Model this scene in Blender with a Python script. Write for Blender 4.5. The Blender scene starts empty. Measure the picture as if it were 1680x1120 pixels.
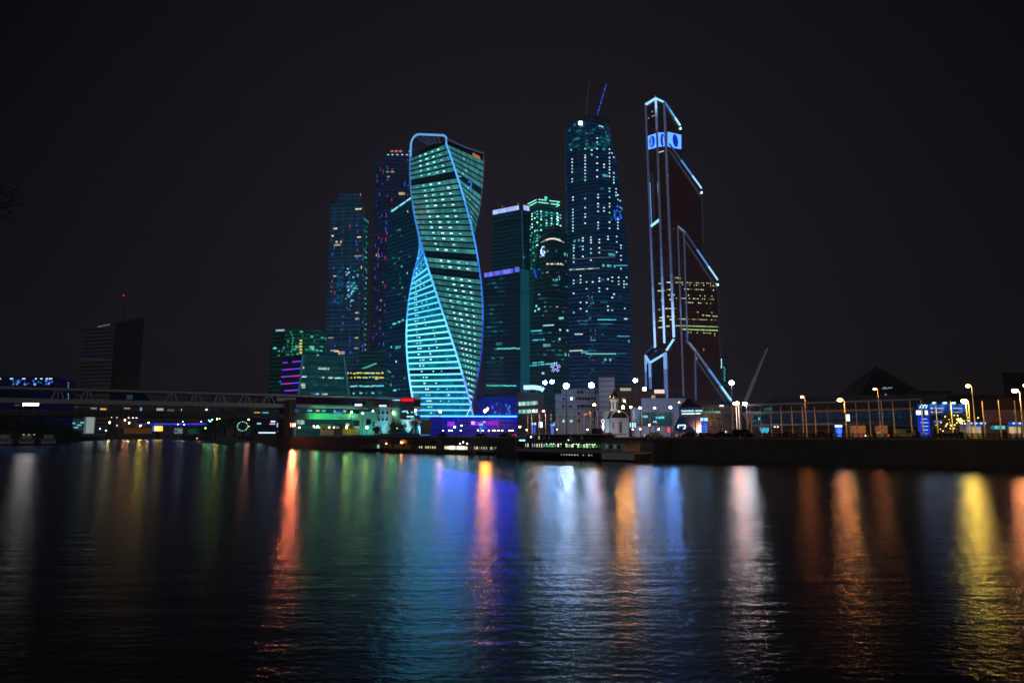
import bpy, math, random
from mathutils import Vector, Matrix
PI = math.pi
S = bpy.context.scene
C = S.collection
rng = random.Random(7)

# ------------------------------------------------------------------ camera
W0, H0, F, EYE, HOR = 1680.0, 1120.0, 1120.0, 6.0, 712.5
TH = math.atan((HOR - 560) / F)
cT, sT = math.cos(TH), math.sin(TH)
cd = bpy.data.cameras.new('camera'); cam = bpy.data.objects.new('camera', cd); C.objects.link(cam)
cam.location = (0, 0, EYE); cam.rotation_euler = (PI/2 + TH, 0, 0)
cd.sensor_width = 36; cd.lens = 24; cd.clip_start = 0.2; cd.clip_end = 20000
S.camera = cam

def ray(px, py):
    u = (px - 840)/F; v = (560 - py)/F
    return Vector((u, cT - v*sT, sT + v*cT))
def at(px, py, Y):
    d = ray(px, py); return Vector((0, 0, EYE)) + d*(Y/d.y)
def zat(py, Y): return at(840, py, Y).z
def gp(px, Y, z=0.0):
    return Vector(((px - 840)/F*(Y*cT + (z - EYE)*sT), Y, z))
def on_plane(A, B, px, py):
    d = ray(px, py); n = Vector((B[1]-A[1], -(B[0]-A[0]), 0)); o = Vector((0, 0, EYE))
    t = ((Vector((A[0], A[1], 0)) - o).dot(n))/d.dot(n)
    return o + d*t

# ------------------------------------------------------------------ colours / materials
def lin(h):
    h = h.lstrip('#'); o = []
    for i in (0, 2, 4):
        c = int(h[i:i+2], 16)/255.0
        o.append(c/12.92 if c <= .04045 else ((c+.055)/1.055)**2.4)
    return tuple(o)
MC = {}
def em(h, s=1.0):
    k = ('e', h, round(s, 4))
    if k in MC: return MC[k]
    m = bpy.data.materials.new('light_%s' % h.strip('#')); m.use_nodes = True
    nt = m.node_tree; nt.nodes.clear()
    e = nt.nodes.new('ShaderNodeEmission'); o = nt.nodes.new('ShaderNodeOutputMaterial')
    e.inputs[0].default_value = (*lin(h), 1); e.inputs[1].default_value = s
    nt.links.new(e.outputs[0], o.inputs[0]); MC[k] = m; return m
def eml(c, s=1.0):
    k = ('l', c, s)
    if k not in MC:
        m = em('ffffff', s).copy(); m.name = 'led_light'; m.node_tree.nodes['Emission'].inputs[0].default_value = (*c, 1); MC[k] = m
    return MC[k]
def pbr(name, h, rough=.7, metal=0.0, var=.25, scale=1.5, bump=0.0, spec=.4):
    k = ('p', name)
    if k in MC: return MC[k]
    m = bpy.data.materials.new(name); m.use_nodes = True; nt = m.node_tree; N = nt.nodes; L = nt.links
    p = N['Principled BSDF']; c = lin(h) if isinstance(h, str) else h
    p.inputs['Roughness'].default_value = rough; p.inputs['Metallic'].default_value = metal
    p.inputs['Specular IOR Level'].default_value = spec
    tc = N.new('ShaderNodeTexCoord'); nz = N.new('ShaderNodeTexNoise'); nz.inputs['Scale'].default_value = scale
    nz.inputs['Detail'].default_value = 5
    L.new(tc.outputs['Object'], nz.inputs['Vector'])
    mx = N.new('ShaderNodeMix'); mx.data_type = 'RGBA'
    mx.inputs[6].default_value = (*[x*(1-var) for x in c], 1); mx.inputs[7].default_value = (*[min(1, x*(1+var)) for x in c], 1)
    L.new(nz.outputs[0], mx.inputs[0]); L.new(mx.outputs[2], p.inputs['Base Color'])
    if bump:
        b = N.new('ShaderNodeBump'); b.inputs['Strength'].default_value = bump; b.inputs['Distance'].default_value = .05
        L.new(nz.outputs[0], b.inputs['Height']); L.new(b.outputs[0], p.inputs['Normal'])
    MC[k] = m; return m

def facade(name, glass, fh=4.0, mw=3.0, band=.3, mull=.08, frame='10161a', dim='0a3a44', dims=.25, var=.8,
           prob=0.0, lit='9ff0e0', lits=.8, rough=.16, grp=3.0):
    """glazed curtain wall in UV metres: floors, spandrels, mullions, lit rooms, faint glow painted in for reflected city light"""
    var *= .5; dims *= .75; prob *= .45; lits *= .7
    m = bpy.data.materials.new(name); m.use_nodes = True; nt = m.node_tree; N = nt.nodes; L = nt.links
    p = N['Principled BSDF']
    uv = N.new('ShaderNodeUVMap'); sp = N.new('ShaderNodeSeparateXYZ'); L.new(uv.outputs[0], sp.inputs[0])
    def mth(op, a, b=None):
        n = N.new('ShaderNodeMath'); n.operation = op
        for i, v in enumerate((a, b)):
            if v is None: continue
            if isinstance(v, (int, float)): n.inputs[i].default_value = v
            else: L.new(v, n.inputs[i])
        return n.outputs[0]
    U = mth('DIVIDE', sp.outputs[0], mw); V = mth('DIVIDE', sp.outputs[1], fh)
    fu = mth('FRACT', U); fv = mth('FRACT', V); iu = mth('FLOOR', U); iv = mth('FLOOR', V)
    win = mth('MULTIPLY', mth('GREATER_THAN', fv, band), mth('GREATER_THAN', fu, mull))
    def wn(a, b, off):
        cb = N.new('ShaderNodeCombineXYZ'); L.new(a, cb.inputs[0]); L.new(b, cb.inputs[1]); cb.inputs[2].default_value = off
        w = N.new('ShaderNodeTexWhiteNoise'); w.noise_dimensions = '3D'; L.new(cb.outputs[0], w.inputs['Vector']); return w.outputs['Value']
    r1 = wn(iu, iv, .3); r2 = wn(mth('FLOOR', mth('DIVIDE', U, grp)), iv, 7.7); r3 = wn(iv, iv, 3.1)
    lo = 1 - var
    br = mth('MULTIPLY', mth('ADD', mth('MULTIPLY', mth('MULTIPLY', r1, r1), var), lo), mth('ADD', mth('MULTIPLY', r3, var), lo))
    br = mth('MULTIPLY', mth('MULTIPLY', br, win), dims)  # faint emission over the panes stands in for city light on the glass
    colm = N.new('ShaderNodeMix'); colm.data_type = 'RGBA'
    g = lin(glass); fr = lin(frame)
    colm.inputs[6].default_value = (*fr, 1); colm.inputs[7].default_value = (*g, 1); L.new(win, colm.inputs[0])
    L.new(colm.outputs[2], p.inputs['Base Color'])
    rg = mth('SUBTRACT', .5, mth('MULTIPLY', win, .5-rough)); L.new(rg, p.inputs['Roughness'])
    p.inputs['Specular IOR Level'].default_value = .5
    e1 = N.new('ShaderNodeMix'); e1.data_type = 'RGBA'
    e1.inputs[6].default_value = (*lin(dim), 1); e1.inputs[7].default_value = (*lin(lit), 1)
    if prob > 0:
        on = mth('MULTIPLY', mth('LESS_THAN', r2, prob), mth('MULTIPLY', win, mth('GREATER_THAN', r1, .35)))
        L.new(on, e1.inputs[0])
        st = mth('ADD', mth('MULTIPLY', mth('MULTIPLY', on, mth('ADD', r1, .2)), lits), br)
    else:
        e1.inputs[0].default_value = 0; st = br
    L.new(e1.outputs[2], p.inputs['Emission Color']); L.new(st, p.inputs['Emission Strength'])
    return m

# ------------------------------------------------------------------ mesh builder
class MB:
    def __init__(s): s.v = []; s.f = []; s.m = []; s.uv = []
    def add(s, vs, fs, mi=0, uvs=None):
        n = len(s.v); s.v += [Vector(x) for x in vs]
        for i, f in enumerate(fs):
            s.f.append([n+j for j in f]); s.m.append(mi); s.uv.append(uvs[i] if uvs else None)
        return s
    def obox(s, c, ax, ay, az, mi=0):
        c = Vector(c); vs = [c + i*ax + j*ay + k*az for k in (-1, 1) for j in (-1, 1) for i in (-1, 1)]
        return s.add(vs, [(0,2,3,1), (4,5,7,6), (0,1,5,4), (2,6,7,3), (0,4,6,2), (1,3,7,5)], mi)
    def box(s, c, sx, sy, sz, rz=0, mi=0):
        a, b = math.cos(rz), math.sin(rz)
        return s.obox(c, Vector((a, b, 0))*sx/2, Vector((-b, a, 0))*sy/2, Vector((0, 0, sz/2)), mi)
    def bar(s, p, q, w, h=None, mi=0, up=(0, 0, 1)):
        p, q = Vector(p), Vector(q); d = q - p; h = w if h is None else h
        if d.length < 1e-6: return s
        t = d.normalized(); u = Vector(up)
        if abs(t.dot(u)) > .98: u = Vector((0, 1, 0))
        x = t.cross(u).normalized(); y = x.cross(t).normalized()
        return s.obox((p+q)/2, d/2, x*w/2, y*h/2, mi)
    def tube(s, pts, rad, n=8, mi=0, cap=True):
        pts = [Vector(p) for p in pts]; rad = [rad]*len(pts) if isinstance(rad, (int, float)) else rad
        vs = []
        for i, p in enumerate(pts):
            t = (pts[min(i+1, len(pts)-1)] - pts[max(i-1, 0)]).normalized()
            u = Vector((0, 0, 1)) if abs(t.z) < .95 else Vector((0, 1, 0))
            x = t.cross(u).normalized(); y = x.cross(t)
            vs += [p + (x*math.cos(2*PI*k/n) + y*math.sin(2*PI*k/n))*rad[i] for k in range(n)]
        fs = [(i*n+k, i*n+(k+1) % n, (i+1)*n+(k+1) % n, (i+1)*n+k) for i in range(len(pts)-1) for k in range(n)]
        if cap: fs += [tuple(range(n-1, -1, -1)), tuple((len(pts)-1)*n + k for k in range(n))]
        return s.add(vs, fs, mi)
    def lathe(s, c, prof, n=16, mi=0):
        c = Vector(c); vs = [c + Vector((r*math.cos(2*PI*k/n), r*math.sin(2*PI*k/n), z)) for r, z in prof for k in range(n)]
        fs = [(i*n+k, i*n+(k+1) % n, (i+1)*n+(k+1) % n, (i+1)*n+k) for i in range(len(prof)-1) for k in range(n)]
        fs += [tuple(range(n-1, -1, -1)), tuple((len(prof)-1)*n+k for k in range(n))]
        return s.add(vs, fs, mi)
    def ball(s, c, r, mi=0, n=8, sq=(1, 1, 1)):
        c = Vector(c); m = max(4, n//2); vs = []; fs = []
        for i in range(m+1):
            a = PI*i/m
            for k in range(n):
                b = 2*PI*k/n; vs.append(c + Vector((r*sq[0]*math.sin(a)*math.cos(b), r*sq[1]*math.sin(a)*math.sin(b), r*sq[2]*math.cos(a))))
        fs = [(i*n+k, (i+1)*n+k, (i+1)*n+(k+1) % n, i*n+(k+1) % n) for i in range(m) for k in range(n)]
        return s.add(vs, fs, mi)
    def prism(s, poly, z0, z1, mi=0):
        n = len(poly); z1 = [z1]*n if isinstance(z1, (int, float)) else z1
        ar = sum(poly[i][0]*poly[(i+1) % n][1] - poly[(i+1) % n][0]*poly[i][1] for i in range(n))
        idx = list(range(n)) if ar > 0 else list(range(n-1, -1, -1))
        vs = [(poly[i][0], poly[i][1], z0) for i in idx] + [(poly[i][0], poly[i][1], z1[i]) for i in idx]
        return s.add(vs, [tuple(range(n-1, -1, -1)), tuple(range(n, 2*n))] + [(i, (i+1) % n, n+(i+1) % n, n+i) for i in range(n)], mi)
    def build(s, name, mat, parent=None, local=False, smooth=False):
        off = Vector((0, 0, 0)) if (parent is None or local) else wloc(parent)
        me = bpy.data.meshes.new(name); me.from_pydata([v - off for v in s.v], [], s.f)
        mats = mat if isinstance(mat, (list, tuple)) else [mat]
        for x in mats: me.materials.append(x)
        me.polygons.foreach_set('material_index', s.m)
        if any(u is not None for u in s.uv):
            ul = me.uv_layers.new(name='UVMap')
            for p, u in zip(me.polygons, s.uv):
                if u:
                    for li, c in zip(p.loop_indices, u): ul.data[li].uv = c
        if smooth: me.polygons.foreach_set('use_smooth', [True]*len(s.f))
        me.update()
        o = bpy.data.objects.new(name, me); C.objects.link(o)
        if parent: o.parent = parent
        return o
def wloc(o):
    p = Vector(o.location)
    while o.parent: o = o.parent; p = p + Vector(o.location)
    return p
def tag(o, label, cat, group=None, kind=None):
    if label: o['label'] = label
    if cat: o['category'] = cat
    if group: o['group'] = group
    if kind: o['kind'] = kind
    return o
def thing(name, label, cat, loc=(0, 0, 0), rz=0, group=None):
    o = bpy.data.objects.new(name, None); C.objects.link(o); o.location = loc; o.rotation_euler = (0, 0, rz)
    o.empty_display_size = .5
    return tag(o, label, cat, group)
def dup(root, loc, rz=0, label=None, scale=None):
    r = root.copy(); C.objects.link(r); r.location = loc; r.rotation_euler = (0, 0, rz)
    if label: r['label'] = label
    if scale: r.scale = scale
    for ch in list(root.children):
        c = ch.copy(); C.objects.link(c); c.parent = r
        for g in list(ch.children):
            d = g.copy(); C.objects.link(d); d.parent = c
    return r
UB = {}
def unit(mat, name):
    k = (mat.name, name)
    if k not in UB:
        mb = MB().box((0, 0, 0), 1, 1, 1); o = mb.build(name, mat); UB[k] = o.data; bpy.data.objects.remove(o)
    return UB[k]

# ------------------------------------------------------------------ buildings
class Bld:
    """a building: Empty + curtain_wall / roof parts, lit windows gathered and finished at the end"""
    all = []
    def __init__(s, name, label, cat, loc):
        s.root = thing(name, label, cat, loc); s.faces = []; s.wins = []; Bld.all.append(s)
    def walls(s, corners, z0, mat, roofmat, name='curtain_wall', base=None, extra_roof=True):
        """corners: closed CCW list of (x,y,ztop); base: optional list of base (x,y)"""
        n = len(corners); mb = MB(); u = 0; base = base or [(c[0], c[1]) for c in corners]
        fi = len(s.faces)
        for i in range(n):
            a, b = corners[i], corners[(i+1) % n]; p, q = base[i], base[(i+1) % n]
            w = math.hypot(b[0]-a[0], b[1]-a[1])
            mb.add([(p[0], p[1], z0), (q[0], q[1], z0), (b[0], b[1], b[2]), (a[0], a[1], a[2])], [(0, 1, 2, 3)], 0,
                   [[(u, 0), (u+w, 0), (u+w, b[2]-z0), (u, a[2]-z0)]])
            s.faces.append((Vector(a[:2]), Vector(b[:2]))); u += math.ceil(w/3+1)*3
        mb.build(name, mat, s.root)
        if extra_roof:
            r = MB(); r.add([c for c in corners], [tuple(range(n))]); r.build('roof', roofmat, s.root)
        return fi
    def put(s, p, rz, w, h, mat, d=.3, tiltm=None):
        s.wins.append((Vector(p), rz, w, h, mat, d))
    def win(s, fi, px, py, w, h, mat):
        A, B = s.faces[fi]; p = on_plane(A, B, px, py); d = B - A
        s.put(p, math.atan2(d.y, d.x), w, h, mat)
    def rand(s, fi, n, x0, x1, y0, y1, mats, ws=(1.5, 3.5), h=1.5, fh=4.0):
        A, B = s.faces[fi]; d = B - A
        for _ in range(int(n*.6)):
            p = on_plane(A, B, rng.uniform(x0, x1), rng.uniform(y0, y1))
            p.z = round(p.z/fh)*fh + 1.2
            s.put(p, math.atan2(d.y, d.x), rng.uniform(*ws), h*rng.uniform(.8, 1.1), rng.choice(mats))
    def finish(s, cap=90):
        ws = sorted(s.wins, key=lambda t: -t[2]*t[3]); base = wloc(s.root)
        for p, rz, w, h, mat, d in ws[:cap]:
            o = bpy.data.objects.new('lit_window', unit(mat, 'lit_window')); C.objects.link(o); o.parent = s.root
            o.location = p - base; o.rotation_euler = (0, 0, rz); o.scale = (w, d, h)
        if ws[cap:]:
            mats = list({t[4].name: t[4] for t in ws[cap:]}.values()); ix = {m.name: i for i, m in enumerate(mats)}
            mb = MB()
            for p, rz, w, h, mat, d in ws[cap:]: mb.box(p, w, d, h, rz, ix[mat.name])
            tag(mb.build('small_lit_windows', mats, s.root), None, None, None, 'stuff')

class Loft(Bld):
    """tower with a convex curved front; secs = (py, pxL, pxR) from bottom to top"""
    def __init__(s, name, label, cat, Y0, bulge, secs, z0, mat, roofmat, depth=30, n=10, roof=True):
        secs = sorted(secs, key=lambda t: -t[0])
        s.Y0, s.b = Y0, bulge
        s.sec = [(zat(py, Y0), at(l, py, Y0).x, at(r, py, Y0).x) for py, l, r in secs]
        z, l, r = s.sec[0]; s.sec.insert(0, (z0, l, r)) if z > z0 else None
        super().__init__(name, label, cat, ((s.sec[0][1]+s.sec[0][2])/2, Y0, z0))
        mb = MB(); rings = []
        for z, l, r in s.sec:
            ring = []
            for k in range(n+1):
                t = -1 + 2*k/n; ring.append(Vector(((l+r)/2 + t*(r-l)/2, Y0 - bulge*(1-t*t), z)))
            ring += [Vector((r, Y0+depth, z)), Vector((l, Y0+depth, z))]; rings.append(ring)
        us = [0]
        mid = rings[0]
        for k in range(1, len(mid)): us.append(us[-1] + (mid[k]-mid[k-1]).length)
        us.append(us[-1] + (mid[0]-mid[-1]).length)
        m = len(mid)
        for i in range(len(rings)-1):
            for k in range(m):
                k2 = (k+1) % m; a, b = rings[i], rings[i+1]
                mb.add([a[k], a[k2], b[k2], b[k]], [(0, 1, 2, 3)], 0,
                       [[(us[k], a[k].z-z0), (us[k+1], a[k].z-z0), (us[k+1], b[k].z-z0), (us[k], b[k].z-z0)]])
        mb.build('curtain_wall', mat, s.root)
        if roof: MB().add(rings[-1], [tuple(range(m))]).build('roof', roofmat, s.root)
        s.rings = rings
    def interp(s, z):
        q = s.sec
        for i in range(len(q)-1):
            if q[i][0] <= z <= q[i+1][0]:
                t = (z-q[i][0])/max(1e-6, q[i+1][0]-q[i][0]); return (q[i][1]+(q[i+1][1]-q[i][1])*t, q[i][2]+(q[i+1][2]-q[i][2])*t)
        e = q[0] if z < q[0][0] else q[-1]; return e[1], e[2]
    def surf(s, px, py):
        Y = s.Y0 - s.b
        for _ in range(8):
            p = at(px, py, Y); l, r = s.interp(p.z); t = max(-1, min(1, 2*(p.x-l)/(r-l)-1)); Y = s.Y0 - s.b*(1-t*t)
        p = at(px, py, Y); return p, math.atan2(s.b*2*t/((r-l)/2), 1)
    def lw(s, px, py, w, h, mat):
        p, rz = s.surf(px, py); s.put(p, rz, w, h, mat)
    def rnd(s, n, x0, x1, y0, y1, mats, ws=(1.2, 3), h=1.4, fh=4.0):
        for _ in range(int(n*.6)):
            p, rz = s.surf(rng.uniform(x0, x1), rng.uniform(y0, y1)); p.z = round(p.z/fh)*fh + 1.2
            s.put(p, rz, rng.uniform(*ws), h*rng.uniform(.8, 1.1), rng.choice(mats))

# ------------------------------------------------------------------ common materials
M_ROOF = pbr('roof_felt', '1d1f22', .9)
M_CONC = pbr('concrete', '6a6863', .85, var=.2, scale=.4)
M_DCONC = pbr('dark_concrete', '3a3836', .9, var=.3, scale=.3)
M_STEEL = pbr('painted_steel', '8b8f94', .5, .3, var=.1)
M_DSTEEL = pbr('dark_steel', '23262a', .55, .4, var=.15)
M_WHITE = pbr('white_paint', 'c9c9c6', .55, var=.06)
M_GLASSD = pbr('dark_glass', '0a0f13', .08, var=.1, spec=.6)
M_GOLD = pbr('gilded_metal', 'd9a032', .25, 1.0, var=.1)
M_BROWN = pbr('brown_wood', '4a3324', .7, var=.3, scale=3)
M_RUBBER = pbr('rubber', '101010', .8)
M_POLE = pbr('pole_paint', 'b9b4aa', .45, .2, var=.1)
E_TEAL = em('58dcec', 1.0); E_CYAN = em('8fe6ff', 1.1); E_WARM = em('ffe9b0', 1.0); E_WHITE = em('f2f6ff', 1.2)
E_GREEN = em('58d8a0', .8); E_DTEAL = em('1b8496', .75); E_BLUE = em('2a55ff', 1.0); E_MAG = em('b030ff', .9)
E_RED = em('ff2030', 1.2); E_YEL = em('f6e060', .9); E_GREY = em('b9b6a6', .6); E_DBLUE = em('1466c8', .6); E_VIO = em('5a35f0', .8)
# ================================================================== TOWERS
GZ = 5.2
def cn(px, py, Y):
    p = at(px, py, Y); return (p.x, p.y, p.z)
def backed(pts, depth, shrink=.03):
    """front corners (left to right) + two back corners along the sight lines"""
    out = [cn(*p) for p in pts]
    cx = sum(p[0] for p in out)/len(out)
    bk = []
    for p, sgn in ((out[-1], -1), (out[0], 1)):
        k = 1 + depth/p[1]; x = p[0]*k
        x += (cx*k - x)*shrink; bk.append((x, p[1]*k, p[2]))
    return out + bk
def block(B, pts, depth, z0, mat, roof=None, name='curtain_wall'):
    return B.walls(backed(pts, depth), z0, mat, roof or M_ROOF, name)
def mk(name, label, cat, px, Y): 
    p = gp(px, Y, GZ); return Bld(name, label, cat, p)
def fbar(B, fi, p1, p2, w, mat, name, out=.5, h=None):
    A, Bq = B.faces[fi]; d = (Bq-A).normalized(); n = Vector((d.y, -d.x, 0))
    a = on_plane(A, Bq, *p1) + n*out; b = on_plane(A, Bq, *p2) + n*out
    return MB().bar(a, b, w, h).build(name, mat, B.root)

# ---------------------------------------------------------------- twisted tower
def evolution():
    px0, Y0, R = 727.5, 582.0, 32.4
    c = gp(px0, Y0, GZ); root = thing('twisted_tower', 'tall twisted glass tower outlined by glowing blue edge strips', 'skyscraper', c)
    glassA = facade('twist_glass_cyan', '06222c', 5.0, 2.6, .12, .06, '0a2a36', '0aa0b4', .95, 1.1, 0, '8ff8f0', .55, .12)
    glassB = facade('twist_glass_green', '05201f', 5.0, 2.6, .16, .06, '06181a', '4eb0b4', 1.2, 1.0, 0, '9cf5dc', .4, .12)
    darkg = facade('twist_glass_dark', '041014', 5.0, 2.6, .3, .1, '050c0f', '0a4a55', .3, .8, 0, rough=.12)
    NF = 50; zb, zt = GZ + 1, zat(236, 550)
    a0, tw = math.radians(-118), math.radians(-148)
    # corner angles at base: E2=-118 (front-left), E1=-28, E3=62, E4=152
    def cor(k, f): 
        a = a0 + k*PI/2 + tw*f; return Vector((c.x + R*math.cos(a), c.y + R*math.sin(a), 0))
    def P(k, f, out=0.0):
        a = a0 + k*PI/2 + tw*f; r = R + out
        return Vector((c.x + r*math.cos(a), c.y + r*math.sin(a), zb + (zt-zb)*f))
    mats = [glassA, glassB, darkg]; fh = (zt-zb)/NF
    dark = {44, 30, 27}
    names = ['cyan', 'green', 'green', 'green']
    for face in range(4):
        mb = MB()
        for i in range(NF):
            f0, f1 = i/NF, (i+1)/NF
            mi = 2 if (i in dark if face else i == 10) else (0 if face == 0 else 1)
            nseg = 4
            for s in range(nseg):
                t0, t1 = s/nseg, (s+1)/nseg
                a, b = P(face, f0).lerp(P(face+1, f0), t0), P(face, f0).lerp(P(face+1, f0), t1)
                d, e = P(face, f1).lerp(P(face+1, f1), t0), P(face, f1).lerp(P(face+1, f1), t1)
                w = R*1.414
                mb.add([a, b, e, d], [(0, 1, 2, 3)], mi, [[(face*60+w*t0, i*5), (face*60+w*t1, i*5), (face*60+w*t1, i*5+5), (face*60+w*t0, i*5+5)]])
        mb.build('curtain_wall', mats, root)
    # lit ribs of the front face (0): E2 -> E1, visible below f ~ .72
    lr = [eml((.28, 1.1, 3.2)), eml((.32, 1.6, 2.9)), eml((.14, 1.0, 2.2)), eml((.03, .34, 1.0))]
    for i in range(0, int(NF*.76)):
        f = i/NF; a, b = P(0, f, .45), P(1, f, .45)
        MB().bar(a, b, .9, 1.15).build('lit_rib', lr[0 if f < .16 else 1 if f < .4 else 2 if f < .58 else 3], root)
    # dark ribs of the other faces
    dr = pbr('dark_rib', '081418', .5)
    mb = MB()
    for face in (1, 2):
        for i in range(NF+1):
            f = i/NF; mb.bar(P(face, f, .3), P(face+1, f, .3), .7, 1.15)
    mb.build('floor_edging', dr, root)
    dimr = em('4a5a78', .35)
    for i in range(int(NF*.78), NF): 
        f = i/NF; MB().bar(P(2, f, .6), P(3, f, .6), .5, .5).build('pale_rib', dimr, root)
    # corner strips
    tones = {0: [('6cccff', 2.2), ('5cc4ff', 2.0), ('3fa4f4', 1.4), ('2a7ae0', .9), ('2a6ed0', .6)],
             1: [('5c88ff', 1.8), ('5cbcff', 2.0), ('4cb4ff', 1.7), ('3a8eea', 1.0), ('4a88d8', .7)],
             2: [('2a3cc0', .6), ('2f50e0', .9), ('2f74e8', 1.2), ('3a90f4', 1.4), ('4aa4ff', 1.5)],
             3: [('39507a', .2)]*4 + [('7f8ab0', .32)]}
    edge_w = .9
    for k in range(4):
        for g in range(5):
            pts = [P(k, (g*10+j)/NF, .2) for j in range(11)]
            h, s = tones[k][g]
            MB().tube(pts, .8 if k < 3 else .55, 6).build('edge_strip', em(h, s), root)
    # spots of ceiling lights
    spotm = [em('90fff0', 2.0), em('6ff0e0', 1.5), em('c0fff8', 2.2)]
    amber = em('ffb060', .9)
    ws = []
    def spot(face, f, t, w, h, m):
        p = P(face, f, 0).lerp(P(face+1, f, 0), t); q = P(face, f, 0) - P(face+1, f, 0)
        n = Vector((-q.y, q.x, 0)).normalized()
        mid = Vector((c.x, c.y, 0)); 
        if (p - mid).xy.dot(n.xy) < 0: n = -n
        p = p + n*.25; p.z += 2.6
        ws.append((p, math.atan2(q.y, q.x), w, h, m))
    r = random.Random(3)
    for i in range(2, NF):
        f = i/NF
        if i in dark: continue
        for t in (.26, .42, .59, .76, .9):                       # right-hand green face
            if t == .9 and (f > .78 or r.random() < .3): continue
            if r.random() < .93: spot(1, f, t + r.uniform(-.01, .01), 2.4 if .3 < t < .8 else 1.7, .95, r.choice(spotm[:2] if t > .8 else spotm))
        if f < .7:
            for t, pr in ((.24, .95), (.3, .85), (.47, .45), (.63, .5), (.8, .75)):
                if r.random() < pr: spot(0, f, t + r.uniform(-.015, .015), r.uniform(.9, 1.7), .7, r.choice(spotm))
        if f > .72:
            for t in (.25, .4):
                if r.random() < .5: spot(2, f, t, 1.4, .7, spotm[1])
        if .3 < f < .8 and r.random() < .5: spot(1, f, r.uniform(.93, .98), 1.2, 1.4, r.choice([amber, em('7a6a58', .6), spotm[1]]))
        if f < .25: spot(0, f, .93 + r.uniform(-.04, .03), .9, 1.6, spotm[0])
    for p, rz, w, h, m in ws[:100]:
        o = bpy.data.objects.new('ceiling_light', unit(m, 'ceiling_light')); C.objects.link(o); o.parent = root
        o.location = p - c; o.rotation_euler = (0, 0, rz); o.scale = (w, .3, h)
    ms = list({w[4].name: w[4] for w in ws}.values()); ix = {m.name: i for i, m in enumerate(ms)}
    mb = MB()
    for p, rz, w, h, m in ws[100:]: mb.box(p, w, .3, h, rz, ix[m.name])
    tag(mb.build('small_ceiling_lights', ms, root), None, None, None, 'stuff')
    # diagonal lit stair near the foot
    mb = MB()
    for j in range(7):
        f0 = .004 + j*.012; t0 = .66 + j*.045
        a = P(0, f0, .8).lerp(P(1, f0, .8), t0); b = P(0, f0+.012, .8).lerp(P(1, f0+.012, .8), t0+.045)
        mb.bar(a, b, .6, .6)
    mb.build('lit_stair', em('c8eaff', 1.2), root)
    # crown: recessed roof, arch of the tall side, lower rim on the far right
    n = 12; top = [P(k, 1) for k in range(4)]
    MB().add([v + Vector((0, 0, .2)) for v in top], [(0, 1, 2, 3)]).build('roof', M_ROOF, root)
    ctr = Vector((c.x, c.y, zt))
    ins = [ctr.lerp(v, .86) for v in top]
    # curved dark plant house
    mb = MB(); ring = []
    e1, e3 = ins[1], ins[2]; back = ins[0]-ins[1]
    for j in range(n+1):
        t = j/n; p = e1.lerp(e3, t); ring.append((p, zt + 1 + 5.5*math.sin(PI*min(1, t*1.25)*.8)))
    for j in range(n):
        (p, z), (q, y) = ring[j], ring[j+1]
        mb.add([(p.x, p.y, zt), (q.x, q.y, zt), (q.x, q.y, y), (p.x, p.y, z), (p.x+back.x, p.y+back.y, z), (q.x+back.x, q.y+back.y, y)], [(0, 1, 2, 3), (3, 2, 5, 4)])
    mb.build('plant_house', pbr('plant_house', '0c1a20', .6), root)
    E1, E3, E4 = top[1], top[2], top[3]; up = zat(220.5, E1.y) - zt; up3 = zat(220.5, E3.y) - zt
    arch = [E1]
    for j in range(7):
        a = PI/2*j/6; rr = up*.5
        d = (E3-E1).normalized()
        s_ = rr*(1-math.cos(a))/(E3-E1).length; arch.append(E1 + d*rr*(1-math.cos(a)) + Vector((0, 0, (up + (up3-up)*s_) - rr + rr*math.sin(a))))
    d = (E3-E1).normalized(); L3 = E3 - d*3
    arch += [L3 + Vector((0, 0, up3)), E3 + Vector((0, 0, up3-3)), E3]
    MB().tube(arch, .95, 6).build('crown_arch', em('62acf2', 1.0), root)
    low = E4 + Vector((0, 0, 6)); hi = E3 + Vector((0, 0, up3-4))
    MB().tube([hi, hi.lerp(low, .5) + Vector((0, 0, -1)), low, E4], .8, 6).build('crown_rim', em('6a76a0', .28), root)
    mb = MB(); mb.add([E3 + Vector((0, 0, 2)), E4 + Vector((0, 0, .5)), low - Vector((0, 0, .6)), hi - Vector((0, 0, .6))], [(0, 1, 2, 3)])
    mb.build('crown_screen', pbr('crown_screen', '2a3040', .5), root)
    p, q = E3.lerp(E4, .7) + Vector((0, -.8, .6)), E3.lerp(E4, .9) + Vector((0, -.8, .0))
    MB().bar(p, q, .6, 2.6).build('lit_window', em('e08a48', .6), root)
    for t in (.12, .3, .45, .6, .75):
        p = E1.lerp(E3, t) + Vector((0, 0, up + (up3-up)*t - 1)); MB().bar(p, ctr.lerp(p, .55) + Vector((0, 0, 0)), .35).build('crown_strut', em('6aa0e8', .25), root)
    p = P(2, .885, .9).lerp(P(3, .885, .9), .45)
    mb = MB()
    for j in range(7):
        a = 2*PI*j/7; b = 2*PI*(j+1)/7
        mb.bar(p + Vector((2.2*math.cos(a), 0, 2.6*math.sin(a))), p + Vector((2.2*math.cos(b), 0, 2.6*math.sin(b))), .8)
    mb.bar(p + Vector((-2, 0, -2)), p + Vector((2.4, 0, -2.6)), .8)
    mb.build('emblem', em('3f7dff', 1.0), root)
evolution()

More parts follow.
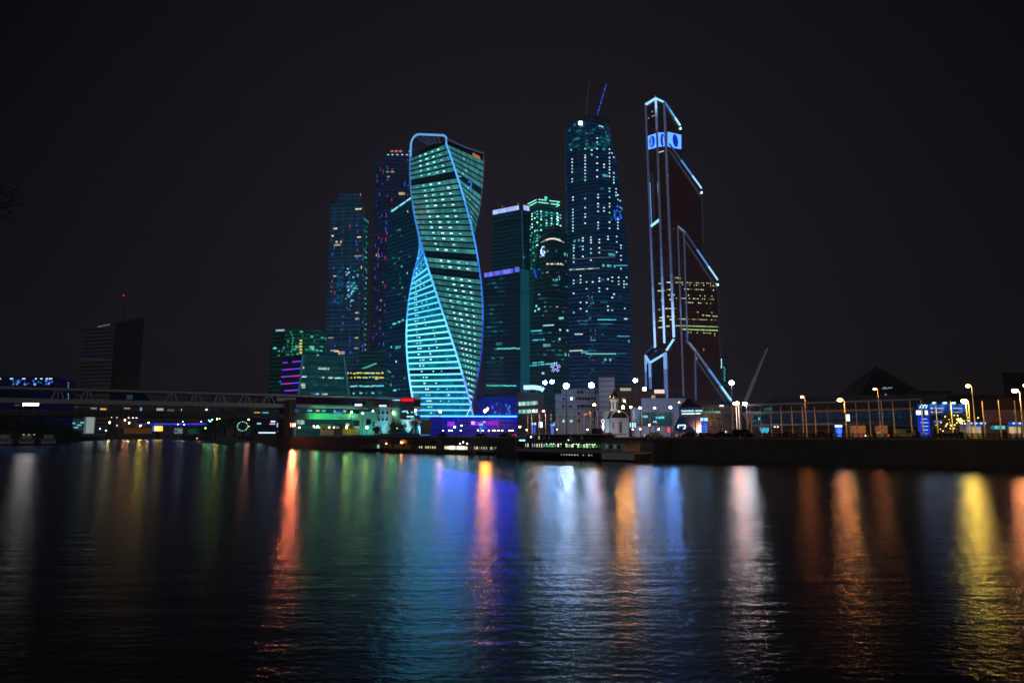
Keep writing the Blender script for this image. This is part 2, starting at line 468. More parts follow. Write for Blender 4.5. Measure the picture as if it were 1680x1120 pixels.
# ---------------------------------------------------------------- stacked blue tower and its taller sister
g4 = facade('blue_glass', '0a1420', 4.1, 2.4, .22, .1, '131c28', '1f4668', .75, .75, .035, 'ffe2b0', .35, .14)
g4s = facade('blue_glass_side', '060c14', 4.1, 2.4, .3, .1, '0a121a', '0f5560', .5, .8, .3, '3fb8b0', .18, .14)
T = mk('stepped_skyscraper', 'shorter stepped blue glass skyscraper with violet dots and a painted cluster of teal reflections', 'skyscraper', 570, 705)
block(T, [(542, 333, 705), (597, 330, 700)], 40, GZ, g4)
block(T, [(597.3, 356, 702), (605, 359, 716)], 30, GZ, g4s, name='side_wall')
block(T, [(555, 318, 712), (592, 317, 710)], 22, zat(332, 705), g4, name='penthouse')
grid = em('35607c', .32)
for x0, x1 in ((549, 543), (563, 559), (576, 573), (589, 588), (596.5, 596)):
    MB().bar(at(x0, 340, 699), at(x1, 600, 699), .5).build('mullion_strip', grid, T.root)
for y in (395, 428, 470, 500, 535, 563):
    fbar(T, 0, (541, y), (597, y-1), .5, grid, 'floor_strip')
V1, V2, V3 = em('5a4cff', 1.1), em('e03a80', .8), em('3a6cff', 1.0)
for _ in range(46):
    x = rng.choice([545, 549, 562, 563, 574, 575, 586, 595]) + rng.uniform(-1.5, .5); T.win(0, x, rng.uniform(345, 580), .8, rng.uniform(1.2, 3.4), rng.choice([V1, V1, V2, V3]))
for x, y, w in ((550, 375, 8), (588, 343, 12), (546, 387, 5), (553, 402, 14), (587, 420, 13), (549, 453, 7), (589, 389, 7), (586, 513, 8), (585, 554, 7), (585, 571, 9), (547, 575, 12), (543, 554, 10), (552, 576, 9), (586, 523, 8)):
    T.win(0, x, y, w*.55, 1.6, rng.choice([E_WARM, E_GREY, em('d8c8a0', .7)]))
for _ in range(80):  # teal boxes stand in for the twisted tower's reflection
    x, y = rng.gauss(577, 7), rng.gauss(470, 22)
    if 556 < x < 590 and 430 < y < 505: T.win(0, x, y, rng.uniform(.8, 2.2), rng.uniform(.7, 1.6), rng.choice([E_TEAL, E_DTEAL, E_CYAN, E_DTEAL]))
for _ in range(26): T.win(0, rng.uniform(552, 562), rng.uniform(440, 502), 2.4, 2.2, rng.choice([em('0f5a9a', .45), em('14709a', .5)]))
for k in range(26): T.win(4, 600.5 + rng.uniform(-.6, 1.5) - k*.05, 372 + k*8.4, 3.2, 1.2, rng.choice([E_DTEAL, E_TEAL, E_DTEAL, E_GREEN]))

g5 = facade('indigo_glass', '0b1120', 4.1, 2.4, .22, .1, '121828', '26385e', .55, .75, .02, 'ffe2b0', .35, .14)
T = mk('dotted_skyscraper', 'taller dark skyscraper dotted with red and violet lights behind the twisted tower', 'skyscraper', 645, 750)
block(T, [(616, 264, 766), (632, 252, 748), (700, 247, 752)], 40, GZ, g5)
block(T, [(636, 246, 762), (690, 244, 764)], 24, zat(256, 750), g5, name='penthouse')
for x in (641, 648, 655): MB().bar(at(x, 248.5, 757), at(x+4.5, 248, 757), .5, 2.2).build('roof_sign_letter', em('ff7a50', .7), T.root)
for x in (637, 644, 652, 660, 668): T.win(1, x, 254, 2.4, 1.2, E_CYAN)
for _ in range(95):
    x = rng.choice([619, 624, 629, 636, 644, 655, 664, 670]) + rng.uniform(-1, 1); y = rng.uniform(262, 585)
    T.win(0 if x < 632 else 1, x - (y-260)*.02, y, .8, rng.uniform(1.4, 5), rng.choice([V1, V1, V2, V2, V3]))
for x, y, w in ((636, 282, 6), (644, 282, 8), (637, 290, 6), (625, 493, 8), (624, 508, 6), (628, 463, 5), (622, 421, 5)): T.win(0 if x < 632 else 1, x, y, w*.5, 1.6, E_GREY)

# ---------------------------------------------------------------- dark tower with slanted lit roof
g3 = facade('petrol_glass', '04121a', 4.2, 3.2, .25, .06, '061016', '0c4464', .62, .8, .01, '4fe0c0', .35, .12)
T = mk('slant_roof_tower', 'dark petrol glass tower with slanted light line on its roof, touching the twisted tower', 'skyscraper', 665, 655)
block(T, [(636, 351, 690), (692, 314, 648), (740, 330, 660)], 30, GZ, g3)
for a, b in ((0, .3), (.36, .62), (.68, 1)):
    x0, x1 = 643 + 36*a, 643 + 36*b; fbar(T, 0, (x0, 347 - 25*a), (x1, 347 - 25*b), 1.1, em('8fe8f4', 1.2), 'roof_light')
for x, y, w, m in ((669, 347, 2.5, E_YEL), (652, 378, 6, E_DTEAL), (656, 377, 3, E_GREY), (659, 437, 4, E_GREEN), (660, 472, 4, E_GREEN), (655, 424, 6, E_DTEAL), (648, 432, 5, E_DTEAL), (647, 531, 10, E_TEAL), (655, 528, 7, E_TEAL), (661, 525, 5, E_TEAL), (642, 569, 4, E_TEAL), (650, 593, 4, E_CYAN), (648, 640, 9, E_TEAL), (655, 638, 5, E_DTEAL), (644, 617, 5, E_DTEAL), (664, 620, 6, E_DTEAL), (668, 448, 3, E_TEAL)):
    T.win(0, x, y, w*.6, 1.9, m)
T.rand(0, 60, 637, 672, 380, 650, [E_DTEAL, E_DTEAL, em('0e5a5c', .5)], (1.2, 4))

# ---------------------------------------------------------------- green curved office block, far left of the cluster
gA = facade('green_glass', '051a18', 3.8, 2.2, .3, .1, '0a2624', '18705e', .55, .8, .06, '9ff0b8', .3, .14)
T = Loft('curved_office_block', 'dark green curved office block standing left of the violet striped building', 'office block', 612, 7, [(650, 466, 524), (541, 468, 523)], GZ, gA, M_ROOF, 26)
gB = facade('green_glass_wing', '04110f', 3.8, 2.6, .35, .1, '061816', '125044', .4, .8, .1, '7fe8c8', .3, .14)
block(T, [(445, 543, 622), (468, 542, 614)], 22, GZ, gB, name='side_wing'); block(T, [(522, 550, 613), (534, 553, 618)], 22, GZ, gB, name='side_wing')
MB().bar(at(453, 542, 617), at(466, 541.5, 612), .7, 1.6).build('roof_light', em('b8d8ff', .7), T.root)
MB().tube([T.surf(x, 540.5)[0] for x in (469, 480, 495, 510, 521)], .6, 6).build('cornice', pbr('pale_cornice', '57706e', .6), T.root)
for k in range(5): T.lw(493.5, 558.5 + k*5, 2.2, 1.7, E_YEL)
for k in range(12): T.lw(480 + rng.uniform(-3, 2), 545 + k*4.5, 1.2, 1, E_GREEN)
T.rnd(40, 470, 521, 546, 590, [E_DTEAL, E_GREEN, em('0f6a50', .5)])
T.lw(513, 571, 2.5, 1.6, E_TEAL); T.win(0, 451, 571, 4, 1.8, E_TEAL)
T.rand(0, 12, 447, 466, 560, 640, [E_DTEAL, E_GREEN]); T.rand(4, 10, 523, 532, 556, 580, [E_DTEAL, E_GREEN])

# ---------------------------------------------------------------- low building with violet LED stripes
gL = facade('led_glass', '0a0f1e', 4.0, 2.0, .2, .05, '0c1020', '1a2a5a', .35, .7, 0)
gM = facade('teal_grid_glass', '0a2428', 3.9, 3.6, .16, .12, '20484e', '1c6f74', .55, .8, .16, 'bff4e4', .55, .14)
T = mk('led_striped_building', 'low slanting glass building with violet LED stripes on its left face', 'office block', 510, 525)
top = [cn(466, 585, 535), cn(497, 582, 520), cn(566, 586, 532)]
bs = [gp(x, Y, GZ) for x, Y in ((452, 535), (483, 516), (583, 530))]
tb = backed([(466, 585, 535), (497, 582, 520), (566, 586, 532)], 30)
kb = [(b.x, b.y) for b in bs]; 
for p in (bs[2], bs[0]): kb.append((p.x*1.055, p.y*1.055))
mb = MB(); 
fc = [[Vector((*kb[i], GZ)), Vector((*kb[i+1], GZ)), Vector(tb[i+1]), Vector(tb[i])] for i in range(4)]
for i, q in enumerate(fc):
    w = (q[1]-q[0]).length; h = tb[0][2]-GZ
    mb.add(q, [(0, 1, 2, 3)], 0 if i == 0 else 1, [[(i*90, 0), (i*90+w, 0), (i*90+w*.85, h), (i*90+w*.1, h)]])
mb.build('curtain_wall', [gL, gM], T.root)
MB().add(tb, [tuple(range(5))]).build('roof', M_ROOF, T.root)
def onq(q, u, v, out=.4):
    p = q[0].lerp(q[1], u).lerp(q[3].lerp(q[2], u), v); n = (q[1]-q[0]).cross(q[3]-q[0]).normalized(); return p + n*out
LV = [em('7a3cff', 1.1), em('c030f0', 1.0), em('5a50ff', 1.0), em('ff3a50', .9)]
for k, v in enumerate((.05, .15, .26, .38, .47, .56, .65, .74, .83, .92)):
    for s in range(4):
        if rng.random() < .92: MB().bar(onq(fc[0], s/4 + .01, v), onq(fc[0], s/4+.24, v), .5, .8).build('led_stripe', LV[(k*3 + s) % 4 if s in (1, 2) else k % 3 == 1], T.root)
pr = pbr('pale_frame', '4f7a80', .6)
for u in (0.0, .98): MB().bar(onq(fc[1], u, 0), onq(fc[1], u, 1), 1.3).build('corner_frame', em('2f6a74', .5), T.root)
for k in range(10): MB().bar(onq(fc[1], 0, k/9.5, .2), onq(fc[1], 1, k/9.5, .2), .4, .55).build('floor_edge', em('2a6068', .42), T.root)
for k in range(46):
    u, v = rng.random(), rng.choice([.1, .21, .31, .42, .52, .63, .73, .84])
    if rng.random() < .4: u = rng.gauss(.42, .07)
    T.put(onq(fc[1], max(.03, min(.97, u)), v, .15), math.atan2(fc[1][1].y-fc[1][0].y, fc[1][1].x-fc[1][0].x), rng.uniform(1, 4), 1.5, rng.choice([E_TEAL, E_CYAN, E_WARM, em('d8ffe8', .9), E_DTEAL]))

# ---------------------------------------------------------------- terraced podium with lit floors
gP = facade('podium_glass', '06202a', 4.0, 3.0, .3, .08, '0a2028', '11525a', .55, .8, .2, 'cfffd0', .35, .14)
T = Loft('terraced_podium', 'terraced glass podium with bright office floors right of the violet striped building', 'office block', 612, 8, [(650, 566, 634), (606, 568, 634)], GZ, gP, M_ROOF, 26)
block(T, [(588, 577, 640), (634, 574, 640)], 20, GZ, gP, name='upper_floors')
for y0, n, ms in ((612, 12, [E_YEL, E_WARM]), (619, 12, [E_YEL, E_TEAL]), (633, 13, [E_TEAL, em('b8f0d0', .8)]), (645, 6, [E_TEAL, E_DTEAL])):
    for k in range(n): T.lw(571 + k*62/n + rng.uniform(-1, 1), y0 + rng.uniform(-.6, .6), rng.uniform(1.2, 3), 1.3, rng.choice(ms))
for k in range(7): T.win(0, 592 + k*4, 606 - k*1.6, 2, 1.6, E_GREEN)

# ---------------------------------------------------------------- two-step tower with lit crowns
gI = facade('navy_glass', '030c14', 3.9, 1.9, .35, .14, '050d14', '0b3a50', .5, .8, .012, '3fc0b0', .2, .12)
gJ = facade('teal_strip_glass', '06303a', 3.9, 1.8, .12, .12, '0a4048', '158096', .55, .5, 0, rough=.12)
T = mk('crowned_tower', 'dark navy tower in two steps, each crowned by a glowing violet-white band', 'skyscraper', 835, 615)
block(T, [(809, 346, 640), (856, 336, 626), (869.5, 338, 634)], 26, GZ, gI)
i2 = block(T, [(794.6, 449, 606), (853, 438, 596)], 24, GZ, gI, name='lower_block')
i3 = block(T, [(853.6, 441, 597), (868.6, 444, 604)], 20, GZ, gJ, name='glazed_stair')
def crown(fi, x0, y0, x1, y1, n, hpx, hexs, s):
    for k in range(n):
        a, b = k/n, (k+.86)/n
        fbar(T, fi, (x0+(x1-x0)*a, y0+(y1-y0)*a + hpx/2), (x0+(x1-x0)*b, y0+(y1-y0)*b + hpx/2), .6, em(rng.choice(hexs), s*rng.uniform(.85, 1.1)), 'crown_panel', .4, hpx*.53)
crown(0, 809, 345, 852, 336.5, 10, 8, ['b6c6ff', 'a4b8ff'], 1.1); crown(1, 858.5, 336, 868, 338, 3, 9, ['c2d0ff', 'aabcff'], 1.1)
crown(i2, 795, 448, 843, 440, 11, 7.5, ['5a5cf0', '6a6cff', '7c86ff'], 1.0); crown(i2, 845, 438.5, 852.5, 437.5, 2, 8.5, ['6a74ff'], 1.0)
for x, y in ((824, 339), (850, 334.5)): MB().box(at(x, y, 632), 1, 1, 1.2).build('warning_light', E_RED, T.root)
MB().bar(at(856, 345, 625.2), gp(862, 625.2, 100), .6).build('edge_line', em('1f7a86', .6), T.root)
T.rand(i2, 60, 800, 826, 460, 600, [em('0e5a60', .5), em('127068', .45), E_DTEAL], (1.5, 4.5))
for k in range(17): T.win(i2, 817 + k*2.2, 571.5 + rng.uniform(-.7, .7), 1.4, 1.2, rng.choice([E_TEAL, E_GREEN]))
for k in range(19): T.win(i2, 799 + k*2.6, 632.5 + rng.uniform(-.4, .4), 1.6, 1.1, rng.choice([E_GREEN, E_TEAL]))

# ---------------------------------------------------------------- green tower behind
gG = facade('jade_glass', '04181a', 4.0, 2.6, .25, .08, '062022', '117060', .5, .85, .05, '5fe8c0', .3, .12)
T = mk('jade_tower', 'green lit tower with two zigzag light lines along its flat roof', 'skyscraper', 893, 705)
block(T, [(865.5, 333, 716), (881.5, 325.5, 702), (920.5, 330, 712)], 30, GZ, gG)
EJ = em('8ff4e0', 1.3)
for fi, a, b in ((0, (866.4, 335), (880.5, 328)), (0, (867.5, 339), (881, 332)), (1, (883, 327.5), (896.5, 329)), (1, (901, 329.5), (918, 331.5)), (1, (883, 332), (899.5, 334)), (1, (903.5, 334.5), (917.5, 336.5)), (1, (918, 331.5), (913, 335)), (1, (917.5, 337), (912, 339.5))):
    fbar(T, fi, a, b, .8, EJ, 'roof_light')
MB().box(at(895.5, 325, 708), 3, 3, 2.5).build('roof_lamp', em('4fe0c0', 1.2), T.root)
J = [em('b4fff0', 1.8), E_TEAL]
for x, ys in ((873, (351, 355, 360, 368, 373, 382)), (877.5, (349, 358, 379)), (881.5, (347, 351.5, 356, 365, 378, 386, 391, 395, 402)), (887.7, (347, 351.5, 356, 360, 369.5, 377.5)), (896.5, (348.5, 353, 361.5, 366, 370)), (905, (349.5, 354, 358.5, 362.5, 367, 371)), (914, (350, 355.5, 359.5, 363.5, 368, 372.5)), (915.6, (352.5, 357, 361.5, 365.5, 370, 374.5)), (919.5, (353, 358, 370.5, 375)), (869.3, (372, 376, 394, 398, 410, 420))):
    for y in ys: T.win(0 if x < 881 else 1, x, y, 1.8, 1.4, rng.choice(J))
T.rand(0, 25, 868, 880, 380, 470, [E_DTEAL, E_GREEN]); T.rand(1, 30, 884, 918, 348, 378, [em('0e7a60', .5), E_DTEAL])

# ---------------------------------------------------------------- dark bullet tower with crescent sign
gK = facade('black_teal_glass', '05090c', 3.9, 2.4, .3, .1, '070b0e', '0e4650', .5, .85, .04, '8ff0e0', .35, .12)
T = Loft('crescent_sign_tower', 'black rounded tower carrying a small glowing crescent sign near its top', 'skyscraper', 620, 9,
         [(650, 867, 934), (600, 868, 934), (520, 872, 933), (470, 876, 932), (410, 882, 931), (384, 886, 930), (374, 896, 924)], GZ, gK, M_ROOF, 20)
for k in range(14): T.lw(889 + k*2.7, 398 - 6.5*math.sin(PI*(k+.5)/14) , 1.9, 1.3, em('f4eed8', 1.2) if 2 < k < 12 else E_GREY)
for k in range(10): T.lw(898 + k*2.5, 433, 1.5, 1.4, rng.choice([em('fff0d0', 1.2), E_GREY]))
for x0, x1, y, m in ((872, 891, 543, [E_TEAL]), (872, 893, 548, [E_DTEAL]), (873, 896, 558, [E_TEAL]), (868, 895, 596, [E_GREEN, E_TEAL]), (868, 917, 600, [E_TEAL]), (892, 912, 534, [E_CYAN]), (908, 921, 459, [E_TEAL])):
    for k in range(int((x1-x0)/2)): 
        if rng.random() < .8: T.lw(x0 + k*2 + rng.uniform(-.3, .3), y - (k*.2 if y > 590 else k*.12), 1.1, 1.1, rng.choice(m))
for x, y, w in ((880, 502, 3), (884, 507, 4), (878, 510, 3), (919, 522, 4), (923, 521.5, 3), (919, 541, 3), (931, 542, 3.5), (918, 556, 3), (891, 612, 4)): T.lw(x, y, w*.6, 1.8, E_CYAN)
T.rnd(120, 884, 930, 385, 600, [E_DTEAL, E_DTEAL, E_GREY, em('0f5a60', .5), em('3a4448', .6)], (.8, 3))
p, rz = T.surf(891.4, 412.6); p = p + Vector((0, -1.2, 0)); mb = MB()
for j in range(9):
    a, b = math.radians(60 + j*26), math.radians(60 + (j+1)*26); w = 1.4*math.sin(PI*(j+.5)/9) + .5
    mb.bar(p + Vector((2.0*math.cos(a), 0, 4.4*math.sin(a))), p + Vector((2.0*math.cos(b), 0, 4.4*math.sin(b))), w, .8)
mb.bar(p + Vector((-.5, 0, -3)), p + Vector((1.6, 0, -1.5)), 1.0, .8); mb.bar(p + Vector((1.6, 0, -1.5)), p + Vector((.2, 0, .4)), .9, .8)
mb.build('crescent_sign', em('a8c0ff', 2.2), T.root)
p, rz = T.surf(878.6, 449); p = p + Vector((0, -1.2, 0))
MB().bar(p + Vector((-1.4, 0, 4)), p + Vector((.8, 0, -4.5)), 1.3).build('side_sign', em('2848ff', .9), T.root)
# five-armed star sign near the foot
p = at(911.3, 602.3, 602); mb = MB(); s = 602/F
for j in range(5):
    a = PI/2 + j*2*PI/5; d = Vector((math.cos(a), 0, math.sin(a))); n = Vector((-d.z, 0, d.x))
    for sg in (-1, 1): mb.bar(p + d*2.6*s + n*sg*1.5*s, p + d*8.6*s + n*sg*1.5*s, 1.0*s)
    a2 = a + PI/5; e = Vector((math.cos(a2), 0, math.sin(a2)))
    mb.bar(p + d*2.6*s + n*1.5*s, p + e*2.4*s, .8*s)
mb.build('star_sign', em('aebcff', 1.7), T.root)

# ---------------------------------------------------------------- tall unfinished tapering tower
gF = facade('steel_blue_glass', '051018', 4.0, 2.6, .3, .08, '07121c', '0c3c68', .75, .8, .02, '6fd8e0', .25, .13)
T = Loft('tapering_tower', 'tall tapering tower still under construction, with floodlights and cranes on its roof', 'skyscraper', 690, 14,
         [(655, 931, 1039), (590, 931, 1037.5), (500, 932, 1035), (445, 931.5, 1032), (380, 931, 1027), (330, 930.5, 1020), (267, 930, 1013), (232, 930, 1005), (207, 931, 1000)], GZ, gF, M_ROOF, 26)
o1 = lambda x, y: (910 + x/4, 120 + y/4); o2 = lambda x, y: (910 + x/4, 380 + y/4)
FW = [em('d8f6f4', 1.3), em('c0e8ff', 1.2), em('8fe8e0', 1.1)]
cols1 = {109: (505,), 115: (565, 585, 608, 628, 650, 695, 713), 120: (815, 833, 895, 915, 935, 955, 975, 997, 1017, 1037),
         200: (497, 540, 555, 575, 597, 618, 638, 660, 683, 703, 823, 883, 925, 945, 985), 243: (505, 535), 279: (427, 453, 497, 552, 592, 637, 680), 285: (797, 817, 857, 877, 907, 980, 1000, 1020),
         324: (600, 618, 883, 905), 319: (500,), 360: (500, 525, 555, 577, 595, 618, 635, 657, 678, 757, 777, 815, 857, 877, 915, 978, 1018),
         388: (553, 655, 683, 700, 720), 403: (760, 805, 783, 800), 415: (800, 830, 960, 980, 1000, 1020), 376: (525,), 430: (838, 883)}
for x, ys in cols1.items():
    for y in ys: T.lw(*o1(x, y), 1.7, 1.3, rng.choice(FW))
cols2 = {125: (90, 108, 127, 155, 172, 200, 320, 340, 405, 530), 185: (42, 60, 97, 117, 163), 238: (37, 55, 72, 113, 140, 187), 293: (52, 72, 107, 137, 305, 325, 370, 392), 350: (32, 50, 312, 490, 515),
         407: (32, 68, 135), 435: (90, 108, 157, 185, 243), 170: (290, 315, 335, 505, 465), 210: (330, 375, 465, 522), 250: (330,), 378: (300, 325, 432, 515), 420: (300, 325, 345), 455: (325, 345, 365), 472: (300, 345, 572), 390: (410,), 345: (375,), 460: (503, 572)}
for x, ys in cols2.items():
    for y in ys: T.lw(*o2(x, y), 1.7, 1.3, rng.choice(FW))
for x0, x1, y, m in ((95, 295, 250, [E_GREY, em('e8e8d8', 1)]), (405, 478, 222, [E_TEAL]), (280, 405, 577, [E_TEAL, E_CYAN]), (290, 385, 606, [em('1f90a8', .8)]), (130, 185, 672, [em('e8fff0', 1)]), (235, 270, 712, [em('3aa0d8', 1)]), (412, 493, 686, [em('3aa8f0', 1.2)]), (85, 185, 783, [em('f0f4e0', 1)]), (205, 405, 801, [em('8fe8d0', .9)]), (410, 470, 800, [E_DTEAL]), (150, 215, 585, [E_GREY, E_DTEAL]), (110, 400, 180, [em('5a6a74', .6)]), (300, 400, 122, [em('4a5a64', .6)]), (300, 350, 462, [E_DTEAL]), (160, 215, 606, [E_DTEAL])):
    n = max(2, int((x1-x0)/11))
    for k in range(n): T.lw(*o2(x0 + (x1-x0)*(k+.5)/n, y - (k*.6 if x0 < 130 else 0)), 1.4, 1.1, rng.choice(m))
for _ in range(44): T.lw(*o2(rng.gauss(238, 12), rng.uniform(380, 930)), .8, .7, rng.choice([E_DTEAL, E_GREY, E_TEAL]))
BL = [em('2a58ff', 1.0), em('3f8cff', 1.1), em('1a3ad8', .9)]
for _ in range(34): T.lw(*o1(rng.uniform(390, 436), rng.uniform(872, 968)), rng.uniform(.8, 1.8), rng.uniform(1, 2.4), rng.choice(BL))
T.rnd(90, 933, 1020, 205, 650, [em('0b4a60', .45), em('0e5a6a', .45), E_DTEAL], (1, 5))
T.rnd(70, 934, 1000, 209, 246, [em('1a8a86', .5), E_DTEAL, em('12606a', .5)], (2, 5), 2.4)  # added teal boxes that brighten the open top floors
# open floors at the top
for k in range(4):
    z = T.sec[-1][0] + 2 + k*.0
mb = MB(); zt = zat(207, 690); r = T.rings[-1]
for k in range(0, len(r)-2): mb.bar(r[k], r[k] + Vector((0, 1, 5)), .6)
for k in range(0, len(r)-3): mb.bar(r[k] + Vector((0, 1, 5)), r[k+1] + Vector((0, 1, 5)), .6)
mb.build('parapet_frame', M_DSTEEL, T.root)
MB().prism([(at(950, 200, 690).x, 700), (at(985, 200, 690).x, 700), (at(992, 200, 690).x, 712), (at(945, 200, 690).x, 712)], zt, zt+4.5).build('core_top', M_DCONC, T.root)
for x, y, sz in ((952, 202, 3.6), (972, 202, 2.6)): MB().box(at(x, y, 677), sz, 1, sz*.8).build('floodlight', em('a0fff4', 30), T.root)
for x in (978, 984, 988): MB().box(at(x, 205 + (x-978)*.3, 678), 1.6, .6, .8).build('floodlight', em('9fe8e0', 2), T.root)
def roof_crane(name, label, mast, tip, base, mat, matm):
    a, b, c = at(*mast), at(*tip), at(*base); t = thing(name, label, 'crane', c)
    MB().bar(c, a, 1.6).build('mast', matm, t)
    mb = MB(); d = b - a; n = 12
    x = Vector((.7, 0, 0)); y = Vector((0, .7, 0))
    for o in (x, -x, y): mb.bar(a + o, b + o*.4, .35)
    for k in range(n): mb.bar(a + d*(k/n) + (x if k % 2 else -x)*(1-.6*k/n), a + d*((k+1)/n) + (-x if k % 2 else x)*(1-.6*(k+1)/n), .3)
    mb.build('jib', matm, t)
    if mat:
        for k in range(9):
            f = .05 + k*.105; MB().bar(a + d*f + Vector((0, -.9, 0)), a + d*(f+.07) + Vector((0, -.9, 0)), .9).build('jib_light', mat[k % len(mat)], t)
    MB().box(a - d.normalized()*3 + Vector((0, 0, -.5)), 3, 2.4, 2.6).build('counterweight', M_DCONC, t)
roof_crane('tower_crane', 'crane with a blue lit raised jib on the unfinished tower', (979, 192, 690), (995, 137, 690), (977, 206, 690), [em('2a40ff', 1.1), em('4a6cff', 1.0)], M_DSTEEL)
roof_crane('tower_crane', 'unlit dark crane on the unfinished tower, left of the blue lit one', (961, 190, 695), (967, 135, 695), (962, 205, 695), None, pbr('pale_crane_grey', 'a8a8ae', .6))

# ---------------------------------------------------------------- stepped copper-dark tower with lit edges
gC = facade('copper_glass', '1a0d0c', 3.9, 1.6, .2, .1, '140b0b', '4a2a26', .38, .7, .006, 'ffe8a0', .3, .14)
T = mk('stepped_edge_tower', 'tallest dark bronze tower with sloping steps, blue edge beams and a bright screen band', 'skyscraper', 1110, 705)
zf = lambda y: zat(y, 700)
P1, P2, P3 = (1059.5, 171, 716), (1075.5, 161, 706), (1089.8, 167, 700)
block(T, [P1, P2, P3, (1116.5, 207, 722)], 24, GZ, gC)
A1, B1 = T.faces[2]
ldir = (B1 - A1).normalized(); nrm = Vector((ldir.y, -ldir.x))
def rp(px, py, out):      # point on the right-hand facade moved out
    a = A1 + nrm*out; b = B1 + nrm*out; return on_plane(a, b, px, py)
def slab(name, outline, out, th=8.0):
    pts = [rp(x, y, out) for x, y in outline]; z0 = GZ
    mb = MB(); n = len(pts); bk = [p - Vector((nrm.x, nrm.y, 0))*th + Vector((-ldir.x*.5, -ldir.y*.5, -.3)) for p in pts]
    o = pts[0]
    uvf = [[((p - o).xy.dot(ldir), p.z-z0) for p in pts]]
    mb.add(pts, [tuple(range(n-1, -1, -1))], 0, [uvf[0][::-1]])
    for i in range(n):
        j = (i+1) % n; mb.add([pts[i], pts[j], bk[j], bk[i]], [(0, 1, 2, 3)], 0, [[(0, pts[i].z), (8, pts[j].z), (8, pts[j].z), (0, pts[i].z)]])
    mb.build(name, gC, T.root)
slab('upper_step', [(1097, 240), (1150, 320), (1153, 655), (1112, 655)], 2.5)
slab('middle_step', [(1113, 372), (1125, 388), (1177, 470), (1182.5, 656), (1122, 656)], 5.0)
slab('lower_step', [(1131, 563), (1141, 576), (1198, 657), (1132, 657)], 9.0)
PB = lambda h, s: em(h, s)
PT = [(.045,.055,.10), (.05,.07,.14), (.085,.15,.34), (.2,.42,.85), (.5,.85,1.5)]  # floodlight on the piers, painted in as graded emission
def pier_mat(v):
    i = min(3, int(v)); f = v - i; c = [a + (b-a)*f for a, b in zip(PT[i], PT[i+1])]; k = ('pier', round(v, 2))
    if k not in MC:
        m = em('ffffff', 1.0).copy(); m.name = 'pier_painted_glow'; m.node_tree.nodes['Emission'].inputs[0].default_value = (*c, 1); MC[k] = m
    return MC[k]
def pier(pts, w, tones, out_pts=None, name='pier'):
    mb = MB(); ms = []; N_ = len(tones)
    for i, (a, b) in enumerate(zip(pts, pts[1:])):
        for k in range(5):
            u = i + (k+.5)/5 - .5; j = max(0, min(N_-1, int(math.floor(u)))); j2 = min(N_-1, j+1); f = max(0, min(1, u-j)); v = tones[j] + (tones[j2]-tones[j])*f
            ms.append(pier_mat(v)); mb.bar(a.lerp(b, k/5), a.lerp(b, (k+1)/5), w, w, len(ms)-1)
    mb.build(name, ms, T.root)
def lerp_pts(a, b, fr): return [a.lerp(b, f) for f in fr]
def front(px, py, Y): return at(px, py, Y-1.5)
FR = [0, .08, .35, .62, .82, 1]
pier(lerp_pts(front(1059, 172, 716), front(1075, 576, 714), [0, .12, .4, .6, .85, 1]), 1.9, [0, 0, 1, 2, 4])
pier(lerp_pts(front(1075.7, 161, 706), front(1090, 563, 706), FR), 1.9, [4, 0, 0, 2, 4])
pier(lerp_pts(front(1089.5, 168, 700), front(1105.5, 553, 700), FR), 2.1, [1, 1, 0, 1, 4])
def R_(x, y, o): return rp(x, y, o+.9)
pier(lerp_pts(R_(1112, 371, 5), R_(1121.5, 650, 5), [0, .45, .55, .8, 1]), 1.4, [0, 2, 1, 1])
pier(lerp_pts(R_(1122, 378, 5), R_(1131, 654, 5), [0, .5, .6, .8, 1]), 1.4, [0, 2, 1, 1])
pier(lerp_pts(R_(1140.5, 577, 9), R_(1142, 656, 9), [0, .5, 1]), 1.3, [1, 1])
def beam(a, b, w, h, s, name='edge_beam'): MB().bar(a, b, w*.78, w*.78).build(name, em(h, s), T.root)
beam(front(1059, 172, 716), front(1075.7, 161.5, 706), 2.4, '8fdcff', 1.5); beam(front(1076, 161.5, 706), front(1089.5, 168, 700), 2.4, '8fdcff', 1.4)
for f0, f1, h, s in ((0, .3, '3f94d8', .9), (.3, .65, '62b8f0', 1.1), (.65, 1, 'aee8ff', 1.5)):
    a, b = R_(1091.5, 168.5, 0), R_(1116, 206, 0); beam(a.lerp(b, f0), a.lerp(b, f1), 1.7, h, s)
for f0, f1, h, s in ((0, .35, '3a5a90', .5), (.35, .7, '4f9ae8', 1.0), (.7, 1, '9adcff', 1.4)):
    a, b = R_(1098, 236, 2.5), R_(1151, 309, 2.5); beam(a.lerp(b, f0), a.lerp(b, f1), 1.7, h, s)
    a, b = R_(1124, 381, 5), R_(1177.5, 459, 5); beam(a.lerp(b, f0), a.lerp(b, f1), 1.7, h, s)
    a, b = R_(1141, 575, 9), R_(1200, 657, 9); beam(a.lerp(b, f0), a.lerp(b, f1), 2.0, '6a7ca8' if f0 == 0 else h, .6 if f0 == 0 else s)
for p, q, o in (((1098, 246), (1150, 322), 2.5), ((1123, 393), (1177, 474), 5), ((1142, 590), (1191, 660), 9)):
    beam(R_(*p, o), R_(*q, o), .9, '5a6078', .45, 'lower_beam')
beam(R_(1112, 371, 5), R_(1124, 381, 5), 1.8, '8a9cc8', .6); beam(R_(1130.5, 562, 9), R_(1141, 575, 9), 2.0, '8a9cb8', .6)
for x, y, o in ((1116.5, 211, 0), (1151, 316, 2.5), (1177.7, 467, 5)): MB().box(R_(x, y, o), 1.8, 1.4, 2.2).build('corner_lamp', em('c8f8ff', 2.5), T.root)
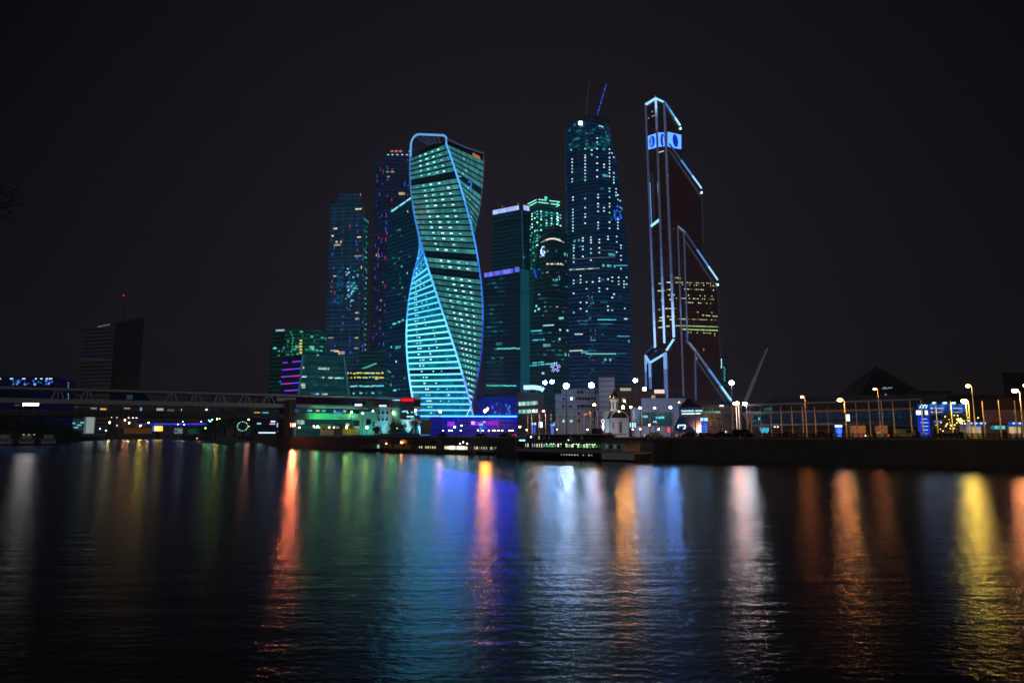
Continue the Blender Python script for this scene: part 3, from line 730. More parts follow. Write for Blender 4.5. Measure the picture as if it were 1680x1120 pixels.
for a, b, o in (((1151.5, 325), (1154.5, 400), 2.5), ((1178, 476), (1182.5, 600), 5)): beam(R_(*a, o), R_(*b, o), .7, '4a4a58', .35, 'edge_rail')
# foot of the piers
beam(front(1105.5, 556, 700), front(1093, 575, 703), 2.4, '94d0ff', 1.5); beam(front(1093, 579, 704), front(1066, 595, 712), 2.6, '8cccff', 1.4)
beam(front(1058.5, 583, 716), front(1066, 595, 712), 2.6, '84c4ff', 1.2)
MB().bar(front(1061, 582, 717), front(1103, 556, 704), 4.5, 2.5).build('transfer_beam', pbr('slate_cladding', '2a3442', .5), T.root)
beam(front(1059, 580, 718), front(1074, 565, 716), 1.2, '4a6a8a', .5)
for x, Y, w in ((1059.5, 716, 2.6), (1066, 712, 2.4), (1090.7, 705, 3.4)):
    top = front(x, 595 if x == 1066 else 584 if x < 1062 else 579, Y); 
    for a, b, m in ((0, .2, 3), (.2, .6, 2), (.6, 1, 1)):
        MB().bar(top.lerp(Vector((top.x, top.y, GZ)), a), top.lerp(Vector((top.x, top.y, GZ)), b), w, w).build('foot_pier', pier_mat(m), T.root)
slabp = [front(1060, 590, 714), front(1092, 578, 703)]
MB().prism([(slabp[0].x, slabp[0].y+1), (slabp[1].x, slabp[1].y+1), (slabp[1].x, slabp[1].y+9), (slabp[0].x, slabp[0].y+9)], GZ, [zat(598, 710), zat(582, 703), zat(582, 703), zat(598, 710)]).build('entrance_block', gC, T.root)
fbar(T, 0, (1068, 372), (1082, 361), 2.2, em('9fe0ff', 1.4), 'edge_beam')
for x in (1067.5, 1071): fbar(T, 0, (x, 285), (x+3, 365), .6, em('3a4a66', .5), 'facade_strip')
fbar(T, 0, (1066.3, 300), (1069, 370), 1.0, em('6fb4ff', 1.1), 'edge_beam'); fbar(T, 0, (1080.2, 300), (1083, 365), 1.2, em('8fc8ff', 1.2), 'edge_beam')
# screen band: pale blue panels with dark and light discs
def screen(fi, x0, x1, y0t, y0b, y1t, y1b, discs):
    A, B = T.faces[fi]; d = (B-A).normalized(); n = Vector((d.y, -d.x, 0))
    q = [on_plane(A, B, x0, y0b), on_plane(A, B, x1, y1b), on_plane(A, B, x1, y1t), on_plane(A, B, x0, y0t)]
    mb = MB(); f = [p + n*.9 for p in q]; b = [p + n*.2 for p in q]
    mb.add(f + b, [(0, 1, 2, 3), (0, 4, 5, 1), (2, 6, 7, 3), (1, 5, 6, 2), (3, 7, 4, 0)]); o = mb.build('screen_panel', eml((.2, .62, 3.4)), T.root)
    for cx, cy, rx, ry, h, s, lift in discs:
        c = on_plane(A, B, cx, cy) + n*(1.0 + lift); mb = MB(); sc = c.y/F; m = 20
        e = [c + Vector((d.x, d.y, 0))*rx*sc*math.cos(2*PI*k/m) + Vector((0, 0, ry*sc*math.sin(2*PI*k/m))) for k in range(m)]
        mb.add(e + [p + n*.08 for p in e], [tuple(range(m, 2*m))] + [(k, (k+1) % m, m+(k+1) % m, m+k) for k in range(m)])
        mb.build('screen_disc', em(h, s), T.root)
screen(0, 1063, 1077.5, 224, 246, 219, 242, [(1070.5, 233, 6.4, 10.5, '1648e0', .9, 0), (1069, 233.5, 3.4, 8.5, '5f9cf0', 1.0, .15), (1068, 231, 1.4, 5, '2a68e0', .9, .3)])
screen(1, 1079, 1091.5, 218, 241.5, 218, 240, [(1087.5, 230, 3.8, 11.3, '1238e0', .9, 0), (1089.6, 231, 1.3, 8, '8fb8ff', 1.1, .2), (1080.2, 231, 1.0, 9, '1a50e8', .9, .1)])
screen(2, 1095, 1116.5, 217, 241, 222, 245, [(1106.8, 231.5, 9.0, 11.6, '2058f0', 1.0, 0), (1106, 231.5, 7.2, 10.2, '0f34b8', .85, .15)])
for x, y, w, m in ((1091, 288.5, 2, E_RED),): MB().box(front(x+5, y, 699), 1, .6, 1).build('warning_light', m, T.root)
for x, y in ((1059, 169), (1075, 158.5)): MB().box(front(x, y, 710), .9, .9, 1.2).build('warning_light', E_RED, T.root)
for k in range(7): T.win(0, 1062 + rng.uniform(0, 12), rng.uniform(176, 210), 2, 1.2, rng.choice([E_GREY, em('3a5a40', .6)]))
T.win(1, 1085, 249, 6, 1.2, em('ffe8c8', .8))
# lit floors on the lower right face
mw = [em('fff0b0', .8), em('e8f0a0', .7), em('b4e070', .6), em('fff8d8', 1.0), em('8a8a60', .5)]
def rwin(px, py, w, h, m, o=5.0):
    p = rp(px, py, o + .2); T.put(p, math.atan2(ldir.y, ldir.x), w, h, m)
for y, x0, x1, n, pr in ((455, 1106, 1117, 7, .9), (463, 1106, 1176, 24, .75), (467, 1118, 1172, 14, .5), (474, 1122, 1172, 18, .6), (484, 1124, 1170, 12, .4), (489, 1108, 1172, 18, .55), (496, 1122, 1174, 16, .6), (506, 1106, 1120, 5, .5), (511, 1110, 1175, 14, .35), (517, 1152, 1177, 9, .9), (523, 1112, 1175, 22, .75), (534, 1106, 1178, 30, 1.0), (540, 1120, 1178, 30, .95), (545, 1128, 1178, 14, .6), (549, 1160, 1178, 5, .7)):
    for k in range(n):
        if rng.random() < pr: rwin(x0 + (x1-x0)*(k+.5)/n, y + (k/n)*2, rng.uniform(.9, 2), 1.1, rng.choice(mw if y < 530 else [em('b8e888', .8), em('e8f8a8', .9)]))
for y in (463, 475, 484, 491, 506, 519, 524, 535):
    for k in range(6):
        if rng.random() < .6: T.win(1, 1094 + rng.uniform(0, 12), y, rng.uniform(1.2, 4), 1.2, rng.choice(mw))
    for k in range(4):
        if rng.random() < .5: T.win(0, 1079 + rng.uniform(0, 9), y + 2, rng.uniform(1.2, 4), 1.2, rng.choice(mw))
for k in range(24): rwin(1107 + k*.4 + rng.uniform(-1, 1), 400 + k*10, .6, .6, E_GREY, 0.2)
for k in range(12): rwin(1153 + rng.uniform(-2, 2), 555 + k*8, .6, .6, em('6a6a60', .5))
T.put(front(1069.5, 608, 704), 0, 2.2, 3, em('1a3aa0', .6))

# ---------------------------------------------------------------- slim tower behind on the right, far-left dark block, blue block
gS = facade('grey_green_glass', '141a20', 4, 2.5, .3, .1, '2a2e36', '2a4a5a', .4, .8, .05, '6fe8d8', .3)
T = mk('slim_grey_tower', 'slim grey tower half hidden behind the right edge of the tallest tower', 'tower block', 1189, 860)
block(T, [(1180, 584, 860), (1194, 583, 864)], 14, GZ, gS)
for k in range(8): T.win(0, 1188 + (k % 2), 603 + k*3, 1.4, 1.2, E_TEAL)
for k in range(4): T.win(0, 1183.5, 590 + k*4, 1.6, 2.6, em('bfe8ff', 1.2))

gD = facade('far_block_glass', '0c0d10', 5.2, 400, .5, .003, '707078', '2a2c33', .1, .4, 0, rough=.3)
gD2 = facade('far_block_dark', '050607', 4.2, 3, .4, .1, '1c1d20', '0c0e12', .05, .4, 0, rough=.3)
T = mk('wedge_office_tower', 'unlit dark office tower with a slanted roof rising above the left end of the bridge', 'office tower', 180, 920)
block(T, [(136.5, 541, 940), (189, 530, 920)], 40, GZ, gD)
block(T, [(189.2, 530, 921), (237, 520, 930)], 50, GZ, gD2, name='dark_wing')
block(T, [(130, 589, 934), (185, 589, 915)], 8, GZ, gD, name='lower_block')
fbar(T, 0, (161, 536), (181, 532), .6, em('b8c0c8', .5), 'roof_light'); fbar(T, 8, (130, 589), (184, 590), .8, em('5a5c64', .28), 'cornice_light')
for k in range(8): T.win(8, 134 + k*2.6, 582 - 0, 2, 2, em('16224a', .4))
t = thing('tower_crane', 'dim crane mast with one red lamp behind the dark slanted office tower', 'crane', gp(203, 975, GZ))
MB().bar(gp(203, 975, GZ), at(203, 487, 975), 1.4).build('mast', pbr('crane_grey', '55555a', .6), t)
MB().bar(at(190, 491, 975), at(222, 491, 975), 1.0).build('jib', pbr('crane_grey', '55555a', .6), t)
MB().box(at(203, 484.5, 974), 1.6, 1.6, 1.6).build('warning_light', em('ff2840', 1.0), t)

gQ = facade('blue_office_glass', '06081a', 4, 3, .25, .1, '080a16', '101c80', .16, .85, 0)
T = mk('blue_lit_block', 'low block with blue glowing windows peeping over the left end of the bridge', 'office block', 60, 640)
block(T, [(-30, 617, 640), (97, 618.5, 620), (125, 626, 650)], 24, GZ, gQ)
for x, w in ((0, 4), (19, 7), (39, 7), (59, 4), (68, 5), (77, 5), (83, 7)): T.win(0, x, 621, w*.5, 1.2, em('b8f0ff', 1.2))
for _ in range(34): T.win(0, rng.choice([18, 22, 27, 31, 36, 41, 46, 55, 58, 63, 68, 73, 76, 81, 84]) + rng.uniform(-1, 1), rng.uniform(624, 631), rng.uniform(.8, 2.4), rng.uniform(.6, 2.2), rng.choice([em('2038c0', .8), em('3a6cff', 1), em('2a9ac8', .8), em('7aa8ff', 1.1)]))
for _ in range(40): T.rand(1, 1, 99, 123, 630, 655, [em('1428c8', .6), em('0f1e90', .6)], (1.5, 3), 1.4)
for k in range(9): T.win(1, 112, 628 + k*3.6, .7, 1, E_CYAN)
# ================================================================== GROUND, WATER, QUAY
BPX = [(1680, 128.0), (1400, 143.0), (1100, 166.0), (850, 196.0), (600, 263.0), (470, 330.0)]
def bY(px):
    for (a, ya), (b, yb) in zip(BPX, BPX[1:]):
        if px >= b or b == 470:
            t = (a-px)/(a-b); return ya + (yb-ya)*t
bank = [Vector((420, -70, 0)), Vector((230, 45, 0)), Vector((150, 95, 0))] + [gp(x, y, 0) for x, y in BPX] + \
       [Vector((-150, 425, 0)), Vector((-262, 700, 0)), Vector((-440, 1100, 0)), Vector((-640, 1600, 0))]
def offs(pl, d):
    out = []
    for i, p in enumerate(pl):
        t = (pl[min(i+1, len(pl)-1)] - pl[max(i-1, 0)]).normalized(); n = Vector((t.y, -t.x, 0))   # landward
        if n.y < 0 and n.x < 0: n = -n
        out.append(p + n*d)
    return out
def sheet(name, pts, z, mat):
    mb = MB(); mb.add([(p[0], p[1], z) for p in pts], [tuple(range(len(pts)))])
    o = mb.build(name, mat); return tag(o, None, None, None, 'structure')
def strip(name, d0, d1, z, mat, rng_=slice(0, None), thick=0):
    a, b = offs(bank, d0)[rng_], offs(bank, d1)[rng_]; mb = MB()
    for i in range(len(a)-1):
        mb.add([(a[i].x, a[i].y, z), (b[i].x, b[i].y, z), (b[i+1].x, b[i+1].y, z), (a[i+1].x, a[i+1].y, z)], [(0, 1, 2, 3)])
        if thick: mb.add([(b[i].x, b[i].y, z), (b[i].x, b[i].y, z-thick), (b[i+1].x, b[i+1].y, z-thick), (b[i+1].x, b[i+1].y, z)], [(0, 1, 2, 3)])
    return tag(mb.build(name, mat), None, None, None, 'structure')
M_ASPH = pbr('asphalt', '3a3a3a', .85, var=.25, scale=.6)
M_GRND = pbr('ground_soil', '3b3833', .95, var=.3, scale=.1)
M_PAVE = pbr('paving', '625c55', .85, var=.2, scale=.8)
land = offs(bank, .5)
sheet('ground', land + [Vector((-640, 2600, 0)), Vector((2600, 2600, 0)), Vector((2600, -70, 0))], 5.0, M_GRND)
strip('pavement', .8, 7, GZ, M_PAVE, slice(0, 10), .16)
strip('road', 7.05, 24, 5.04, M_ASPH, slice(0, 10))
strip('lane_marking', 15.4, 15.6, 5.046, pbr('road_paint', 'c8c8c0', .7), slice(0, 10))
# left bank, its dark hill, far bank
lb = [(-900, 150), (-345, 330), (-318, 372), (-335, 430), (-385, 600), (-560, 1000), (-900, 1550), (-640, 1600), (-640, 2600), (-2600, 2600), (-2600, 150)]
sheet('left_bank_ground', [Vector((x, y, 0)) for x, y in lb], 2.2, M_GRND)
mb = MB(); hl = [(-900, 150), (-345, 330), (-318, 372), (-335, 430), (-385, 600), (-560, 1000), (-900, 1550)]
for a, b in zip(hl, hl[1:]): mb.add([(a[0], a[1], 2.2), (b[0], b[1], 2.2), (b[0]+6, b[1]-2, -1), (a[0]+6, a[1]-2, -1)], [(0, 1, 2, 3)])
tag(mb.build('river_bank', M_GRND), None, None, None, 'structure')
mb = MB(); G = 16
def hz(u, v): return 2.3 + 17*math.sin(PI*min(1, u*1.0)*.5)*(math.sin(PI*v)**.6) + .8*math.sin(u*17+v*9)*u
hp = lambda u, v: (-322 - u*120 - 90*v + 0*u, 378 + 330*v - 20*u, hz(u, v))
for i in range(G):
    for j in range(G): mb.add([hp(i/G, j/G), hp((i+1)/G, j/G), hp((i+1)/G, (j+1)/G), hp(i/G, (j+1)/G)], [(0, 1, 2, 3)])
tag(mb.build('hill', pbr('hill_grass', '20281a', .95, var=.4, scale=.3), smooth=True), None, None, None, 'structure')
# water
def water_mat():
    m = bpy.data.materials.new('river_water'); m.use_nodes = True; nt = m.node_tree; N = nt.nodes; L = nt.links; N.clear()
    o = N.new('ShaderNodeOutputMaterial'); tc = N.new('ShaderNodeTexCoord')
    def noise(sx, sy, sc, det, rz=.2):
        mp = N.new('ShaderNodeMapping'); mp.inputs['Scale'].default_value = (sx, sy, 1); mp.inputs['Rotation'].default_value = (0, 0, rz)
        L.new(tc.outputs['Object'], mp.inputs[0]); n = N.new('ShaderNodeTexNoise'); n.inputs['Scale'].default_value = sc; n.inputs['Detail'].default_value = det
        L.new(mp.outputs[0], n.inputs['Vector']); return n.outputs[0]
    n1 = noise(1.3, 1.7, 1.9, 4, .06); n2 = noise(.5, 2.2, .35, 2, -.08); n3 = noise(.6, 1.0, .02, 2, .5)
    b1 = N.new('ShaderNodeBump'); b1.inputs['Strength'].default_value = 1; b1.inputs['Distance'].default_value = W_RIP; L.new(n1, b1.inputs['Height'])
    b2 = N.new('ShaderNodeBump'); b2.inputs['Strength'].default_value = 1; b2.inputs['Distance'].default_value = W_SWELL; L.new(n2, b2.inputs['Height']); L.new(b1.outputs[0], b2.inputs['Normal'])
    g = N.new('ShaderNodeBsdfGlossy'); g.distribution = 'BECKMANN'; g.inputs['Color'].default_value = (.95, .97, 1, 1); g.inputs['Anisotropy'].default_value = W_AN; cx = N.new('ShaderNodeCombineXYZ'); cx.inputs[0].default_value = 1; L.new(cx.outputs[0], g.inputs['Tangent'])
    mr = N.new('ShaderNodeMapRange'); mr.interpolation_type = 'SMOOTHERSTEP'; mr.inputs[1].default_value = .2; mr.inputs[2].default_value = .8; mr.inputs[3].default_value = W_R0; mr.inputs[4].default_value = W_R1
    L.new(n3, mr.inputs[0]); L.new(mr.outputs[0], g.inputs['Roughness']); L.new(b2.outputs[0], g.inputs['Normal'])
    d = N.new('ShaderNodeBsdfDiffuse'); d.inputs[0].default_value = (.001, .0012, .002, 1)
    fr = N.new('ShaderNodeFresnel'); fr.inputs['IOR'].default_value = W_IOR
    mx = N.new('ShaderNodeMixShader'); L.new(fr.outputs[0], mx.inputs[0]); L.new(d.outputs[0], mx.inputs[1]); L.new(g.outputs[0], mx.inputs[2]); L.new(mx.outputs[0], o.inputs[0])
    return m
W_AN = -.22
W_RIP, W_SWELL, W_R0, W_R1, W_IOR = .04, .085, .19, .23, 1.5
sheet('river', [Vector((-2600, -60, 0)), Vector((900, -60, 0)), Vector((900, 700, 0)), Vector((300, 1700, 0)), Vector((-2600, 1700, 0))], 0, water_mat())

# ------------------------------------------------------------------ embankment wall (stone blocks) and railing
def stone_mat():
    m = pbr('granite_blocks', '4a4540', .85, var=.3, scale=.7); nt = m.node_tree; N = nt.nodes; L = nt.links
    uv = N.new('ShaderNodeUVMap'); br = N.new('ShaderNodeTexBrick'); br.inputs['Scale'].default_value = 1.0
    br.inputs['Brick Width'].default_value = 1.6; br.inputs['Row Height'].default_value = .62; br.inputs['Mortar Size'].default_value = .02
    br.inputs['Color1'].default_value = (.9, .9, .9, 1); br.inputs['Color2'].default_value = (.62, .6, .6, 1); br.inputs['Mortar'].default_value = (.25, .24, .23, 1)
    L.new(uv.outputs[0], br.inputs['Vector']); mx = N.new('ShaderNodeMix'); mx.data_type = 'RGBA'; mx.blend_type = 'MULTIPLY'; mx.inputs[0].default_value = 1
    p = N['Principled BSDF']; src = p.inputs['Base Color'].links[0].from_socket
    L.new(src, mx.inputs[6]); L.new(br.outputs[0], mx.inputs[7]); L.new(mx.outputs[2], p.inputs['Base Color'])
    bp = N.new('ShaderNodeBump'); bp.inputs['Distance'].default_value = .03; L.new(br.outputs[0], bp.inputs['Height']); L.new(bp.outputs[0], p.inputs['Normal']); return m
M_STONE = stone_mat(); M_CAP = pbr('granite_cap', '6a625a', .8, var=.2)
wall = thing('embankment_wall', 'long granite embankment wall rising from the river along the far shore', 'wall', (40, 166, 0))
a = bank[:11]; lo = offs(a, -.5); mb = MB(); u = 0
for i in range(len(a)-1):
    w = (a[i+1]-a[i]).length
    mb.add([(lo[i].x, lo[i].y, -1), (a[i].x, a[i].y, 4.9), (a[i+1].x, a[i+1].y, 4.9), (lo[i+1].x, lo[i+1].y, -1)], [(0, 1, 2, 3)], 0, [[(u, 0), (u, 6), (u+w, 6), (u+w, 0)]]); u += w
mb.build('wall_face', M_STONE, wall)
mb = MB()
for i in range(len(a)-1):
    p, q = offs(a, -.12), offs(a, .85)
    vs = [p[i], p[i+1], q[i+1], q[i]]
    mb.add([(v.x, v.y, 4.9) for v in vs] + [(v.x, v.y, 5.28) for v in vs], [(0, 3, 2, 1), (4, 5, 6, 7), (0, 1, 5, 4), (2, 3, 7, 6)])
mb.build('coping', M_CAP, wall)
# railing : granite plinths, posts and rails along the right half
rl = thing('embankment_railing', 'dark cast iron railing with square pillars along the top of the embankment', 'railing', (60, 150, 5.28))
def bank_at(px, d=.35):
    p = gp(px, bY(px), 0); q = gp(px-8, bY(px-8), 0); t = (q-p).normalized(); n = Vector((t.y, -t.x, 0)); n = n if n.y > 0 else -n
    return p + n*d, t
xs = list(range(1150, 1690, 9)); M_IRON = pbr('cast_iron', '121314', .6, .5, var=.2)
pp = []
for i, x in enumerate(xs):
    p, t = bank_at(x); rz = math.atan2(t.y, t.x)
    big = i % 8 == 0
    MB().box((p.x, p.y, 5.28 + (.62 if big else .5)), .7 if big else .14, .6 if big else .14, 1.24 if big else 1.0, rz).build('pillar' if big else 'post', M_IRON if not big else pbr('dark_granite', '1c1a19', .8), rl)
    pp.append(p)
mb = MB()
for p, q in zip(pp, pp[1:]):
    for z in (5.45, 6.2): mb.bar((p.x, p.y, z), (q.x, q.y, z), .1, .1)
    for k in range(1, 7):
        c = p.lerp(q, k/7); mb.bar((c.x, c.y, 5.45), (c.x, c.y, 6.2), .04)
mb.build('rail', M_IRON, rl)
# landing stage blocks right of the big ship
st = thing('landing_stage', 'stepped granite landing block at the stern of the big ship', 'landing stage', gp(1080, 160, 0))
for x0, x1, h in ((1062, 1086, 4.1), (1052, 1064, 2.6), (1086, 1102, 4.9)):
    p, t = bank_at((x0+x1)/2, -1.6); w = abs(x1-x0)/F*165*1.25
    MB().box((p.x, p.y, h/2-.3), w, 3.4, h+.6, math.atan2(t.y, t.x)).build('step', M_CAP if h < 4.5 else M_DCONC, st)
# near shore ledge with a boulder under the camera
sheet('near_bank_ground', [Vector((-60, -60, 0)), Vector((60, -60, 0)), Vector((60, 3.2, 0)), Vector((-1.6, 4.35, 0)), Vector((-60, 4.35, 0))], 3.85, M_GRND)
mb = MB().ball((0, 0, 0), .24, n=12, sq=(1.05, .8, .62))
for v in mb.v: v += Vector((math.sin(v.x*23+v.z*11), math.sin(v.y*19), math.sin(v.x*17+v.y*13)))*.014
bo = mb.build('boulder', pbr('brown_rock', '5a463a', .9, var=.3, scale=6, bump=.4)); bo.location = gp(283, 4.0, 4.02); tag(bo, 'rounded brown rock at the near water edge', 'rock')

# ------------------------------------------------------------------ world: dim night sky with a city light dome
w = bpy.data.worlds.new('World'); S.world = w; w.use_nodes = True; nt = w.node_tree; N = nt.nodes; L = nt.links
bg = N['Background']; sky = N.new('ShaderNodeTexSky'); sky.sky_type = 'NISHITA'; sky.sun_disc = False
sky.sun_elevation = math.radians(-4); sky.sun_rotation = math.radians(200)
L.new(sky.outputs[0], bg.inputs[0]); bg.inputs[1].default_value = .001
tc = N.new('ShaderNodeTexCoord'); dt = N.new('ShaderNodeVectorMath'); dt.operation = 'DOT_PRODUCT'
dv = Vector((.03, 1, .10)).normalized(); dt.inputs[1].default_value = dv
L.new(tc.outputs['Generated'], dt.inputs[0]); cr = N.new('ShaderNodeValToRGB'); L.new(dt.outputs['Value'], cr.inputs[0])
el = cr.color_ramp.elements; el[0].position = .4; el[0].color = (*lin('030303'), 1); el[1].position = 1; el[1].color = (*lin('201a1f'), 1)
for pos, h in ((.71, '060506'), (.84, '120f12'), (.90, '171316'), (.945, '1b1619')): e = el.new(pos); e.color = (*lin(h), 1)
bg2 = N.new('ShaderNodeBackground'); L.new(cr.outputs[0], bg2.inputs[0]); bg2.inputs[1].default_value = .95
ad = N.new('ShaderNodeAddShader'); L.new(bg.outputs[0], ad.inputs[0]); L.new(bg2.outputs[0], ad.inputs[1]); L.new(ad.outputs[0], N['World Output'].inputs[0])
sd = bpy.data.lights.new('fill_sun', 'SUN'); sd.energy = .19; sd.angle = math.radians(25); sd.color = (1, .96, 1); so = bpy.data.objects.new('fill_sun', sd); C.objects.link(so)  # soft unseen sun added as fill for fronts facing the river
so.rotation_euler = (math.radians(52), 0, math.radians(-25))
S.view_settings.view_transform = 'Standard'; S.view_settings.look = 'None'; S.view_settings.exposure = 0; S.view_settings.gamma = 1
cy = S.cycles; cy.use_denoising = True; cy.max_bounces = 5; cy.diffuse_bounces = 2; cy.glossy_bounces = 3; cy.sample_clamp_indirect = 4; cy.caustics_reflective = False; cy.caustics_refractive = False
cy.blur_glossy = .5
# ================================================================== BRIDGE
BA, BB = at(0, 640, 280), at(690, 656, 372)
def bpt(px, py, off=0):          # point on the bridge's near face
    a, b = Vector((BA.x, BA.y, 0)), Vector((BB.x, BB.y, 0)); d = (b-a).normalized(); n = Vector((d.y, -d.x, 0))
    return on_plane(a + n*off, b + n*off, px, py)
bd = (Vector((BB.x, BB.y, 0)) - Vector((BA.x, BA.y, 0))).normalized(); bn = Vector((bd.y, -bd.x, 0))
M_BR = pbr('bridge_grey', 'c4c4ca', .6, .1, var=.12); M_BRD = pbr('bridge_dark', '55555c', .7, var=.2)
B0 = Vector((BA.x, BA.y, 0)); LB = (Vector((BB.x, BB.y, 0)) - B0).length
zt_, zm_, zg1, zg0 = zat(635.5, 280), zat(656.5, 280), zat(671, 280), zat(681, 280)
br = thing('covered_footbridge', 'long two-level covered footbridge with glazed sides and V-shaped struts crossing the river', 'bridge', (B0.x, B0.y, 0))
def bs(s, z, o=0): p = B0 + bd*s + bn*o; return Vector((p.x, p.y, z))
S0, S1 = -60, LB
def lbeam(name, z, w, h, mat, off=0, s0=S0, s1=S1): return MB().bar(bs(s0, z, off), bs(s1, z, off), w, h).build(name, mat, br)
lbeam('top_chord', zt_, .9, 1.0, M_BR, 0); lbeam('top_chord', zt_, .9, 1.0, M_BR, -14); lbeam('roof', zt_ + .65, 15, .25, M_BRD, -7)
lbeam('upper_deck', zm_, 15, 1.1, M_BR, -7.4); lbeam('deck_edge', zm_+.15, .5, 1.9, M_BR, .2)
lbeam('lower_girder', (zg1+zg0)/2, 15, (zg1-zg0), M_BRD, -7.4)
mb = MB()
for k in range(int((S1-S0)/1.2)): mb.bar(bs(S0 + k*1.2, zg0+.15, .18), bs(S0 + k*1.2, zg1-.15, .18), .25)
mb.build('girder_fin', pbr('girder_fin', '77777e', .6), br)
def s_at(px):
    p = bpt(px, 660); return (Vector((p.x, p.y, 0)) - B0).dot(bd)
for px in (94, 142, 281, 322, 361, 402, 441):
    s = s_at(px); mb = MB(); hw = (s_at(px+11) - s)
    for e in (-1, 0, 1): mb.bar(bs(s + e*.9, zt_-.4, 0), bs(s + e*hw, zm_+.5, 0), .55 if e else .3)
    mb.build('strut', M_BR, br)
    mb = MB()
    for e in (-1, 1): mb.bar(bs(s + e*.9, zt_-.4, -14), bs(s + e*hw, zm_+.5, -14), .5)
    mb.build('strut', M_BRD, br)
M_BGL = facade('bridge_glass', '0a0f18', 20, 1.8, .01, .06, '20242a', '0c1a2a', .3, .5, 0, rough=.08)
def panel(pts, name, mat, off=.1):
    q = [bs(s_at(x), z, off) for x, z in pts]; mb = MB(); o = q[0]
    b = [p - bn*.25 for p in q]; n = len(q)
    uv = [[((p-o).dot(bd), p.z-zm_) for p in q]] + [None]*(n)
    mb.add(q + b, [tuple(range(n))] + [(i, (i+1) % n, n+(i+1) % n, n+i) for i in range(n)], 0, uv); return mb.build(name, mat, br)
for x0, x1, c in ((-60, 55, 12), (176, 248, 12), (443, 690, 0)):
    panel([(x0, zm_+.6), (x1, zm_+.6), (x1-(c if x0 > -60 or c else 0), zt_-.5), (x0 + (c if x0 > 0 else 0), zt_-.5)], 'glazed_bay', M_BGL)
for x in (212,): MB().box(bs(s_at(x), zat(650, 296), .3), 2.2, .2, 2, math.atan2(bd.y, bd.x)).build('bay_sign', em('3a4a66', .5), br)
# things glimpsed between the decks: lit kiosks
q = [bs(s_at(x), z, -.4) for x, z in ((38, zat(668.5, 285)), (64, zat(668.5, 285)), (64, zat(661, 285)), (38, zat(661, 285)))]
mb = MB(); mb.add(q, [(0, 1, 2, 3)]); t = thing('lit_kiosk', 'brilliant white lit kiosk between the two decks at the left end of the bridge', 'kiosk', bs(s_at(51), zg1, -1))
for k in range(9):
    a, b = k/9, (k+.8)/9; e = q[0].lerp(q[1], (a+b)/2); hgt = (q[3].z-q[0].z)
    MB().box((e.x, e.y, q[0].z + hgt*.62), (q[1]-q[0]).length/9*.95, .5, hgt*.75, math.atan2(bd.y, bd.x)).build('window', em('fff4ee', 9.0), t)
MB().box(((q[0]+q[1])/2 + Vector((0, 0, .5))), (q[1]-q[0]).length, .6, .8, math.atan2(bd.y, bd.x)).build('counter', M_DCONC, t)
for x0, x1, y, h, m in ((163, 176, 670, 1.0, em('ffb050', 1.0)), (147, 160, 669, .8, E_GREY), (203, 216, 668, .8, E_GREY), (230, 236, 669, 2, em('7ab0d0', .8)), (258, 272, 669, 1.6, em('d8d0b8', .6)), (276, 290, 670, 1.2, em('7a7466', .5)), (300, 302, 669, 1.2, em('fff4e0', 2)), (340, 346, 668, 1.1, em('fff0c8', 1.5)), (422, 434, 672.5, 1.1, em('d8d030', .9)), (436, 448, 672.5, 1.1, em('60d8f0', .9)), (18, 30, 666, 1.2, em('2a5048', .6)), (120, 128, 667, 1, em('3a4a48', .5))):
    s0, s1 = s_at(x0), s_at(x1); MB().bar(bs(s0+.3, zat(y, 300), -9), bs(s1-.3, zat(y, 300), -9), .3, h*.7).build('lit_window', m, br)
# pier and portal near the far bank
for px, w in ((474, 5.0),):
    s = s_at(px); MB().box(bs(s, (zt_-1)/2 - 1, -5), 4.4, 13, zt_-1, math.atan2(bd.y, bd.x)).build('pier', M_DCONC, br)
    MB().box(bs(s-1.5, zt_-2, .7), 9, 1.6, 1.8, math.atan2(bd.y, bd.x)).build('portal', M_BR, br)
    MB().box(bs(s+1.3, (zt_+zg0)/2 - 2, 1.7), 2.6, 1.0, zt_-zg0, math.atan2(bd.y, bd.x)).build('portal', pbr('stained_concrete', '5a5752', .85, var=.4, scale=.8), br)
s = s_at(120); MB().box(bs(s-95, zg0/2, -7), 5, 13, zg0, math.atan2(bd.y, bd.x)).build('pier', M_DCONC, br)
# green and teal floodlit balustrade right of the portal
M_BAL = pbr('white_balustrade', '9aa29e', .6, var=.1)
s0, s1 = s_at(484), s_at(622)
lbeam('lower_roof', zm_-.2, 4, 1.3, M_BR, 1.4, s0, s1)
mb = MB()
for k in range(int((s1-s0)/.9)): mb.bar(bs(s0+k*.9, zg1-2.0, 1.2), bs(s0+k*.9, zg1+.4, 1.2), .3)
mb.build('balustrade', M_BAL, br); lbeam('walkway', zg1-2.3, 5, .5, M_BAL, -.6, s0, s1); lbeam('balustrade_panel', zg1-.8, .15, 2.2, M_BAL, 1.0, s0, s1)
def spot(name, loc, target, color, power, angle=60, size=.2, blend=.6):
    l = bpy.data.lights.new(name, 'SPOT'); l.energy = power; l.color = lin(color); l.spot_size = math.radians(angle); l.spot_blend = blend; l.shadow_soft_size = size
    o = bpy.data.objects.new(name, l); C.objects.link(o); o.location = loc
    o.rotation_euler = (Vector(target)-Vector(loc)).to_track_quat('-Z', 'Y').to_euler(); return o
for px, col, p in ((520, '30ff90', 3500), (545, '2cf098', 2200), (575, '30e8b0', 1800), (600, '30d8f0', 2600), (625, '30d0ff', 2600)):
    s = s_at(px); spot('floodlight', bs(s, zg1-4.2, 7), bs(s, zg1-.6, .8), col, p*1.4, 95)

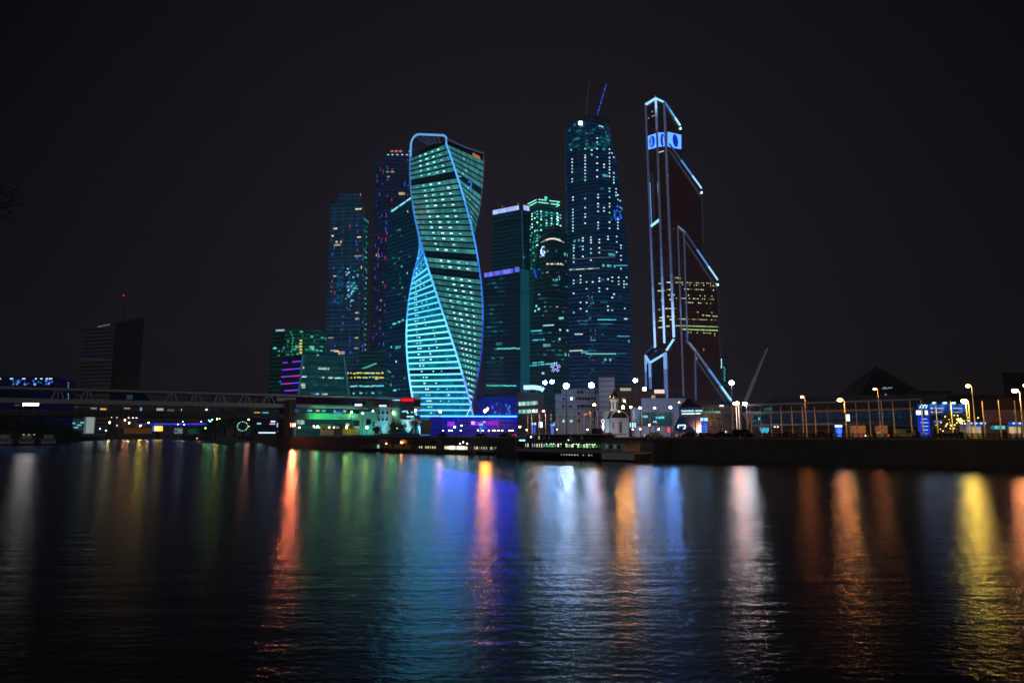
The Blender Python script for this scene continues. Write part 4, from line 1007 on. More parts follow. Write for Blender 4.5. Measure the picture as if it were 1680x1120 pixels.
# ------------------------------------------------------------------ bridge terminal
tm = thing('bridge_terminal', 'teal floodlit bridge terminal with round porthole windows and a red sign on its roof', 'terminal building', gp(650, 345, GZ))
M_POD = pbr('pale_teal_render', '8fa6a8', .6, var=.12, scale=.4)
def pquad(px0, px1, pyb, pyt, Y, d, name, mat, root, Y2=None):
    a, b = at(px0, pyt, Y), at(px1, pyt, Y2 or Y); mb = MB(); zb = at(px0, pyb, Y).z
    k = 1 + d/Y
    mb.prism([(a.x, a.y), (b.x, b.y), (b.x*k, b.y*k), (a.x*k, a.y*k)], zb, [a.z, b.z, b.z, a.z]); return mb.build(name, mat, root)
mb = MB(); n = 12
rows = [(711, 627, 636), (700, 622, 638), (692, 619, 643), (668, 617, 642)]
prev = None
for y, l, r in rows:
    z = zat(y, 340); a, b = at(l, y, 340).x, at(r, y, 340).x
    ring = [Vector(((a+b)/2 + (b-a)/2*math.cos(2*PI*k/n + .1), 341 + 4*math.sin(2*PI*k/n + .1), z)) for k in range(n)]
    if prev: mb.add(prev + ring, [(k, (k+1) % n, n+(k+1) % n, n+k) for k in range(n)] + ([tuple(range(n, 2*n))] if y == 668 else []))
    prev = ring
mb.build('pod_wall', M_POD, tm, smooth=False)
for y in (677, 688):
    for x in (621.5, 628, 634.5 if y == 688 else 635.5):
        p = at(x, y, 336.6); MB().tube([p + Vector((0, .8, 0)), p + Vector((0, -.12, 0))], .5, 12).build('porthole', M_GLASSD, tm)
pquad(590, 619, 713, 675, 345, 8, 'lower_wall', M_POD, tm); pquad(617, 624, 712, 686, 338, 4, 'side_wall', M_POD, tm)
for x in (612.5,): 
    for y in (693, 697.5): 
        p = at(x, y, 344.6); MB().tube([p + Vector((0, .8, 0)), p + Vector((0, -.12, 0))], .5, 12).build('porthole', M_GLASSD, tm)
p = at(604.5, 692, 344.6); MB().box(p, 2.2, .6, 2.6).build('window', M_GLASSD, tm)
pquad(600, 659, 668, 657, 345, 12, 'roof_slab', M_DCONC, tm)
pquad(641, 657, 700, 657, 346, 6, 'stair_wall', pbr('speckled_cladding', '55605e', .7, var=.5, scale=3), tm)
pquad(657.5, 680, 691, 652.5, 344, 14, 'glass_wall', facade('terminal_glass', '061216', 3, 1.6, .2, .1, '0a1a20', '0e4a50', .5, .8, .1, '60e0e0', .5), tm)
mb = MB(); c0 = at(668, 706, 342); rt = zat(690, 342)
mb.lathe((c0.x, 345, 0), [(.7, zat(709, 342)), (1.6, zat(704, 342)), (4.2, rt), (4.3, rt+.6)], 18); mb.build('entrance_cone', pbr('pale_render', 'aab8ba', .6), tm)
MB().tube([at(666, 699.5, 341), at(666, 699.5, 340)], .45, 10).build('porthole', M_GLASSD, tm)
for x, y, w, m in ((661, 675, 2, E_TEAL), (665, 674.5, 4, em('8ff0ff', 1.2)), (669, 677, 1, E_WHITE), (676, 676, 2, E_TEAL), (673, 683, 6, em('9ff0ff', 1.1)), (677, 686.5, 4, em('20c0d8', .9))): MB().box(at(x, y, 343.6), w*.6, .3, .7).build('lit_window', m, tm)
mb = MB()
for k in range(6):
    p = at(660.5 + k*3.2, 655.8, 342.5); w = .72
    mb.box(p, w, .3, 1.0)
    if k % 2: mb.box(p + Vector((0, -.1, .2)), w*1.2, .3, .25)
mb.build('sign_letter', em('ff1030', 1.6), tm); MB().box(at(668.5, 655.8, 343), 6.6, .4, 1.9).build('sign_board', em('a00c20', .8), tm)
for x0, x1, y in ((582, 594, 664), (622, 634, 665.5)): MB().bar(at(x0, y, 338), at(x1, y, 338), .4, .9 if x0 > 600 else 1.1).build('lit_sign', em('c8d8ff', 1.5), tm)
spot('floodlight', at(630, 714, 328), at(629, 690, 338), '6fe0ff', 9000, 70); spot('floodlight', at(668, 712, 335), at(668, 695, 342), '8ff0ff', 6000, 75); spot('floodlight', at(600, 712, 335), at(598, 692, 345), '30e8d0', 4000, 85)
for x, y, w, h, m in ((556, 677, 5, 2.0, em('5a7aff', .9)), (562, 677, 3.5, 2, em('3a6af0', .8)), (484, 673, 3, 4, em('2a4ad0', .8)), (486.5, 674, 2, 2.4, em('3a5af0', .8))):
    MB().box(bs(s_at(x), zat(y, 350), -4), w*.5, .3, h*.7, math.atan2(bd.y, bd.x)).build('lit_sign', m, br)

# low buildings between the bridge and the terminal
def small(name, label, cat, px0, px1, pyb, pyt, Y, d, mat, wins=(), roofmat=None):
    t = thing(name, label, cat, gp((px0+px1)/2, Y, GZ)); pquad(px0, px1, pyb, pyt, Y, d, 'wall', mat, t)
    a, b = at(px0-.4, pyt, Y-.3), at(px1+.4, pyt, Y-.3)
    mb = MB(); k = 1+(d+.6)/Y; z = max(a.z, b.z)
    mb.prism([(a.x, a.y), (b.x, b.y), (b.x*k, b.y*k), (a.x*k, a.y*k)], z+.01, z+.36); mb.build('roof', roofmat or M_ROOF, t)
    for x, y, w, h, m in wins: MB().box(at(x, y, Y-.05), w, .3, h).build('window', m, t)
    return t
small('low_brick_house', 'low pinkish house behind the quay right of the bridge pier', 'house', 526, 548, 713, 695, 352, 10, pbr('pink_brick', '8a6456', .85), [(531, 703, 1, 1, M_GLASSD), (543, 701, 1, 1, M_GLASSD)])
small('low_concrete_house', 'low grey house beside the pinkish house near the bridge', 'house', 549, 563, 713, 696, 356, 9, M_CONC, [(554, 701, 1.4, 1, E_GREY)])
small('kiosk_house', 'small beige two-floor house left of the teal terminal wall', 'house', 566, 575, 712, 693, 352, 8, pbr('beige_render', '9a8a70', .8), [(570, 697, 1.5, 1, E_WARM), (570, 704, 1, 1, M_GLASSD)])
small('orange_shed', 'long low orange-lit shed in front of the small beige house', 'shed', 562, 588, 713, 703, 340, 5, pbr('tan_plaster', 'a07850', .8), [])
small('glass_shed', 'dark glazed shed under the blue lit podium', 'shed', 690, 708, 713, 690, 350, 8, facade('shed_glass', '0a1416', 3, 1.8, .15, .1, '1a2422', '12302c', .4, .7, 0), [])

# ------------------------------------------------------------------ podium of the twisted tower with blue light line
pd = thing('lit_podium', 'low podium below the twisted tower with a long blue-white light line along its roof', 'podium building', gp(790, 470, GZ))
gB_ = facade('podium_blue_glass', '081030', 4.5, 2.6, .15, .1, '0a1238', '0824f0', .5, .8, .0, rough=.2)  # blue floodlight painted in as the glass's own glow
def uvwall(px0, px1, pyb, pyt, Y, d, name, mat, root, Y2=None):
    a, b = at(px0, pyt, Y), at(px1, pyt, Y2 or Y); zb = at(px0, pyb, Y).z; k = 1+d/Y; ak, bk = (a.x*k, a.y*k), (b.x*k, b.y*k)
    w = (b-a).length; h = a.z-zb; hb = b.z-zb; mb = MB()
    mb.add([(a.x, a.y, zb), (b.x, b.y, zb), b, a, (ak[0], ak[1], zb), (bk[0], bk[1], zb), (bk[0], bk[1], b.z), (ak[0], ak[1], a.z)],
           [(0, 1, 2, 3), (1, 5, 6, 2), (4, 0, 3, 7), (3, 2, 6, 7), (5, 4, 7, 6)], 0, [[(0, 0), (w, 0), (w, hb), (0, h)], [(0, 0), (d, 0), (d, h), (0, h)], [(0, 0), (d, 0), (d, h), (0, h)], [(0, 0)]*4, [(0, 0), (w, 0), (w, h), (0, h)]])
    return mb.build(name, mat, root)
uvwall(705, 878, 716, 684, 470, 40, 'glass_wall', gB_, pd)
for x0, x1 in ((723, 800), (800, 877)): MB().bar(at(x0, 682.6, 468), at(x1, 683.2, 468), .8, 1.0).build('roof_light', eml((.002, .02, 1), 80), pd)
MB().bar(at(706, 682.8, 467), at(723, 682.6, 467), .6, .7).build('roof_light', em('8cc8ff', 1.4), pd)
MB().bar(at(705, 684.5, 468), at(878, 685, 468), 1.2, .8).build('roof_edge', pbr('roof_edge', '202a4a', .6), pd)
for x0, x1, y, h, m in ((734, 746, 695, 3, em('b030f0', .9)), (773, 779, 693.5, 2.4, em('f0b0ff', 1.2)), (779, 793, 694.5, 2.6, em('a028f0', .9)), (792, 797, 692, 1.4, em('e8a8ff', 1.2)), (797, 818, 694, 2.8, em('9c28f0', .85)), (852, 860, 686, 2.4, em('a830e8', .9))):
    MB().bar(at(x0, y, 466), at(x1, y, 466), .4, h).build('shop_sign', m, pd)
spot('floodlight', at(790, 700, 440), at(790, 686, 470), '1a30ff', 9000, 120); spot('floodlight', at(730, 700, 440), at(730, 686, 470), '2040ff', 6000, 120)
hs = thing('blue_glass_hall', 'dim blue lit glass hall with hanging lights behind the podium', 'hall', gp(820, 540, GZ))
uvwall(783, 852, 716, 652, 540, 30, 'glass_wall', facade('blue_hall_glass', '06142a', 7, 3.2, .05, .06, '0a1c3a', '0a34d0', .55, .85, 0), hs)  # blue flood glow painted into this glass too
MB().bar(at(783, 652, 538), at(852, 643, 538), 2, 1.2).build('roof', pbr('hall_roof', '14202c', .7), hs)
for _ in range(16): MB().box(at(rng.uniform(806, 850), rng.uniform(660, 679), 538.5), 1, .3, rng.uniform(1, 2.6)).build('hanging_light', em('4a8aff', .8), hs)
spot('floodlight', at(820, 690, 500), at(820, 675, 540), '1438ff', 12000, 120)
# office with two lit strips and pale canopy
of = thing('strip_window_office', 'small office with two bright strip windows and a pinkish pillar right of the blue hall', 'office block', gp(870, 430, GZ))
pquad(848, 893, 716, 644, 430, 20, 'wall', pbr('blue_grey_render', '4a5a6a', .7), of)
pquad(882.5, 892, 716, 652, 424, 5, 'pillar', pbr('pinkish_stone', '9a7a80', .8), of)
for y0, y1 in ((662.5, 660.5), (675, 674)):
    for k in range(9):
        x0 = 851 + k*3.5; f = k/9; yy = y0 + (y1-y0)*f
        MB().bar(at(x0, yy, 428.9), at(x0+3.1, yy-.2, 428.9), .3, 2.3).build('window', em(rng.choice(['b0f0e0', '9fe0d0', 'd0fff0', '7fc8b8']), rng.uniform(.6, 1.0)), of)
cp = thing('lit_canopy', 'glowing white canopy roof curving above the small strip window office', 'canopy', gp(875, 440, GZ))
mb = MB()
for (x0, y0), (x1, y1) in (((859, 635.5), (876, 635)), ((876, 635), (888, 637)), ((888.3, 637.2), (892, 640))): mb.bar(at(x0, y0, 425), at(x1, y1, 425), 3, 2.6)
mb.build('fascia', em('b8e8ff', 1.3), cp); MB().bar(at(859, 632, 427), at(890, 634, 427), 6, .5).build('roof', M_DCONC, cp); 
for x in (862, 880): MB().bar(at(x, 638, 427), gp(x, 427, zat(644, 430)), .5).build('post', M_STEEL, cp)

# ------------------------------------------------------------------ grey office block with drum windows and stair tower
go = thing('grey_office_block', 'grey panel office block with dark strip windows and a taller banded stair tower', 'office block', gp(960, 330, GZ))
M_PAN = pbr('grey_panel', '7c7678', .8, var=.12, scale=.3); M_PAN2 = pbr('grey_panel_band', '59565c', .8, var=.12)
pquad(911, 982, 716, 646, 322, 18, 'wall', M_PAN, go); pquad(921, 980, 646, 638, 325, 14, 'upper_wall', M_PAN, go)
pquad(982.3, 1008, 716, 619, 316, 16, 'stair_tower', M_PAN, go)
for k in range(9): pquad(982.1, 1008.2, 626 + k*8.6, 623.5 + k*8.6, 315.8, 16.4, 'stair_band', M_PAN2, go)
for y in (649, 660, 671.5, 684): pquad(910.8, 982, y, y-1.6, 321.8, .3, 'cornice', M_PAN2, go)
for y, xs in ((643, (949, 955, 970, 977)), (653.5, (938, 943, 947, 951, 956, 961, 966, 971, 976)), (666, (949, 954, 958, 963, 968, 973)), (678, (961, 968, 972, 976)), (690, (949, 972))):
    for x in xs: MB().box(at(x, y, 321.8), 1.05, .3, 1.5).build('window', M_GLASSD, go)
for x, y, m in ((925, 654, M_GLASSD), (924, 666, M_GLASSD), (936, 666, M_GLASSD), (949, 678, M_GLASSD), (948, 691, M_GLASSD), (925, 677.5, em('18806a', .6)), (936.5, 677.5, em('18806a', .6)), (925, 690.5, em('b0f0d8', 1.1)), (937, 690.5, em('b0f0d8', 1.1))):
    p = at(x, y, 322); MB().tube([p + Vector((0, .6, 0)), p + Vector((0, -.25, 0))], .66, 14).build('round_window', m, go)
M_STRUC = facade('rooftop_house', '2a1c18', 3, 1.2, .3, .15, '3a2a26', '6a4a38', .25, .7, .1, 'ffe0b8', .6)
rh = thing('rooftop_restaurant', 'warmly lit terrace building behind the golden dome', 'restaurant building', gp(1050, 420, GZ))
uvwall(1010, 1062, 716, 634, 430, 16, 'wall', M_STRUC, rh); uvwall(1058, 1092, 716, 638, 400, 16, 'terrace_wall', M_STRUC, rh)
for k in range(6): MB().box(at(1019 + k*3, 638.5, 429), 1, .3, 1.8).build('window', em('d8c8b0', .6), rh)
for k in range(6): MB().box(at(1075 + k*2.8, 642, 399), .9, .3, 2.2).build('window', em('ffe8d0', 1.0), rh)

# ------------------------------------------------------------------ chapel
YC = 232
ch = thing('white_chapel', 'small floodlit white chapel with arched gable and a single golden onion dome', 'chapel', gp(1017, YC, GZ))
M_WH = pbr('white_plaster', 'd6d4d0', .7, var=.06); M_CHR = pbr('dark_tin_roof', '2c2622', .5, .3)
X = lambda px, Y=YC: at(px, 680, Y).x
Z = lambda py, Y=YC: zat(py, Y)
x0, x1 = X(1001), X(1031); cx = (x0+x1)/2; wz = Z(686); hw = (x1-x0)/2
MB().box((cx, YC+hw, (GZ+wz)/2), 2*hw, 2*hw, wz-GZ).build('wall', M_WH, ch)
def arch_band(r0, r1, y0, y1, cz, n=14, zs=1.0):
    mb = MB(); vs = []
    for i in range(n+1):
        a = PI*i/n
        for r, y in ((r0, y0), (r1, y0), (r1, y1), (r0, y1)): vs.append((cx - r*math.cos(a), y, cz + r*zs*math.sin(a)))
    fs = []
    for i in range(n):
        for k in range(4): fs.append((i*4+k, i*4+(k+1) % 4, (i+1)*4+(k+1) % 4, (i+1)*4+k))
    return mb.add(vs, fs + [(0, 1, 2, 3), (n*4+3, n*4+2, n*4+1, n*4)])
arch_band(hw*.88, hw*1.0, YC-.25, YC+.3, wz, zs=.86).build('gable_arch', M_WH, ch)
mb = MB(); vs = [(cx - hw*.88*math.cos(PI*i/14), YC+.06, wz + hw*.86*.88*math.sin(PI*i/14)) for i in range(15)]
mb.add(vs, [tuple(range(15))]); mb.build('gable_panel', M_CHR, ch)
arch_band(hw*.5, hw*.99, YC+.3, YC+2*hw, wz, zs=.86).build('roof', M_CHR, ch)
for sg in (-1, 1): MB().add([(cx + sg*hw, YC+.2, wz), (cx + sg*(hw+.9), YC+1.2, wz-.1), (cx + sg*(hw+.9), YC+2*hw-1, wz-.1), (cx + sg*hw, YC+2*hw, wz), (cx + sg*hw*.6, YC+hw, Z(671))], [(0, 1, 4), (1, 2, 4), (2, 3, 4), (0, 4, 3), (0, 3, 2, 1)]).build('side_roof', M_CHR, ch)
MB().box((X(997), YC+4.2, (GZ+Z(674))/2), 1.5, 4, Z(674)-GZ).build('side_apse', M_WH, ch)
mb = MB()
for sg in (-1, -.02, 1): mb.box((cx + sg*(hw-.16), YC-.12, (GZ+wz)/2), .34 if sg in (-1, 1) else .12, .3, wz-GZ)
mb.box((cx, YC-.12, wz), 2*hw+.3, .35, .3); mb.build('pilaster', M_WH, ch)
MB().box((X(1005.5), YC-.03, Z(697)), .3, .16, 2.2).build('window', M_GLASSD, ch)
MB().box((X(1017), YC-.08, Z(702)), 1.0, .16, 3.2).build('door', pbr('chapel_door', '4a4a40', .6), ch)
MB().tube([(X(1017), YC-.02, Z(693.5)), (X(1017), YC-.2, Z(693.5))], .62, 14).build('icon', pbr('icon_paint', '6a8a4a', .6, var=.5, scale=4), ch)
dx, dr = X(1010.5), X(1017.5)-X(1010.5); dy = YC+hw
MB().lathe((dx, dy, 0), [(dr, Z(674)), (dr, Z(656.5)), (dr*1.12, Z(656)), (dr*1.12, Z(654)), (dr*.95, Z(653.6))], 20).build('drum', M_WH, ch, smooth=False)
for k in range(8):
    a = -PI/2 + (k+.5)*PI/4; MB().box((dx + dr*.97*math.cos(a), dy + dr*.97*math.sin(a), Z(664.5)), .34, .3, 2.3, a+PI/2).build('drum_window', M_GLASSD, ch)
prof = [(dr*.8, Z(654)), (dr*.98, Z(652)), (dr*1.0, Z(650)), (dr*.86, Z(647)), (dr*.55, Z(644.5)), (dr*.24, Z(642.5)), (.08, Z(640.5))]
MB().lathe((dx, dy, 0), prof, 20).build('onion_dome', M_GOLD, ch, smooth=True)
mb = MB(); mb.bar((dx, dy, Z(641)), (dx, dy, Z(636)), .12); mb.bar((dx-.5, dy, Z(638)), (dx+.5, dy, Z(638)), .1); mb.bar((dx-.3, dy, Z(639.3)), (dx+.3, dy, Z(639.8)), .08); mb.build('cross', M_GOLD, ch)
MB().ball((cx-.1, YC-.3, Z(675)), .3).build('gable_lamp', em('fff0d0', 6), ch)
spot('floodlight', (cx-3, YC-9, GZ+.3), (cx, YC, GZ+3), 'd8dcff', 900, 80); spot('floodlight', (dx-14, YC-20, GZ+4), (dx, dy, Z(656)), 'fff0e0', 16000, 17); spot('floodlight', (x0-4, YC-2, GZ+.3), (X(997), YC+4, GZ+4), '8fe0ff', 900, 80)
# glowing angel-like figure lamp beside the chapel
fg = thing('lit_ornament', 'white glowing looped ornament standing left of the chapel', 'light ornament', gp(989.5, YC-3, GZ))
p = at(989.5, 700, YC-3); s_ = (YC-3)/F; mb = MB()
for k in range(10):
    a, b = 2*PI*k/10, 2*PI*(k+1)/10; mb.bar(p + Vector((2.2*s_*math.cos(a), 0, (9 + 3.2*math.sin(a))*s_)), p + Vector((2.2*s_*math.cos(b), 0, (9 + 3.2*math.sin(b))*s_)), .9*s_)
mb.build('loop', em('eef4ff', 1.8), fg); MB().lathe((p.x, p.y, p.z), [(.3*s_, 6*s_), (1.2*s_, 5*s_), (2.4*s_, 0), (1.2*s_, -3.5*s_), (.4*s_, -6*s_)], 10).build('figure', em('eef4ff', 1.6), fg)
MB().bar(p + Vector((0, 0, -6*s_)), gp(989.5, YC-3, GZ), .15).build('stand', M_STEEL, fg)

# ------------------------------------------------------------------ pale concave building and small expo pavilion
eb = thing('pale_low_building', 'long pale flat-roofed building with teal lit glazing behind the white flood lamps', 'building', gp(1080, 300, GZ))
M_PALE = pbr('pale_cladding', '8a94a4', .7, var=.1)
uvwall(1034, 1118, 716, 668, 290, 14, 'wall', M_PALE, eb); uvwall(1052, 1125, 668, 653, 296, 14, 'roof_storey', M_PALE, eb)
uvwall(1040, 1102, 698, 676, 289.5, .4, 'glass_wall', facade('teal_hall_glass', '0a2226', 5.5, 2.6, .12, .06, '1a3438', '107068', .5, .8, .06, '6ff0f0', .6), eb)
for x, y in ((1080, 685), (1086, 684.5), (1059, 683)): MB().box(at(x, y, 289), 2, .3, .9).build('ceiling_light', em('5fd8f0', 1), eb)
MB().tube([at(1072, 692, 289), at(1076, 690.5, 289), at(1076.5, 693.5, 289)], .3, 6).build('emblem', em('9fe8ff', 1.4), eb)
ex = thing('corner_pavilion', 'dark blue pavilion with a bright lettered sign band and slanted glass walls', 'pavilion', gp(1130, 205, GZ))
M_NAVY = pbr('navy_cladding', '1a2444', .6, var=.15); YX = 205
uvwall(1115, 1151, 682, 668, YX, 12, 'fascia', M_NAVY, ex)
a = [at(1115, 682, YX), at(1150, 682, YX), gp(1152, YX-1, GZ), gp(1098, YX-3, GZ)]
mb = MB(); mb.add([*a, *(Vector((q.x*1.06, q.y*1.06, q.z)) for q in a)], [(0, 1, 2, 3), (4, 7, 6, 5), (0, 3, 7, 4), (1, 5, 6, 2)], 0, [[(0, 5), (9, 5), (9, 0), (-3, 0)], None, None, None]); mb.build('slanted_glass', facade('navy_glass_slant', '060c1c', 2.4, 1.6, .06, .05, '101c38', '10306a', .35, .7, 0), ex)
mb = MB(); ap = at(1128, 653, YX+6); q = [at(1114, 668, YX), at(1151, 668, YX), at(1145, 668, YX+12), at(1120, 668, YX+12)]
mb.add([*q, ap], [(0, 1, 4), (1, 2, 4), (2, 3, 4), (3, 0, 4)]); mb.build('roof', pbr('navy_roof', '10162c', .6), ex)
mb = MB(); x = 1118.0
for k in range(16):
    w = (1.5, 1.9, 1.2, 1.7)[k % 4]; pth = at(x + w/2, 674 - k*.03, YX-.35); s_ = YX/F
    if k == 9: x += 1.2
    mb.box(pth + Vector((-w*.35*s_, 0, 0)), .5*s_, .12, 2.6*s_); mb.box(pth + Vector((w*.3*s_, 0, 0)), .5*s_, .12, (2.6, 1.6, 2.6)[k % 3]*s_); mb.box(pth + Vector((0, 0, (1.0, -1.0, 0)[k % 3]*s_)), w*.8*s_, .1, .6*s_); x += w + .5
mb.build('sign_lettering', em('9fe4ff', 1.8), ex)
MB().bar(at(1118.5, 678.6, YX-.4), at(1149.5, 678, YX-.4), .12, .28).build('sign_underline', em('d8fff0', 1.8), ex)
for k in range(8): MB().bar(at(1152 + k*3.8, 676, YX+1), at(1155 + k*3.8, 675.4, YX+1), .3, .6).build('canopy_light', em(['3a9a90', '6ab0a0', 'a8d8b8'][k*3//8], .6), ex)
for pts in (((1112.5, 697.5), (1124.5, 697)), ((1112.5, 697.5), (1112.7, 702)), ((1124, 697), (1124, 702)), ((1121, 703), (1124, 702))): MB().bar(at(*pts[0], YX-4), at(*pts[1], YX-4), .3, .4).build('door_light', em('b8f0ff', 1.6), ex)
spot('floodlight', at(1133, 690, YX-12), at(1133, 676, YX), '3a40ff', 500, 100)

# ------------------------------------------------------------------ exhibition halls
YE = 240
hl = thing('glass_exhibition_hall', 'long dark glass exhibition hall with two pale horizontal bands and slanted end', 'exhibition hall', gp(1290, YE, GZ))
gE = facade('hall_glass', '0a1218', 3.2, 1.5, .1, .1, '1c2630', '143a5a', .5, .75, 0, rough=.1)
gE2 = facade('hall_glass_top', '07090c', 2.6, 1.5, .1, .08, '14181c', '0e1a22', .3, .6, 0, rough=.1)
uvwall(1150, 1216, 716, 664, 236, 14, 'link_wall', facade('link_glass', '141c22', 3, 2.0, .1, .08, '2a343c', '1a3a4a', .45, .8, 0), hl)
a = [gp(1236, YE-8, GZ+3), gp(1530, YE-32, GZ+3), at(1530, 671, YE-26), at(1222, 677.5, YE)]
mb = MB(); w = (a[1]-a[0]).length
mb.add(a, [(0, 1, 2, 3)], 0, [[(0, 0), (w, 0), (w, 7), (-3, 7)]]); mb.build('slanted_glass', gE, hl)
b = [at(1222, 677, YE+1), at(1530, 670.5, YE-25), at(1560, 646, YE+10), at(1275, 651.5, YE+24), at(1240, 665, YE+10)]
mb = MB(); mb.add(b, [tuple(range(5))], 0, [[(0, 0), (w, 0), (w, 7), (20, 7), (4, 3)]]); mb.build('upper_glass', gE2, hl)
M_BAND = pbr('pale_band', '8a8c92', .6)
mb = MB(); mb.bar(at(1213, 664.8, YE-3), at(1510, 654.5, YE-24), .5, .55); mb.build('eaves_band', M_BAND, hl)
MB().bar(at(1222, 677.3, YE-3), at(1500, 670.5, YE-28), .5, .75).build('middle_band', M_BAND, hl)
MB().bar(at(1232, 697.5, YE-9), at(1420, 694, YE-26), .5, .6).build('base_band', M_BAND, hl)
uvwall(1232, 1530, 716, 697, YE-5, 1, 'base_wall', pbr('hall_base', '4a4640', .8), hl, YE-28)
mb = MB(); mb.add([at(1216, 676, 226), at(1240, 677, 226), at(1228, 697, 226), at(1228, 697, 229), at(1240, 677, 229), at(1216, 676, 229)], [(0, 1, 2), (3, 4, 5), (0, 2, 3, 5), (1, 4, 3, 2)]); mb.build('end_wedge', M_PALE, hl)
for x, y, w_, m in ((1258, 671, 2, em('1f7060', .5)), (1263, 670.5, 1.4, em('2a8070', .6)), (1246, 686.5, .7, em('5fc8b8', .9)), (1320, 667, 2, em('3a3a48', .5))): MB().box(at(x, y, YE-9 if y > 680 else YE-3), w_, .3, .9).build('lit_window', m, hl)
for k in range(7): MB().box(at(1248 + k*2, 704 + (k % 3)*1.3, 229), .5, .3, 1.4).build('lit_window', em('3fb8e0', .9), hl)
for x in (1271, 1276, 1315, 1330, 1349, 1361, 1370): MB().ball(at(x, 700, 226), .22).build('wall_lamp', em('fff2d8', 3.5), hl)
MB().box(at(1203 - 19, 665.5, 235), 1.3, .3, .5).build('lit_window', em('d8f0ff', 2), hl)
py = thing('glass_pyramid', 'dark glass pyramid roof rising behind the exhibition hall', 'pyramid roof', gp(1438, 420, GZ))
c = at(1438, 645, 420); ap = at(1437, 601, 420); hw_ = at(1495, 645, 420).x - c.x; zb = c.z - 4
q = [(c.x-hw_, 400, zb), (c.x+hw_, 400, zb), (c.x+hw_*.9, 440, zb), (c.x-hw_*.9, 440, zb)]
M_PYR = pbr('pyramid_glass', '0c0e11', .12, var=.2, spec=.5)
MB().add([*q, (ap.x, 420, ap.z)], [(0, 1, 4), (1, 2, 4), (2, 3, 4), (3, 0, 4)]).build('glass_roof', M_PYR, py)
A4 = Vector((ap.x, 420, ap.z)); mb = MB()
for i in range(4): mb.bar(Vector(q[i]), A4, .5)
for k in range(1, 7): mb.bar(Vector(q[0]).lerp(A4, k/7), Vector(q[1]).lerp(A4, k/7), .25)
for k in range(1, 10): mb.bar(Vector(q[0]).lerp(Vector(q[1]), k/10) + Vector((0, -.1, 0)), A4.lerp(Vector(q[0]).lerp(Vector(q[1]), k/10), .02), .22)
mb.build('glazing_bar', pbr('glazing_bar', '1d1f22', .6), py)
MB().prism([(q[0][0]-3, 396), (q[1][0]+3, 396), (q[2][0], 444), (q[3][0], 444)], GZ, zb).build('base', M_DCONC, py)
for x, y in ((1449, 637), (1451.5, 635.5), (1454, 637), (1458, 636), (1462, 636), (1453, 647)): MB().box(at(x, y, 402), .8, .5, .7).build('lit_window', em('9ac0c8', .6), py)
bh = thing('dark_exhibition_hall', 'big unlit hall with sloping dark roof and a pale fascia, right of the pyramid', 'exhibition hall', gp(1560, 330, GZ))
M_DH = pbr('dark_hall_cladding', '26282b', .8, var=.2)
pquad(1376, 1530, 716, 648, 330, 20, 'wall', M_DH, bh); pquad(1490, 1562, 648, 641, 335, 20, 'roof_step', M_DH, bh); pquad(1506, 1562, 651.5, 647.5, 318, 1.0, 'fascia', M_BAND, bh)
ph = thing('pink_exhibition_hall', 'wide hall with pinkish lower wall and dark roof behind the kiosks', 'exhibition hall', gp(1640, 260, GZ))
pquad(1560, 1760, 672, 650, 262, 30, 'upper_wall', pbr('dark_slate_cladding', '2a2c30', .8), ph); pquad(1612, 1760, 716, 672, 258, 30, 'wall', pbr('pinkish_panel', 'c89a90', .8, var=.1), ph); pquad(1530, 1612, 716, 672, 262, 20, 'side_wall', M_DH, ph)
pquad(1500, 1760, 649.5, 647.8, 261, 30, 'roof', M_ROOF, ph)
tr = thing('roof_tower_block', 'faint dark tower block at the right edge beyond the pink hall', 'tower block', gp(1665, 520, GZ))
pquad(1645, 1720, 716, 614, 520, 20, 'wall', facade('faint_block', '0e0e10', 4, 3, .3, .2, '121214', '15151a', .2, .6, .0), tr); pquad(1643, 1722, 614, 611, 518, 24, 'roof', M_ROOF, tr)
# crane boom leaning right of the tallest tower
cr_ = thing('mobile_crane', 'pale telescopic crane boom slanting up beyond the exhibition halls', 'crane', gp(1220, 300, GZ))
a, b = at(1221, 662, 300), at(1260, 568, 300)
for f0, f1, w in ((0, .45, 1.3), (.42, .75, 1.0), (.72, 1, .75)): MB().bar(a.lerp(b, f0), a.lerp(b, f1), w).build('boom', pbr('boom_grey', '9a9690', .5), cr_)
MB().box(b, 1.5, 1, .8).build('boom_head', M_DSTEEL, cr_); MB().bar(a, (a.x-1, a.y, GZ), 1.8).build('turntable', M_DSTEEL, cr_); MB().box((a.x-1, a.y, GZ+1.2), 9, 2.6, 2.2).build('chassis', M_DSTEEL, cr_)
